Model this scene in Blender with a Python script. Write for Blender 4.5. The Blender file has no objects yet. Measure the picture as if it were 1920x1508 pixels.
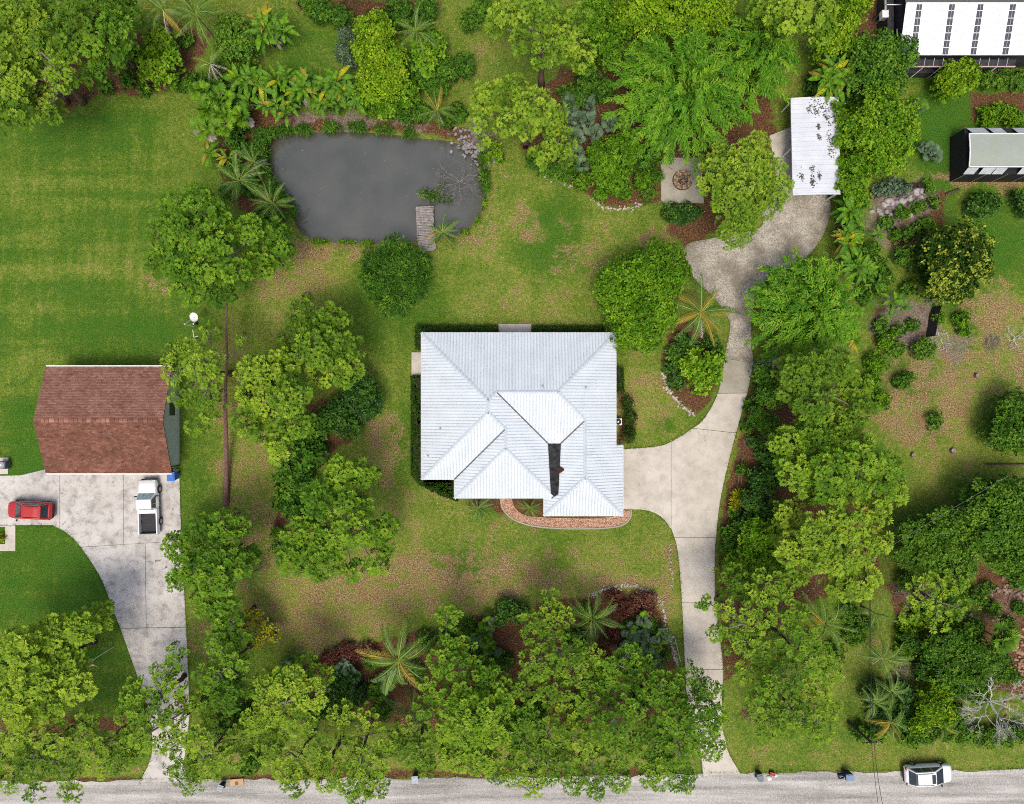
import bpy, bmesh, math, random
import numpy as np
from mathutils import Vector, Matrix
R = math.radians
random.seed(11)
RNG = np.random.default_rng(11)
SC = bpy.context.scene
COL = SC.collection
# ------------------------------------------------------------------ camera, sky, sun, exposure
H = 68.0          # drone height in metres
S = 18.82         # ground scale of the survey grid, units per metre
cam_d = bpy.data.cameras.new('drone_camera'); cam_d.lens = 24.0; cam_d.sensor_width = 36.0
cam_d.clip_start = 0.5; cam_d.clip_end = 2000
cam = bpy.data.objects.new('drone_camera', cam_d); COL.objects.link(cam)
cam.location = (0, 0, H); cam.rotation_euler = (0, 0, 0)
SC.camera = cam
SUN_EL, SUN_AZ = R(68), R(184)      # azimuth clockwise from north (+Y)
w = bpy.data.worlds.new('World'); SC.world = w; w.use_nodes = True
wn = w.node_tree; bg = wn.nodes['Background']
sky = wn.nodes.new('ShaderNodeTexSky'); sky.sky_type = 'NISHITA'; sky.sun_disc = False
sky.sun_elevation = SUN_EL; sky.sun_rotation = SUN_AZ; sky.air_density = 1.0; sky.dust_density = 5.0; sky.ozone_density = 0.2
wn.links.new(sky.outputs[0], bg.inputs[0]); bg.inputs[1].default_value = 0.15
sd = bpy.data.lights.new('sun', 'SUN'); sd.energy = 1.5; sd.angle = R(20); sd.color = (1.0, 0.93, 0.80)
so = bpy.data.objects.new('sun', sd); COL.objects.link(so)
sdir = Vector((math.sin(SUN_AZ)*math.cos(SUN_EL), math.cos(SUN_AZ)*math.cos(SUN_EL), math.sin(SUN_EL)))
so.rotation_euler = sdir.to_track_quat('Z', 'Y').to_euler(); so.location = sdir*90
SC.view_settings.view_transform = 'Standard'; SC.view_settings.look = 'None'
SC.view_settings.exposure = 0.24; SC.view_settings.gamma = 1.0
SC.render.engine = 'CYCLES'
SC.cycles.use_denoising = False; SC.cycles.filter_width = 1.0
SC.cycles.max_bounces = 4; SC.cycles.diffuse_bounces = 1; SC.cycles.glossy_bounces = 2; SC.cycles.transmission_bounces = 2; SC.cycles.transparent_max_bounces = 4

# ------------------------------------------------------------------ helpers
def P(px, py, h=0.0):
    k = (H-h)/H/S
    return Vector(((px-960)*k, -(py-754)*k, h))
def PX(a, h=0.0):
    a = np.asarray(a, float); k = (H-h)/H/S
    return np.stack([(a[..., 0]-960)*k, -(a[..., 1]-754)*k], -1)

def tag(o, label=None, cat=None, group=None, kind=None):
    if label: o['label'] = label
    if cat: o['category'] = cat
    if group: o['group'] = group
    if kind: o['kind'] = kind
    return o
def link(o, parent=None):
    COL.objects.link(o)
    if parent is not None: o.parent = parent
    return o
def empty(name, loc=(0, 0, 0), rz=0.0):
    o = bpy.data.objects.new(name, None); COL.objects.link(o)
    o.location = loc; o.rotation_euler = (0, 0, rz); o.empty_display_size = 0.3
    return o
def obj(name, me, parent=None, loc=None, rot=None, scale=None, mat=None):
    o = bpy.data.objects.new(name, me); COL.objects.link(o)
    if parent is not None: o.parent = parent
    if loc is not None: o.location = loc
    if rot is not None: o.rotation_euler = rot
    if scale is not None: o.scale = (scale,)*3 if np.isscalar(scale) else scale
    if mat is not None:
        if me.materials: me.materials[0] = mat
        else: me.materials.append(mat)
    return o

def np_mesh(name, V, F, mat=None, tint=None, smooth=False):
    """V (n,3) array, F (m,k) array of k-gons -> mesh, quick."""
    V = np.ascontiguousarray(V, np.float32); F = np.ascontiguousarray(F, np.int32)
    me = bpy.data.meshes.new(name)
    n, m, k = len(V), len(F), F.shape[1]
    me.vertices.add(n); me.vertices.foreach_set('co', V.ravel())
    me.loops.add(m*k); me.loops.foreach_set('vertex_index', F.ravel())
    me.polygons.add(m); me.polygons.foreach_set('loop_start', np.arange(0, m*k, k, dtype=np.int32))
    if smooth: me.polygons.foreach_set('use_smooth', np.ones(m, bool))
    if tint is not None:
        a = me.attributes.new('tint', 'FLOAT', 'POINT'); a.data.foreach_set('value', np.ascontiguousarray(tint, np.float32))
    me.update(calc_edges=True)
    if mat is not None: me.materials.append(mat)
    return me

class MB:
    """collects boxes, prisms and tubes into one mesh"""
    def __init__(s): s.v = []; s.f = []
    def add(s, vs, fs):
        b = len(s.v); s.v += [tuple(p) for p in vs]; s.f += [tuple(i+b for i in f) for f in fs]
        return s
    def box(s, c, d, rz=0.0, rx=0.0, ry=0.0):
        M = Matrix.Translation(Vector(c)) @ Matrix.Rotation(rz, 4, 'Z') @ Matrix.Rotation(ry, 4, 'Y') @ Matrix.Rotation(rx, 4, 'X')
        vs = [M @ Vector((x*d[0]/2, y*d[1]/2, z*d[2]/2)) for x in (-1, 1) for y in (-1, 1) for z in (-1, 1)]
        return s.add(vs, [(0, 1, 3, 2), (4, 6, 7, 5), (0, 4, 5, 1), (2, 3, 7, 6), (0, 2, 6, 4), (1, 5, 7, 3)])
    def prism(s, poly, z0, z1, cap_bottom=False):
        n = len(poly); a = sum(poly[i][0]*poly[(i+1) % n][1]-poly[(i+1) % n][0]*poly[i][1] for i in range(n))
        if a < 0: poly = list(poly)[::-1]
        vs = [(p[0], p[1], z0) for p in poly]+[(p[0], p[1], z1) for p in poly]
        fs = [tuple(range(n, 2*n))]+[(i, (i+1) % n, n+(i+1) % n, n+i) for i in range(n)]
        if cap_bottom: fs.append(tuple(range(n-1, -1, -1)))
        return s.add(vs, fs)
    def tube(s, pts, rad, n=6, cap=True):
        pts = [Vector(p) for p in pts]
        if np.isscalar(rad): rad = [rad]*len(pts)
        vs = []; fs = []
        for i, p in enumerate(pts):
            t = (pts[min(i+1, len(pts)-1)]-pts[max(i-1, 0)])
            if t.length < 1e-6: t = Vector((0, 0, 1))
            q = t.to_track_quat('Z', 'Y')
            for k in range(n):
                a = 2*math.pi*k/n
                vs.append(p+q @ Vector((math.cos(a)*rad[i], math.sin(a)*rad[i], 0)))
        for i in range(len(pts)-1):
            for k in range(n):
                fs.append((i*n+k, i*n+(k+1) % n, (i+1)*n+(k+1) % n, (i+1)*n+k))
        if cap:
            fs.append(tuple(range(n-1, -1, -1))); fs.append(tuple((len(pts)-1)*n+k for k in range(n)))
        return s.add(vs, fs)
    def mesh(s, name, mat=None, smooth=False, bevel=0.0):
        me = bpy.data.meshes.new(name); me.from_pydata(s.v, [], s.f); me.update()
        if bevel > 0:
            bm = bmesh.new(); bm.from_mesh(me)
            bmesh.ops.bevel(bm, geom=[e for e in bm.edges if len(e.link_faces) == 2 and e.calc_face_angle(0) > 0.5], offset=bevel, segments=2, profile=0.6, affect='EDGES')
            bm.to_mesh(me); bm.free()
        if smooth:
            for p in me.polygons: p.use_smooth = True
        if mat is not None: me.materials.append(mat)
        return me
    def build(s, name, mat=None, parent=None, loc=None, rot=None, smooth=False, bevel=0.0):
        return obj(name, s.mesh(name, mat, smooth, bevel), parent, loc, rot)

def spline(pts, n=8, closed=False):
    """Catmull-Rom through 2D points"""
    pts = [np.array(p, float) for p in pts]; out = []
    m = len(pts)
    for i in range(m if closed else m-1):
        p1, p2 = pts[i], pts[(i+1) % m]
        p0 = pts[i-1] if (i > 0 or closed) else 2*p1-p2
        p3 = pts[(i+2) % m] if (i+2 < m or closed) else 2*p2-p1
        for k in range(n):
            t = k/n
            out.append(0.5*((2*p1)+(-p0+p2)*t+(2*p0-5*p1+4*p2-p3)*t*t+(-p0+3*p1-3*p2+p3)*t**3))
    if not closed: out.append(pts[-1])
    return [tuple(p) for p in out]
def inset(poly, d):
    """shrink a polygon by d (mitred)"""
    n = len(poly); a = sum(poly[i][0]*poly[(i+1) % n][1]-poly[(i+1) % n][0]*poly[i][1] for i in range(n))
    sg = 1 if a > 0 else -1; out = []
    for i in range(n):
        p0 = np.array(poly[i-1]); p1 = np.array(poly[i]); p2 = np.array(poly[(i+1) % n])
        e1 = p1-p0; e2 = p2-p1
        l1 = np.linalg.norm(e1) or 1e-6; l2 = np.linalg.norm(e2) or 1e-6
        n1 = np.array([-e1[1], e1[0]])/l1*sg; n2 = np.array([-e2[1], e2[0]])/l2*sg
        b = n1+n2; l = np.linalg.norm(b)
        if l < 0.2: out.append(tuple(p1+n1*d)); continue
        b /= l; out.append(tuple(p1+b*d/max(0.35, float(b @ n1))))
    return out
def in_poly(X, Y, poly):
    r = np.zeros(np.shape(X), bool); n = len(poly)
    for i in range(n):
        x1, y1 = poly[i]; x2, y2 = poly[(i+1) % n]
        c = ((y1 > Y) != (y2 > Y))
        with np.errstate(divide='ignore', invalid='ignore'):
            r ^= c & (X < (x2-x1)*(Y-y1)/(y2-y1+1e-12)+x1)
    return r
def dist_poly(X, Y, poly):
    """unsigned distance to a polygon outline"""
    d = np.full(np.shape(X), 1e9); n = len(poly)
    for i in range(n):
        x1, y1 = poly[i]; x2, y2 = poly[(i+1) % n]
        dx, dy = x2-x1, y2-y1; L = dx*dx+dy*dy+1e-12
        t = np.clip(((X-x1)*dx+(Y-y1)*dy)/L, 0, 1)
        d = np.minimum(d, np.hypot(X-x1-t*dx, Y-y1-t*dy))
    return d
_ng = RNG.random((64, 64))
def vnoise(X, Y, f):
    """smooth 2D value noise, vectorised"""
    X = np.asarray(X)*f; Y = np.asarray(Y)*f
    xi = np.floor(X).astype(int); yi = np.floor(Y).astype(int); fx = X-xi; fy = Y-yi
    fx = fx*fx*(3-2*fx); fy = fy*fy*(3-2*fy)
    g = lambda a, b: _ng[a % 64, b % 64]
    return (g(xi, yi)*(1-fx)+g(xi+1, yi)*fx)*(1-fy)+(g(xi, yi+1)*(1-fx)+g(xi+1, yi+1)*fx)*fy

# ------------------------------------------------------------------ node material helpers
class NT:
    def __init__(s, name):
        s.m = bpy.data.materials.new(name); s.m.use_nodes = True
        s.t = s.m.node_tree; s.b = s.t.nodes['Principled BSDF']; s.out = s.t.nodes['Material Output']
    def n(s, typ, **kw):
        nd = s.t.nodes.new(typ)
        for k, v in kw.items(): setattr(nd, k, v)
        return nd
    def lk(s, a, b): s.t.links.new(a, b)
    def setin(s, nd, i, v):
        if hasattr(v, 'is_output') or isinstance(v, bpy.types.NodeSocket): s.lk(v, nd.inputs[i])
        else: nd.inputs[i].default_value = v
    def pos(s):
        if not hasattr(s, '_pos'): s._pos = s.n('ShaderNodeNewGeometry').outputs['Position']
        return s._pos
    def objpos(s): return s.n('ShaderNodeTexCoord').outputs['Object']
    def noise(s, scale, detail=2.0, rough=0.5, vec=None, dist=0.0):
        nd = s.n('ShaderNodeTexNoise'); nd.inputs['Scale'].default_value = scale
        nd.inputs['Detail'].default_value = detail; nd.inputs['Roughness'].default_value = rough
        nd.inputs['Distortion'].default_value = dist
        s.lk(vec if vec is not None else s.pos(), nd.inputs['Vector']); return nd.outputs['Fac']
    def math(s, op, a, b=0.5, c=None, clamp=False):
        nd = s.n('ShaderNodeMath', operation=op, use_clamp=clamp)
        s.setin(nd, 0, a); s.setin(nd, 1, b)
        if c is not None: s.setin(nd, 2, c)
        return nd.outputs[0]
    def ramp(s, fac, stops):
        nd = s.n('ShaderNodeValToRGB'); e = nd.color_ramp.elements
        while len(e) < len(stops): e.new(0.5)
        for i, (p, c) in enumerate(stops):
            e[i].position = p; e[i].color = (c, c, c, 1) if np.isscalar(c) else (*c, 1)
        s.lk(fac, nd.inputs[0]); return nd.outputs[0]
    def mix(s, fac, a, b, mode='MIX'):
        nd = s.n('ShaderNodeMix', data_type='RGBA', blend_type=mode)
        s.setin(nd, 0, fac)
        for i, v in ((6, a), (7, b)):
            if isinstance(v, tuple): nd.inputs[i].default_value = (*v, 1)
            else: s.lk(v, nd.inputs[i])
        return nd.outputs[2]
    def attr(s, name):
        return s.n('ShaderNodeAttribute', attribute_name=name)
    def bump(s, h, strength=0.4, dist=0.05):
        nd = s.n('ShaderNodeBump'); nd.inputs['Strength'].default_value = strength; nd.inputs['Distance'].default_value = dist
        s.lk(h, nd.inputs['Height']); s.lk(nd.outputs[0], s.b.inputs['Normal'])
    def fin(s, col=None, rough=0.7, spec=0.3, metal=0.0):
        if col is not None:
            if isinstance(col, tuple): s.b.inputs['Base Color'].default_value = (*col, 1)
            else: s.lk(col, s.b.inputs['Base Color'])
        s.setin(s.b, 'Roughness', rough)
        s.b.inputs['Specular IOR Level'].default_value = spec; s.b.inputs['Metallic'].default_value = metal
        return s.m

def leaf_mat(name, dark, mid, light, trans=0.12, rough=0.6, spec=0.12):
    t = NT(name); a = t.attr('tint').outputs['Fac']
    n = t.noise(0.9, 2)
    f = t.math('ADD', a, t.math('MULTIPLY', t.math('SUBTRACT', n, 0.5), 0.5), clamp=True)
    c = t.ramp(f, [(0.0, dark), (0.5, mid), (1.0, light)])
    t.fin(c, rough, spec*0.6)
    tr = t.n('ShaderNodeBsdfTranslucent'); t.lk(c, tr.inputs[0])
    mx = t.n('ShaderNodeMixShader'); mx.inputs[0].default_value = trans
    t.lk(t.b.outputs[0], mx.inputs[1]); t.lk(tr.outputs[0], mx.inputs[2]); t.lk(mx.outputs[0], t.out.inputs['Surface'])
    return t.m
def plain_mat(name, col, rough=0.6, spec=0.3, metal=0.0, var=0.15, scale=3.0, bump=0.0):
    t = NT(name); n = t.noise(scale, 3)
    c0 = tuple(x*(1-var) for x in col); c1 = tuple(min(1, x*(1+var)) for x in col)
    c = t.ramp(n, [(0.3, c0), (0.7, c1)])
    if bump > 0: t.bump(t.noise(scale*6, 3), bump, 0.02)
    return t.fin(c, rough, spec, metal)
# ------------------------------------------------------------------ ground sheet with carved pond
POND = spline([(512, 256), (560, 249), (640, 246), (720, 250), (790, 258), (850, 266), (888, 286), (906, 322), (911, 370), (897, 406),
               (866, 436), (828, 446), (780, 449), (700, 454), (620, 452), (578, 445), (552, 420), (545, 388), (520, 362), (503, 335), (496, 295)], 5, True)
POND_W = [tuple(p) for p in PX(POND)]
WATER_Z = -0.32
MULCH = [
 [(1415, 700), (1392, 800), (1366, 900), (1348, 980), (1343, 1080), (1352, 1230), (1360, 1290), (1400, 1240), (1450, 1180), (1540, 1120), (1640, 1100), (1660, 1000), (1640, 850), (1560, 720), (1450, 690)],
 [(610, 1225), (700, 1205), (790, 1180), (900, 1150), (1080, 1120), (1150, 1100), (1230, 1118), (1252, 1190), (1272, 1260), (1270, 1330), (1150, 1370), (980, 1350), (800, 1370), (640, 1345), (500, 1300), (560, 1250)],
 [(975, 255), (985, 300), (1040, 335), (1110, 370), (1140, 390), (1200, 388), (1242, 382), (1255, 430), (1284, 464), (1335, 445), (1400, 420), (1440, 370), (1470, 300), (1440, 180), (1200, 120), (1050, 130), (980, 200)],
 [(70, 225), (130, 210), (190, 182), (345, 170), (370, 120), (400, 60), (330, 40), (240, 60), (150, 100), (60, 160)],
 [(1248, 620), (1290, 595), (1345, 650), (1356, 690), (1340, 745), (1305, 778), (1262, 742), (1240, 690)],
 [(545, 765), (640, 740), (675, 800), (640, 850), (580, 880), (560, 950), (600, 1000), (690, 960), (690, 990), (610, 1020), (520, 1000), (520, 890)],
 [(440, 205), (560, 215), (700, 215), (800, 225), (900, 245), (940, 300), (905, 300), (860, 262), (760, 246), (510, 240), (485, 300), (500, 350), (545, 390), (500, 430), (430, 380), (400, 280)],
 [(868, 936), (940, 934), (1025, 936), (1025, 968), (1170, 968), (1170, 985), (990, 985), (940, 965), (885, 950)],
 [(1150, 700), (1166, 700), (1168, 760), (1190, 790), (1190, 830), (1160, 834), (1155, 760)],
 [(1830, 1050), (1920, 1090), (2000, 1100), (2000, 1330), (1850, 1290), (1835, 1150)],
 [(1660, 1090), (1720, 1080), (1770, 1150), (1770, 1270), (1700, 1260), (1680, 1180)],
 [(1640, 350), (1770, 360), (1770, 420), (1690, 470), (1640, 420)],
 [(1820, 175), (2000, 165), (2000, 236), (1826, 232)],
 [(1640, 575), (1735, 570), (1745, 640), (1700, 660), (1630, 650)],
 [(0, 1340), (250, 1345), (260, 1372), (0, 1376)],
 [(545, 0), (830, 0), (820, 30), (700, 28), (620, 45), (560, 20)],
 [(1605, 0), (1700, 0), (1700, 120), (1620, 130), (1590, 60)],
]
VERGE_RED = [(-300, 1462), (400, 1458), (480, 1452), (700, 1443), (1000, 1440), (1250, 1441), (1250, 1458), (480, 1466), (-300, 1480)]
# (centre x, y, radius x, y, amount)
DRY = [(820, 1085, 260, 55, .85), (700, 1110, 150, 45, .8), (620, 1160, 110, 60, .75), (720, 840, 45, 70, .75), (755, 960, 30, 60, .5), (640, 468, 110, 16, .9), (560, 520, 70, 50, .7),
       (560, 600, 60, 60, .5), (930, 1010, 110, 30, .5), (1100, 1050, 140, 50, .45), (900, 450, 60, 40, .6), (985, 420, 30, 40, .7), (1060, 470, 20, 60, .6), (1110, 480, 40, 60, .6), (1240, 450, 30, 30, .7),
       (1000, 560, 120, 45, .45), (1220, 740, 60, 70, .55), (1130, 1090, 110, 30, .7), (1250, 1090, 20, 90, .7), (460, 860, 60, 110, .6), (430, 760, 30, 160, .6), (480, 1000, 60, 80, .7), (520, 1120, 80, 50, .6),
       (1760, 690, 120, 60, .8), (1720, 770, 100, 60, .85), (1850, 580, 60, 50, .9), (1860, 660, 70, 60, .7), (1700, 810, 60, 40, .8), (1780, 860, 60, 40, .45), (1850, 345, 120, 15, .9), (1700, 420, 40, 50, .8),
       (1880, 700, 60, 60, .6), (60, 330, 120, 60, .15), (40, 560, 60, 50, .25), (200, 490, 80, 30, .3), (290, 530, 30, 18, .6), (760, 60, 60, 40, .2), (890, 100, 60, 40, .4), (620, 100, 40, 40, .3),
       (900, 330, 40, 110, .5), (1500, 1420, 600, 22, .42), (700, 1425, 500, 20, .5), (1650, 1240, 60, 60, .4), (1880, 1110, 50, 30, .8), (1640, 60, 40, 70, .9), (380, 1190, 25, 80, .6), (800, 780, 25, 130, .35), (830, 930, 60, 40, .35)]
LUSH_AND_SHADE = [(120, 330, 260, 180, .42), (100, 520, 240, 140, .42), (180, 1000, 200, 300, .5), (80, 1080, 130, 90, 1.), (60, 860, 60, 120, .8), (270, 610, 110, 45, .9), (200, 660, 120, 30, .8), (60, 650, 60, 40, .6), (1860, 440, 70, 80, 1.), (1760, 250, 40, 130, 1.), (1790, 230, 60, 120, .8), (1050, 440, 50, 60, .9), (1010, 470, 40, 60, .7),  # some patches paint tree and garage shadows into the turf colour
        (1690, 700, 70, 40, 1.), (1750, 790, 20, 30, .9), (1800, 600, 25, 50, .9), (760, 590, 70, 25, .6), (730, 600, 60, 60, .5), (150, 220, 140, 50, .7), (60, 260, 120, 40, .6), (200, 1150, 60, 100, .8), (200, 1260, 60, 80, .8), (760, 830, 25, 60, .6), (860, 1060, 70, 35, .6),
        (1000, 1030, 60, 40, .4), (360, 960, 20, 150, .5), (600, 110, 60, 60, .6), (1250, 790, 20, 15, .7), (690, 560, 50, 60, .5), (1870, 300, 100, 60, .5), (280, 330, 60, 140, .35), (1290, 500, 60, 40, .4), (380, 890, 20, 180, .5)]
DIRT = [(1690, 385, 60, 40, .8), (1690, 605, 55, 40, .9), (1745, 610, 14, 70, 0.7), (1900, 1130, 60, 40, .5), (1790, 650, 25, 40, .6), (1720, 1110, 40, 30, .6), (480, 545, 18, 22, .5), (900, 265, 30, 20, .7), (660, 228, 150, 10, .7), (1660, 420, 50, 40, .6)]

def cover(X, Y):
    """what grows where: dry thatch, mulch, lush turf with painted shadows, bare dirt"""
    px = X*S+960; py = -Y*S+754
    wob = (vnoise(X, Y, 0.55)-0.5)*34+(vnoise(X+31, Y+7, 1.7)-0.5)*16
    wob2 = (vnoise(X+9, Y+53, 0.5)-0.5)*34+(vnoise(X+3, Y+17, 1.6)-0.5)*16
    qx = px+wob; qy = py+wob2
    out = []
    for tab in (DRY, LUSH_AND_SHADE, DIRT):
        a = np.zeros(X.shape)
        for (cx, cy, rx, ry, amt) in tab:
            d = np.hypot((qx-cx)/(rx*1.25), (qy-cy)/(ry*1.25))
            a = np.maximum(a, amt*np.clip((1.25-d)/0.7, 0, 1))
        out.append(a)
    mu = np.zeros(X.shape)
    sx = px+(vnoise(X, Y, 1.3)-0.5)*9; sy = py+(vnoise(X+5, Y+5, 1.3)-0.5)*9
    for poly in MULCH+[VERGE_RED]:
        ins = in_poly(sx, sy, poly); d = dist_poly(sx, sy, poly)
        mu = np.maximum(mu, np.where(ins, np.clip(0.5+d/22, 0, 1), np.clip(0.5-d/22, 0, 1)))
    return out[0], mu, out[1], out[2]
def ground_z(X, Y):
    d = dist_poly(X, Y, POND_W); ins = in_poly(X, Y, POND_W)
    z = (vnoise(X, Y, 0.35)-0.5)*0.05
    bank = np.clip(1-d/1.3, 0, 1)
    zo = z*(1-bank)+bank*bank*WATER_Z
    zi = WATER_Z-np.clip(d*0.8, 0, 1.2)
    return np.where(ins, zi, zo)

def make_ground_material():
    t = NT('turf_and_beds'); p = t.pos()
    cv = t.attr('cover'); sep = t.n('ShaderNodeSeparateColor'); t.lk(cv.outputs['Color'], sep.inputs[0])
    dry, mul, lush_shade, dirt = sep.outputs[0], sep.outputs[1], sep.outputs[2], cv.outputs['Alpha']
    big = t.noise(0.13, 3, 0.55); med = t.noise(0.7, 4, 0.6); sm = t.noise(2.6, 5, 0.75); fine = t.noise(8, 4, 0.8)
    # mown stripes, faint
    xyz = t.n('ShaderNodeSeparateXYZ'); t.lk(p, xyz.inputs[0])
    mpx = t.n('ShaderNodeMapping'); mpx.inputs['Scale'].default_value = (1.5, 0.10, 1); t.lk(p, mpx.inputs[0]); mpy = t.n('ShaderNodeMapping'); mpy.inputs['Scale'].default_value = (0.03, 0.62, 1); t.lk(p, mpy.inputs[0])
    sx = t.math('SUBTRACT', t.noise(1.0, 2, 0.5, vec=mpx.outputs[0]), 0.5); sy = t.math('SUBTRACT', t.noise(1.0, 2, 0.5, vec=mpy.outputs[0]), 0.5)
    lw = t.ramp(t.math('MULTIPLY', t.math('ADD', xyz.outputs[0], 32.0), -0.25), [(0.0, 0.0), (1.0, 1.0)])
    stripe = t.math('MULTIPLY', t.math('MULTIPLY', t.math('ADD', t.math('MULTIPLY', sx, 0.8), t.math('MULTIPLY', sy, 1.5)), lw), 0.42)
    v = t.math('ADD', t.math('MULTIPLY', big, 0.55), t.math('MULTIPLY', med, 0.45))
    v = t.math('ADD', v, t.math('MULTIPLY', t.math('SUBTRACT', sm, 0.5), 1.0)); v = t.math('ADD', v, stripe)
    v = t.math('ADD', v, t.math('MULTIPLY', dry, 0.22)); v = t.math('SUBTRACT', v, t.math('MULTIPLY', lush_shade, 0.30))
    grass = t.ramp(v, [(0.10, (0.045, 0.128, 0.012)), (0.33, (0.068, 0.138, 0.013)), (0.52, (0.128, 0.186, 0.024)), (0.72, (0.222, 0.228, 0.052)), (0.95, (0.33, 0.27, 0.085))])
    thatch = t.ramp(fine, [(0.30, (0.085, 0.055, 0.026)), (0.5, (0.23, 0.160, 0.080)), (0.70, (0.38, 0.265, 0.13))])
    fd = t.math('ADD', dry, t.math('ADD', t.math('MULTIPLY', t.math('SUBTRACT', med, 0.5), 2.3), t.math('MULTIPLY', t.math('SUBTRACT', sm, 0.5), 1.1)))
    fd = t.ramp(fd, [(0.50, 0.0), (0.92, 0.9)])
    thatch = t.mix(t.ramp(t.noise(0.45, 4, 0.65), [(0.5, 0.0), (0.68, 0.40)]), thatch, t.ramp(fine, [(0.32, (0.075, 0.034, 0.014)), (0.52, (0.21, 0.100, 0.040)), (0.70, (0.36, 0.20, 0.10))]))
    c = t.mix(fd, grass, thatch)
    mulch = t.ramp(t.noise(6, 5, 0.85), [(0.32, (0.022, 0.013, 0.008)), (0.46, (0.078, 0.038, 0.020)), (0.58, (0.18, 0.088, 0.044)), (0.72, (0.36, 0.235, 0.15))])
    fm = t.math('ADD', mul, t.math('ADD', t.math('MULTIPLY', t.math('SUBTRACT', sm, 0.5), 1.1), t.math('MULTIPLY', t.math('SUBTRACT', med, 0.5), 0.9)))
    fm = t.math('SUBTRACT', fm, t.math('MULTIPLY', t.ramp(t.noise(0.28, 3, 0.6), [(0.5, 0.0), (0.7, 1.0)]), 0.42))
    fm = t.ramp(fm, [(0.36, 0.0), (0.64, 0.97)])
    c = t.mix(fm, c, mulch)
    soil = t.ramp(t.noise(5, 4, 0.7), [(0.3, (0.10, 0.075, 0.06)), (0.55, (0.21, 0.17, 0.145)), (0.75, (0.36, 0.31, 0.27))])
    fs = t.ramp(t.math('ADD', dirt, t.math('MULTIPLY', t.math('SUBTRACT', sm, 0.5), 0.9)), [(0.4, 0.0), (0.7, 0.9)])
    c = t.mix(fs, c, soil)
    g = t.ramp(fine, [(0.36, 0.52), (0.5, 0.96), (0.64, 1.5)])
    c = t.mix(1.0, c, g, 'MULTIPLY')
    t.bump(t.math('ADD', fine, t.math('MULTIPLY', sm, 1.2)), 0.5, 0.10)
    return t.fin(c, 0.9, 0.1)
MAT_TURF = make_ground_material()

def build_ground():
    dn = 0.42
    xs = np.concatenate([[-420, -250, -150, -100, -75], np.arange(-60, 60.01, dn), [75, 100, 150, 250, 420]])
    ys = np.concatenate([[-420, -250, -150, -100, -65], np.arange(-48, 48.01, dn), [65, 100, 150, 250, 420]])
    X, Y = np.meshgrid(xs, ys); nx, ny = len(xs), len(ys)
    Z = ground_z(X, Y)
    V = np.stack([X, Y, Z], -1).reshape(-1, 3)
    i = np.arange(nx*ny).reshape(ny, nx)
    F = np.stack([i[:-1, :-1], i[:-1, 1:], i[1:, 1:], i[1:, :-1]], -1).reshape(-1, 4)
    me = np_mesh('ground', V, F, MAT_TURF, smooth=True)
    cv = np.stack(cover(X, Y), -1).reshape(-1, 4)
    a = me.attributes.new('cover', 'FLOAT_COLOR', 'POINT'); a.data.foreach_set('color', cv.astype(np.float32).ravel())
    return tag(obj('ground', me), kind='structure')
build_ground()

# water
def make_water():
    t = NT('murky_sky_grey_water')
    n = t.noise(0.35, 3); alg = t.noise(1.6, 4, 0.7); spk = t.noise(5.5, 2, 0.6)
    c = t.ramp(n, [(0.35, (0.066, 0.072, 0.064)), (0.7, (0.088, 0.093, 0.083))])  # grey sky reflection is painted into the murky base colour
    xyz = t.n('ShaderNodeSeparateXYZ'); t.lk(t.pos(), xyz.inputs[0])
    east = t.ramp(t.math('ADD', t.math('MULTIPLY', xyz.outputs[0], 0.12), t.math('ADD', alg, 0.45)), [(0.5, 0.0), (0.95, 0.55)])
    c = t.mix(east, c, (0.075, 0.095, 0.070))
    edge = t.math('ADD', t.attr('tint').outputs['Fac'], t.math('MULTIPLY', t.math('SUBTRACT', alg, 0.5), 0.9))
    c = t.mix(t.ramp(edge, [(0.25, 0.0), (0.9, 0.9)]), c, (0.062, 0.060, 0.034))
    c = t.mix(t.ramp(spk, [(0.715, 0.0), (0.75, 0.75)]), c, (0.30, 0.30, 0.26))
    t.bump(t.noise(2.2, 2), 0.04, 0.02)
    return t.fin(c, 0.04, 0.8)
def build_water():
    rings = [(1.04, 1.0), (1.0, 1.0), (0.965, 0.85), (0.91, 0.35), (0.83, 0.0)]; V, F, T = [], [], []; n = len(POND_W)
    mx, my = np.mean([p[0] for p in POND_W]), np.mean([p[1] for p in POND_W])
    for k, tv in rings: V += [(mx+(x-mx)*k, my+(y-my)*k, WATER_Z) for x, y in POND_W]; T += [tv]*n
    V.append((np.mean([p[0] for p in POND_W]), np.mean([p[1] for p in POND_W]), WATER_Z)); T.append(0.0); c = len(V)-1
    for k in range(len(rings)-1):
        for i in range(n): F.append((k*n+i, (k+1)*n+i, (k+1)*n+(i+1) % n, k*n+(i+1) % n))
    k = (len(rings)-1)*n
    F += [(k+i, c, k+(i+1) % n) for i in range(n)]
    me = bpy.data.meshes.new('pond_water'); me.from_pydata(V, [], F); me.update()
    if me.polygons[0].normal.z < 0: me.flip_normals()
    a = me.attributes.new('tint', 'FLOAT', 'POINT'); a.data.foreach_set('value', np.array(T, np.float32)); me.materials.append(make_water())
    tag(obj('pond_water', me), kind='structure')
build_water()

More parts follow.
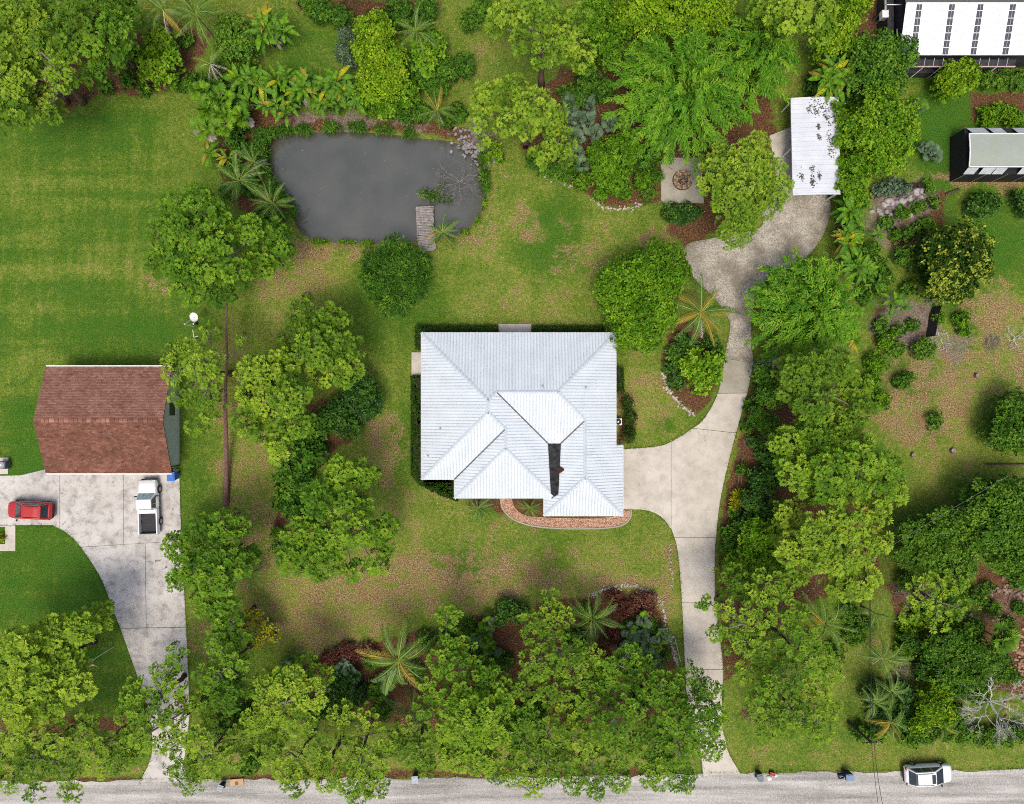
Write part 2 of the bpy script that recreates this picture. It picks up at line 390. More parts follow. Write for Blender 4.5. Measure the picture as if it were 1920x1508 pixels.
# ------------------------------------------------------------------ paving
def concrete(name, lo, hi, stain, amt, sc=1.0):
    t = NT(name); f = t.noise(9*sc, 4, 0.7); m = t.noise(0.35*sc, 4, 0.6); s2 = t.noise(0.9*sc, 6, 0.72, dist=0.3); s3 = t.noise(1.9*sc, 3, 0.6, dist=2.2); reg = t.noise(0.22*sc, 2, 0.5)
    c = t.ramp(t.math('ADD', t.math('MULTIPLY', m, 0.75), t.math('MULTIPLY', f, 0.25)), [(0.32, lo), (0.68, hi)])
    c = t.mix(t.math('MULTIPLY', t.ramp(s2, [(0.46, 0.0), (0.72, 1.0)]), amt*0.75), c, stain)
    c = t.mix(t.math('MULTIPLY', t.math('MULTIPLY', t.ramp(s3, [(0.63, 0.0), (0.69, 1.0)]), t.ramp(reg, [(0.42, 0.15), (0.6, 1.0)])), amt), c, tuple(x*0.7 for x in stain))
    c = t.mix(t.math('MULTIPLY', t.ramp(f, [(0.66, 0.0), (0.76, 1.0)]), amt*0.8), c, stain)
    t.bump(f, 0.15, 0.01)
    return t.fin(c, 0.85, 0.2)
MAT_CONC = concrete('pale_concrete', (0.45, 0.415, 0.355), (0.60, 0.565, 0.50), (0.20, 0.175, 0.14), 0.55)
MAT_CONC_ST = concrete('leaf_stained_concrete', (0.44, 0.42, 0.39), (0.61, 0.59, 0.56), (0.085, 0.075, 0.065), 0.85)
MAT_CONC_MOSS = concrete('mossy_concrete', (0.30, 0.28, 0.225), (0.42, 0.40, 0.33), (0.12, 0.11, 0.075), 0.55)
def make_gravel():
    t = NT('shell_gravel'); f = t.noise(7, 5, 0.8); m = t.noise(0.42, 4, 0.6); g = t.noise(24, 2, 0.7)
    c = t.ramp(f, [(0.33, (0.15, 0.13, 0.095)), (0.5, (0.38, 0.35, 0.29)), (0.66, (0.58, 0.55, 0.48))])
    c = t.mix(t.ramp(m, [(0.42, 0.0), (0.64, 0.8)]), c, (0.16, 0.14, 0.105))
    c = t.mix(t.ramp(t.noise(2.4, 4, 0.8), [(0.63, 0.0), (0.70, 0.75)]), c, (0.10, 0.085, 0.055))
    t.bump(t.math('ADD', f, g), 0.4, 0.03)
    return t.fin(c, 0.9, 0.15)
def make_asphalt():
    t = NT('worn_chip_seal'); f = t.noise(9, 5, 0.8); g = t.noise(30, 2, 0.8)
    mp = t.n('ShaderNodeMapping'); mp.inputs['Scale'].default_value = (0.06, 0.9, 1); t.lk(t.pos(), mp.inputs[0])
    st = t.noise(1.4, 4, 0.6, vec=mp.outputs[0]); m = t.noise(0.35, 4, 0.6)
    c = t.ramp(t.math('ADD', t.math('MULTIPLY', f, 0.55), t.math('MULTIPLY', st, 0.45)), [(0.37, (0.16, 0.155, 0.145)), (0.5, (0.36, 0.35, 0.33)), (0.62, (0.54, 0.525, 0.495))])
    c = t.mix(t.ramp(m, [(0.55, 0.0), (0.75, 0.4)]), c, (0.15, 0.145, 0.135))
    c = t.mix(t.ramp(t.noise(3.1, 4, 0.8), [(0.66, 0.0), (0.72, 0.8)]), c, (0.06, 0.055, 0.05))
    t.bump(t.math('ADD', f, g), 0.4, 0.02)
    return t.fin(c, 0.9, 0.2)
MAT_GRAVEL = make_gravel(); MAT_ASPH = make_asphalt()

def road():
    top = [(-900, 1474), (-300, 1470), (0, 1465), (240, 1463), (480, 1461), (720, 1459), (960, 1457), (1200, 1454), (1400, 1449), (1660, 1446), (1920, 1443), (2400, 1438), (2900, 1436)]
    top = spline(top, 14); rr = random.Random(5)
    top = [(x, y+rr.uniform(-3, 3)) for x, y in top]
    bot = [(2900, 1572), (-900, 1606)]
    pl = PX(top+bot)
    tag(MB().prism([tuple(p) for p in pl], -0.1, 0.035).build('road', MAT_ASPH), kind='structure')
road()

def slabs(name, polys, mat, z=0.06, gap=0.022):
    root = empty(name); tag(root, kind='structure')
    for i, pl in enumerate(polys):
        q = inset([tuple(p) for p in PX(pl)], gap)
        MB().prism(q, -0.15, z+0.004*(i % 3)).build('concrete_slab', mat, root)
    return root
# neighbour's drive (west)
L1 = spline([(113, 990), (150, 1024), (190, 1085), (214, 1150), (222, 1176)], 6)
def cut(curve, y0, y1): return [p for p in curve if y0-1e-6 <= p[1] <= y1+1e-6]
def at_y(curve, y):
    for a, b in zip(curve[:-1], curve[1:]):
        if (a[1]-y)*(b[1]-y) <= 0 and a[1] != b[1]: return (a[0]+(b[0]-a[0])*(y-a[1])/(b[1]-a[1]), y)
Lc = spline([(100, 985), (128, 1001), (152, 1026), (190, 1085), (214, 1148), (226, 1178), (250, 1245), (272, 1310), (285, 1370), (283, 1420), (262, 1467)], 6)
slabs('driveway', [
    [(-260, 897), (40, 891), (85, 880), (113, 882), (113, 992), (100, 985), (-260, 985)],
    [(113, 882), (232, 882), (232, 1021), (152, 1026)]+cut(Lc, 993, 1025)[::-1]+[(113, 992)],
    [(232, 882), (337, 880), (341, 1014), (232, 1021)],
    [(152, 1026), (273, 1018), (275, 1177)]+cut(Lc, 1027, 1178)[::-1],
    [(273, 1018), (341, 1014), (350, 1176), (275, 1177)],
    cut(Lc, 1178, 1328)+[at_y(Lc, 1330), (357, 1330), (350, 1176)],
    [at_y(Lc, 1330)]+cut(Lc, 1332, 1470)+[(352, 1463), (345, 1430), (352, 1390), (357, 1330)],
], MAT_CONC_ST)
# main drive (east)
Rr = spline([(1413, 681), (1401, 737), (1380, 812), (1358, 900), (1346, 970), (1340, 1050), (1342, 1130), (1350, 1200), (1356, 1255), (1353, 1330), (1362, 1400), (1388, 1450)], 6)
Rl = spline([(1169, 955), (1215, 958), (1245, 975), (1264, 1008), (1272, 1050), (1278, 1130), (1284, 1255), (1290, 1330), (1310, 1390), (1318, 1455)], 6)
Ru = spline([(1358, 672), (1345, 738), (1320, 784), (1298, 803), (1258, 828), (1230, 837), (1168, 842)], 6)
slabs('driveway_neck', [
    [(1358, 672)]+cut(Ru, 673, 737)+[(1345, 738), (1401, 737)]+cut(Rr, 682, 736)[::-1]+[(1413, 681)]], MAT_CONC_MOSS)
slabs('driveway', [
    [(1345, 738)]+cut(Ru, 739, 802)+[(1298, 803), (1380, 812)]+cut(Rr, 738, 811)[::-1]+[(1401, 737)],
    [(1298, 803)]+[p for p in cut(Ru, 803.5, 827.5)]+[(1258, 828), (1258, 991), (1264, 1008), (1343, 1008)]+cut(Rr, 813, 1007)[::-1]+[(1380, 812)],
    [(1160, 842)]+[p for p in Ru if p[1] > 828.5][::-1]+[(1258, 828), (1258, 991)]+[p for p in Rl if p[0] < 1257][::-1]+[(1160, 955)],
    [(1264, 1008)]+cut(Rl, 1009, 1129)+[(1278, 1130), (1342, 1130)]+cut(Rr, 1009, 1129)[::-1]+[(1343, 1008)],
    [(1278, 1130)]+cut(Rl, 1131, 1254)+[(1284, 1255), (1356, 1255)]+cut(Rr, 1131, 1254)[::-1]+[(1342, 1130)],
    [(1284, 1255)]+cut(Rl, 1256, 1389)+[(1310, 1390), (1361, 1390)]+cut(Rr, 1256, 1389)[::-1]+[(1356, 1255)],
    [(1310, 1390)]+cut(Rl, 1391, 1460)+cut(Rr, 1391, 1460)[::-1]+[(1361, 1390)],
], MAT_CONC)
pk = spline([(1413, 681), (1408, 625), (1414, 565), (1440, 522), (1484, 500), (1522, 472), (1552, 420), (1550, 366), (1476, 366), (1430, 392), (1424, 428), (1335, 447), (1283, 464), (1300, 520), (1340, 560), (1368, 605), (1364, 640), (1358, 672)], 5)
tag(MB().prism([tuple(p) for p in PX(pk)], -0.12, 0.045).build('gravel_parking', MAT_GRAVEL), kind='structure')
slabs('side_walk', [[(1413, 684), (1430, 674), (1462, 672), (1462, 690), (1428, 697), (1411, 697)]], MAT_CONC_MOSS, 0.055, 0.0)
slabs('carport_apron', [[(1442, 255), (1490, 235), (1490, 332), (1455, 332)], [(1455, 332), (1490, 332), (1490, 366), (1478, 366), (1440, 380)]], MAT_CONC, 0.05, 0.02)
slabs('patio', [[(1251, 296), (1316, 296), (1316, 336), (1279, 336), (1262, 319), (1241, 306), (1246, 300)],
                [(1238, 308), (1241, 306), (1262, 319), (1279, 336), (1316, 336), (1320, 382), (1246, 382), (1239, 376)]], MAT_CONC_MOSS, 0.07, 0.02)
slabs('stoop', [[(935, 608), (996, 608), (996, 640), (935, 640)]], MAT_CONC, 0.12, 0.0)
slabs('stoop', [[(772, 661), (800, 661), (800, 703), (772, 703)]], MAT_CONC, 0.12, 0.0)
slabs('equipment_pad', [[(-40, 858), (17, 858), (16, 889), (-40, 889)]], MAT_CONC, 0.10, 0.0)
slabs('front_walk', [[(-60, 986), (30, 985), (30, 1033), (-60, 1033), (-60, 1020), (11, 1020), (11, 988), (-60, 989)]], MAT_CONC, 0.09, 0.0)
# brick-chip walk in front of the house, with pale edging
def chip_walk():
    t = NT('brick_chips'); v = t.n('ShaderNodeTexVoronoi'); v.inputs['Scale'].default_value = 13; t.lk(t.pos(), v.inputs['Vector'])
    sp = t.n('ShaderNodeSeparateColor'); t.lk(v.outputs['Color'], sp.inputs[0])
    c = t.ramp(sp.outputs[0], [(0.0, (0.19, 0.095, 0.06)), (0.4, (0.36, 0.19, 0.12)), (0.75, (0.47, 0.29, 0.20)), (1.0, (0.58, 0.44, 0.34))])
    t.bump(v.outputs['Distance'], 0.6, 0.04)
    m = t.fin(c, 0.9, 0.15)
    outer = spline([(940, 930), (943, 952), (962, 972), (1000, 985), (1060, 990), (1130, 989), (1165, 984), (1180, 971), (1182, 957)], 6)
    inner = spline([(1167, 957), (1160, 966), (1110, 972), (1020, 970), (985, 966), (966, 952), (958, 930)], 6)
    tag(MB().prism([tuple(p) for p in PX(outer+inner)], -0.1, 0.05).build('chip_walk', m), kind='structure')
    o2 = inset([tuple(p) for p in PX(outer+inner)], -0.13)[:len(outer)]
    ring = o2+[tuple(p) for p in PX(outer)][::-1]
    tag(MB().prism(ring, -0.1, 0.11).build('walk_kerb', MAT_CONC_MOSS), kind='structure')
chip_walk()

# fine grass blades over the lawns (uncountable: one object)
PAVED = [[(-260, 880), (340, 880), (355, 1180), (360, 1470), (262, 1470), (230, 1180), (110, 990), (-260, 990)],
         [(1160, 840), (1300, 800), (1360, 670), (1415, 680), (1350, 980), (1345, 1130), (1358, 1255), (1390, 1455), (1315, 1455), (1280, 1200), (1262, 1000), (1215, 956), (1160, 956)],
         [(785, 620), (1160, 620), (1172, 970), (850, 936), (785, 900)], [(65, 685), (340, 685), (340, 890), (65, 890)], pk,
         [(-900, 1462), (480, 1456), (1400, 1444), (2900, 1436), (2900, 1620), (-900, 1620)], POND]
def grass():
    n = 150000
    X = RNG.uniform(-54, 54, n); Y = RNG.uniform(-42, 43, n)
    ex, ey = [], []                                                  # ragged turf creeping over the paving edges
    for cv_ in (Lc, Rr, Rl, Ru, pk, [(337, 885), (341, 1014), (350, 1176), (357, 1330), (350, 1463)], [(-200, 985), (100, 985)], [(-100, 1463), (480, 1459), (960, 1455), (1400, 1447), (1920, 1441)]):
        q = PX(np.array(cv_)); L = np.linalg.norm(np.diff(q, axis=0), axis=1)
        for a, b, l in zip(q[:-1], q[1:], L):
            k = int(l*46); t_ = RNG.random(k)[:, None]; w_ = a+(b-a)*t_+RNG.normal(0, .075, (k, 2))*(.4+1.2*vnoise(a[0]+t_*l, a[1]+t_*0, .9)); ex.append(w_[:, 0]); ey.append(w_[:, 1])
    ex, ey = np.concatenate(ex), np.concatenate(ey)
    px = X*S+960; py = -Y*S+754
    ok = np.ones(n, bool)
    for pl in PAVED: ok &= ~in_poly(px, py, pl)
    d, m, l, s = cover(X, Y); ok &= (m < 0.5) & (RNG.random(n) > s)
    X, Y, d, m, l, s = [a[ok] for a in (X, Y, d, m, l, s)]
    ed, em, el_, es = cover(ex, ey); X, Y = np.concatenate([X, ex]), np.concatenate([Y, ey]); d, m, l, s = [np.concatenate(p_) for p_ in ((d, ed), (m, em*0), (l, el_), (s, es*0))]; n = len(X)
    Z = np.maximum(ground_z(X, Y), np.where(np.arange(n) >= n-len(ex), .05, -9)); a = RNG.uniform(0, 2*np.pi, n); h = RNG.uniform(0.04, 0.11, n)*(1+0.7*(vnoise(X, Y, 0.8) > 0.6)); wd = RNG.uniform(0.012, 0.03, n)
    b = np.stack([X, Y, Z-0.01], -1); s1 = np.stack([np.cos(a), np.sin(a), 0*a], -1)*wd[:, None]
    tip = b+np.stack([RNG.normal(0, .7, n)*h, RNG.normal(0, .7, n)*h, h], -1)
    V = np.stack([b-s1, b+s1, tip], 1).reshape(-1, 3)
    me = np_mesh('lawn_grass', V, np.arange(3*n).reshape(-1, 3), MAT_TURF)
    cv = np.repeat(np.stack([d, m, l, s], -1), 3, 0)
    at = me.attributes.new('cover', 'FLOAT_COLOR', 'POINT'); at.data.foreach_set('color', cv.astype(np.float32).ravel())
    tag(obj('lawn_grass', me), 'short uneven lawn grass between the trees and buildings', 'grass', kind='stuff')
grass()

def litter():
    """fallen leaves, straw and wood chips lying on beds and dry turf"""
    n = 30000; X = RNG.uniform(-54, 54, n); Y = RNG.uniform(-42, 43, n); px = X*S+960; py = -Y*S+754; ok = np.ones(n, bool)
    for pl in PAVED: ok &= ~in_poly(px, py, pl)
    d, m, l, s_ = cover(X, Y); k = np.maximum(np.maximum(d*.6, m*.9), s_)*np.clip(vnoise(X, Y, .45)*2.4-.55, .08, 1); ok &= RNG.random(n) < k*.95
    X, Y, d, m = [a[ok] for a in (X, Y, d, m)]; n = len(X); Z = ground_z(X, Y)+.025; a = RNG.uniform(0, 2*np.pi, n); L = RNG.uniform(.04, .11, n); W = RNG.uniform(.012, .035, n)
    u = np.stack([np.cos(a), np.sin(a), RNG.normal(0, .2, n)], -1)*L[:, None]; v = np.stack([-np.sin(a), np.cos(a), RNG.normal(0, .2, n)], -1)*W[:, None]; c = np.stack([X, Y, Z+RNG.uniform(0, .05, n)], -1)
    V = np.stack([c-u, c+v, c+u, c-v], 1).reshape(-1, 3); T = np.repeat(np.clip(np.where(m > .5, RNG.normal(.38, .28, n), RNG.normal(.62, .22, n)), 0, 1), 4)
    t = NT('fallen_leaves_and_straw'); cc = t.ramp(t.attr('tint').outputs['Fac'], [(0, (.05, .024, .014)), (.35, (.17, .075, .035)), (.65, (.38, .26, .13)), (1, (.62, .53, .38))]); mt = t.fin(cc, .9, .1)
    tag(obj('leaf_litter', np_mesh('leaf_litter', V, np.arange(4*n).reshape(-1, 4), mt, T)), 'fallen leaves, straw and wood chips strewn over beds and dry turf', 'leaf litter', kind='stuff')
litter()
# ------------------------------------------------------------------ shared hard-surface materials
def metal_roof(name, lo, hi, dirt, amt):
    t = NT(name); n = t.noise(0.8, 4); f = t.noise(6, 4, 0.7); s2 = t.noise(1.1, 5, 0.75, dist=0.8)
    c = t.ramp(t.math('ADD', t.math('MULTIPLY', n, 0.6), t.math('MULTIPLY', f, 0.4)), [(0.3, lo), (0.7, hi)])
    c = t.mix(t.math('MULTIPLY', t.ramp(s2, [(0.60, 0.0), (0.74, 1.0)]), amt), c, dirt)
    return t.fin(c, 0.62, 0.12)
M = {}
M['roof_white'] = metal_roof('white_metal_roofing', (0.545, 0.615, 0.665), (0.645, 0.705, 0.75), (0.42, 0.45, 0.49), 0.35)
M['rib'] = plain_mat('grimy_shaded_rib_flank', (0.31, 0.34, 0.385), 0.6, 0.3, 0, 0.2, 2)  # grime, plus the ribs' shadow lines painted into the flank colour
M['roof_cap'] = metal_roof('pale_blue_hip_cap', (0.40, 0.46, 0.52), (0.50, 0.56, 0.61), (0.3, 0.33, 0.36), 0.25)
M['flashing'] = plain_mat('dark_valley_flashing', (0.10, 0.105, 0.11), 0.5, 0.4, 0.3, 0.3, 2)
M['pan'] = plain_mat('weathered_roof_pan', (0.030, 0.031, 0.034), 0.9, 0.1, 0, 0.6, 3, 0.2)
M['rust'] = plain_mat('rusty_vent_cap', (0.055, 0.022, 0.014), 0.85, 0.2, 0, 0.4, 9, 0.3)
M['stucco'] = plain_mat('pale_stucco', (0.56, 0.60, 0.57), 0.9, 0.1, 0, 0.06, 1.2, 0.1)
M['white_paint'] = plain_mat('white_paint', (0.74, 0.75, 0.75), 0.5, 0.3, 0, 0.05, 2)
M['dark'] = plain_mat('black_rubber', (0.016, 0.016, 0.018), 0.7, 0.3, 0, 0.3, 4)
M['grey'] = plain_mat('grey_metal', (0.30, 0.31, 0.32), 0.45, 0.4, 0.4, 0.12, 4)
M['wood'] = plain_mat('weathered_timber', (0.26, 0.235, 0.22), 0.9, 0.1, 0, 0.35, 5, 0.3)
M['post'] = plain_mat('dark_timber', (0.085, 0.062, 0.048), 0.9, 0.1, 0, 0.4, 5, 0.3)
M['screen'] = plain_mat('dark_screen_mesh', (0.035, 0.036, 0.042), 0.8, 0.2, 0, 0.3, 3)
def glass_mat(name, col, rough=0.06):
    t = NT(name); n = t.noise(2.5, 3, dist=1.0); c = t.ramp(n, [(0.35, tuple(x*0.6 for x in col)), (0.7, col)])
    return t.fin(c, rough, 0.6)
M['glass'] = glass_mat('tinted_car_glass', (0.040, 0.055, 0.072))
M['glass_roof'] = glass_mat('grimy_skylight_pane', (0.075, 0.085, 0.105), 0.25)

def strip_panels(poly, axis, zf, to3, width, rib, parent, mat, name='roof_panel', lift=0.03, rib_h=0.05, rib_w=0.042):
    """cut one roof plane into sheet panels; axis 0 = strips stacked along x, 1 = along y (plan units)"""
    poly = np.array(poly, float); U = poly[:, axis]; Vv = poly[:, 1-axis]; n = len(poly)
    def span(u):
        vs = []
        for i in range(n):
            a, b = U[i], U[(i+1) % n]
            if (a <= u < b) or (b <= u < a): vs.append(Vv[i]+(Vv[(i+1) % n]-Vv[i])*(u-a)/(b-a))
        return (min(vs), max(vs)) if len(vs) >= 2 else None
    def pt(u, v, dz=0.0):
        x, y = (u, v) if axis == 0 else (v, u)
        p = to3(x, y, zf(x, y)); return (p[0], p[1], p[2]+lift+dz)
    u0 = U.min(); out = []
    k = 0
    while u0 < U.max()-1e-3:
        u1 = min(u0+width, U.max()); mb = MB(); g = 0.05; ribs = []
        bk = sorted([u0, u1]+[q for q in set(U.tolist()) if u0+1e-3 < q < u1-1e-3])
        for a, b in zip(bk[:-1], bk[1:]):
            sa, sb = span(a+1e-3), span(b-1e-3)
            if not sa or not sb: continue
            aa = a+(g if a == u0 else 0); bb = b-(g if b == u1 else 0)
            vs = [pt(aa, sa[0]), pt(aa, sa[1]), pt(bb, sb[1]), pt(bb, sb[0])]
            mb.add(vs+[(x, y, z-0.02) for x, y, z in vs], [(0, 1, 2, 3), (0, 4, 5, 1), (1, 5, 6, 2), (2, 6, 7, 3), (3, 7, 4, 0)])
        ru = u0+rib*0.5
        while ru < u1-rib*0.2:
            s = span(ru)
            if s and s[1]-s[0] > 2:
                wv = rib_w/0.051
                a0, a1 = s[0]+0.4, s[1]-0.4
                A = [pt(ru-wv, a0, -.004), pt(ru+wv, a0, -.004), pt(ru+wv*.55, a0, rib_h), pt(ru-wv*.55, a0, rib_h)]
                B = [pt(ru-wv, a1, -.004), pt(ru+wv, a1, -.004), pt(ru+wv*.55, a1, rib_h), pt(ru-wv*.55, a1, rib_h)]
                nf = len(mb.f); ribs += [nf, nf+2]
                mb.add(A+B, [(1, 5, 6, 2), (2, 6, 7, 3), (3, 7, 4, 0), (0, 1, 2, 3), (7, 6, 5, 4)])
            ru += rib
        if mb.v:
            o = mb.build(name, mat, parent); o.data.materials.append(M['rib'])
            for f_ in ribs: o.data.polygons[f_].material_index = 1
            out.append(o)
        u0 = u1; k += 1
    return out

def cap_strip(p0, p1, zf, to3, half, parent, mat, name, lift=0.075, drop=0.0):
    """folded strip along a hip, ridge or valley (plan units)"""
    p0 = np.array(p0, float); p1 = np.array(p1, float); d = p1-p0; L = np.linalg.norm(d); d /= L; nn = np.array([-d[1], d[0]])*half/0.051
    mb = MB(); vs = []
    for p in (p0, p1):
        zc = max(zf(*p), -99)
        for s_ in (-1, 0, 1):
            q = p+nn*s_; z = zf(*q) if s_ else zc
            r = to3(q[0], q[1], z); vs.append((r[0], r[1], r[2]+lift-(drop if s_ else 0)))
    vs += [(x, y, z-0.06) for x, y, z in vs]
    mb.add(vs, [(0, 1, 4, 3), (1, 2, 5, 4), (0, 3, 9, 6), (2, 8, 11, 5), (0, 6, 7, 1), (1, 7, 8, 2), (3, 4, 10, 9), (4, 5, 11, 10)])
    return mb.build(name, mat, parent)

# ------------------------------------------------------------------ main house
def house():
    EZ, PT = 2.75, 0.40; u = (H-EZ)/H/S
    root = empty('house', (0, 0, 0))
    tag(root, 'house with white ribbed metal hip roof and dark roof pan, centre of the lot', 'house')
    to3 = lambda x, y, z: ((x-960)*u, -(y-754)*u, EZ+z*PT*u)
    fN = lambda x, y: y-624; fW = lambda x, y: x-790; fE = lambda x, y: 1044-x; fS1 = lambda x, y: 848-y
    fE2 = lambda x, y: 1155-x; fG = lambda x, y: x-1034; fGS = lambda x, y: 953.7-y; fS3 = lambda x, y: 899-y
    fW4 = lambda x, y: x-852; fS5 = lambda x, y: 934.8-y
    F = [([(790, 624), (1155, 624), (1043, 736), (932, 736), (917, 751)], 0, fN),
         ([(790, 624), (917, 751), (917, 772), (790, 899)], 1, fW),
         ([(790, 899), (917, 772), (948, 803), (852, 899)], 0, fS3),
         ([(852, 899), (948, 803), (948, 838.8), (852, 934.8)], 1, fW4),
         ([(852, 934.8), (948, 838.8), (1039, 929.8), (1034, 934.8)], 0, fS5),
         ([(917, 751), (932, 736), (1029, 833), (1034, 925), (1039, 929.8), (948, 838.8), (948, 803), (917, 772)], 1, fE),
         ([(932, 736), (1043, 736), (1094.5, 787.5), (1049, 833), (1029, 833)], 0, fS1),
         ([(1155, 624), (1155, 835.5), (1169, 835.5), (1169, 968.2), (1094.5, 893.2), (1094.5, 787.5), (1043, 736)], 1, fE2),
         ([(1094.5, 787.5), (1094.5, 893.2), (1019.7, 968.2), (1019.7, 934.8), (1034, 934.8), (1039, 929.8), (1045, 925), (1049, 833)], 1, fG),
         ([(1019.7, 968.2), (1094.5, 893.2), (1169, 968.2)], 0, fGS)]
    deck = MB()
    for poly, ax, zf in F:
        vs = [to3(x, y, zf(x, y)) for x, y in poly]
        a = sum(vs[i][0]*vs[(i+1) % len(vs)][1]-vs[(i+1) % len(vs)][0]*vs[i][1] for i in range(len(vs)))
        deck.add(vs if a > 0 else vs[::-1], [tuple(range(len(vs)))])
    dk = deck.build('roof', M['flashing'], root)
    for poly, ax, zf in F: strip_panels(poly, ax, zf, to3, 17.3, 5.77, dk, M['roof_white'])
    mn = lambda *fs: (lambda x, y: min(f(x, y) for f in fs)); mx = lambda *fs: (lambda x, y: max(f(x, y) for f in fs))
    caps = [((790, 624), (917, 751), mn(fN, fW)), ((1155, 624), (1043, 736), mn(fN, fE2)), ((917, 751), (917, 772), mn(fW, fE)), ((917, 751), (932, 736), mn(fN, fE)),
            ((932, 736), (1043, 736), mn(fN, fS1)), ((790, 899), (917, 772), mn(fW, fS3)), ((917, 772), (948, 803), mn(fS3, fE)), ((948, 803), (948, 838.8), mn(fW4, fE)),
            ((852, 934.8), (948, 838.8), mn(fW4, fS5)), ((948, 838.8), (1037, 927.8), mn(fS5, fE)), ((1043, 736), (1094.5, 787.5), mn(fS1, fE2)), ((1094.5, 787.5), (1094.5, 893.2), mn(fE2, fG)),
            ((1019.7, 968.2), (1094.5, 893.2), mn(fG, fGS)), ((1169, 968.2), (1094.5, 893.2), mn(fE2, fGS))]
    for i, (a, b, z) in enumerate(caps):
        cap_strip(a, b, z, to3, 0.14, dk, M['roof_cap'], 'hip_cap' if i not in (2, 4, 7, 11) else 'ridge_cap')
    for a, b, z in [((852, 899), (947, 804), mx(fS3, fW4)), ((933, 737), (1029, 833), mx(fE, fS1)), ((1093, 789), (1049, 833), mx(fS1, fG)), ((1034, 934.8), (1039, 929.8), mx(fS5, fG))]:
        cap_strip(a, b, z, to3, 0.055, dk, M['flashing'], 'valley_flashing', 0.085)
    pan = [(1027, 832, 17), (1051, 832, 17.5), (1046.5, 926, 13), (1039.5, 931, 8), (1032.5, 925, 12)]
    vs = [to3(*p) for p in pan]; vs = [(x, y, z+0.13) for x, y, z in vs][::-1]
    MB().add(vs+[(x, y, z-0.2) for x, y, z in vs], [(0, 1, 2, 3, 4)]+[(i, 5+i, 5+(i+1) % 5, (i+1) % 5) for i in range(5)]).build('roof_pan', M['pan'], dk)
    # rusty cap leaning over the pan edge
    c = to3(1049.5, 880, 16); pts = []
    for k in range(14):
        a = 2*math.pi*k/14; r = 0.36+0.05*math.sin(3*a+1)
        pts.append((c[0]+r*math.cos(a), c[1]+0.8*r*math.sin(a)))
    MB().prism(pts, c[2]+0.02, c[2]+0.22).build('vent_cap', M['rust'], dk, bevel=0.04)
    for (x, y, zf) in [(1015.5, 726, fN), (1096, 727.5, fE2), (827, 803.5, fW), (803, 855, fW)]:
        p = to3(x, y, zf(x, y)); MB().tube([(p[0], p[1], p[2]-.1), (p[0], p[1], p[2]+.32)], [0.09, 0.07], 8).build('vent_pipe', M['grey'], dk)
    ev = [(790, 624), (1155, 624), (1155, 835.5), (1169, 835.5), (1169, 968.2), (1019.7, 968.2), (1019.7, 934.8), (852, 934.8), (852, 899), (790, 899)]
    w3 = [((x-960)*u, -(y-754)*u) for x, y in ev]
    wl = inset(w3, 0.55)
    MB().prism(wl, -0.2, EZ-0.35).build('wall', M['stucco'], root)
    # soffit and fascia
    low = lambda p: EZ-0.02-(14.4*PT*u if (p in (w3[3], w3[4], w3[5], w3[6])) else 0)
    for i in range(len(w3)):
        a, b = Vector(w3[i]), Vector(w3[(i+1) % len(w3)])
        z = min(low(w3[i]), low(w3[(i+1) % len(w3)])); d = (b-a); L = d.length; mid = (a+b)/2; nrm = Vector((d.y, -d.x)).normalized()
        MB().box((mid.x-nrm.x*0.03, mid.y-nrm.y*0.03, z-0.10), (L+0.03, 0.03, 0.2), math.atan2(d.y, d.x)).build('fascia', M['white_paint'], root)
    # windows and doors on the walls
    wallh = lambda p, q, t, zc, ww, hh, nm, mt, off=0.03: None
    for i, t, ww, hh, zc, nm in [(0, .2, 1.6, 1.2, 1.5, 'window'), (0, .5, 2.4, 2.1, 1.05, 'door'), (0, .8, 1.6, 1.2, 1.5, 'window'), (9, .3, 1.4, 1.2, 1.5, 'window'), (9, .72, 1.0, 2.1, 1.05, 'door'),
                                 (1, .35, 1.4, 1.2, 1.5, 'window'), (1, .75, 1.4, 1.2, 1.5, 'window'), (3, .5, 4.9, 2.1, 1.05, 'garage_door'), (5, .5, 1.0, 1.2, 1.5, 'window'), (6, .35, 1.1, 2.1, 1.05, 'door'), (6, .75, 1.6, 1.2, 1.5, 'window'), (8, .5, 1.2, 1.2, 1.5, 'window'), (4, .5, 1.6, 1.2, 1.5, 'window')]:
        a, b = Vector(wl[i]), Vector(wl[(i+1) % len(wl)]); c = a.lerp(b, t); d = b-a; an = math.atan2(d.y, d.x); nr = Vector((d.y, -d.x)).normalized()
        # outward side
        cc = c+nr*0.03
        if in_poly(np.array([cc.x]), np.array([cc.y]), wl)[0]: nr = -nr
        q = c+nr*0.015
        o = MB().box((q.x, q.y, zc), (ww, 0.06, hh), an).build(nm, M['glass'] if nm == 'window' else M['white_paint'], root)
        if nm == 'window':
            fr = MB()
            ex = d.normalized()
            for sx in (-1, 0, 1): fr.box((q.x+ex.x*sx*ww/2+nr.x*.025, q.y+ex.y*sx*ww/2+nr.y*.025, zc), (0.07, 0.05, hh+0.07), an)
            for sz in (-1, 1): fr.box((q.x+nr.x*.022, q.y+nr.y*.022, zc+sz*hh/2), (ww, 0.05, 0.07), an)
            fr.build('window_frame', M['white_paint'], o)
    return root
house()

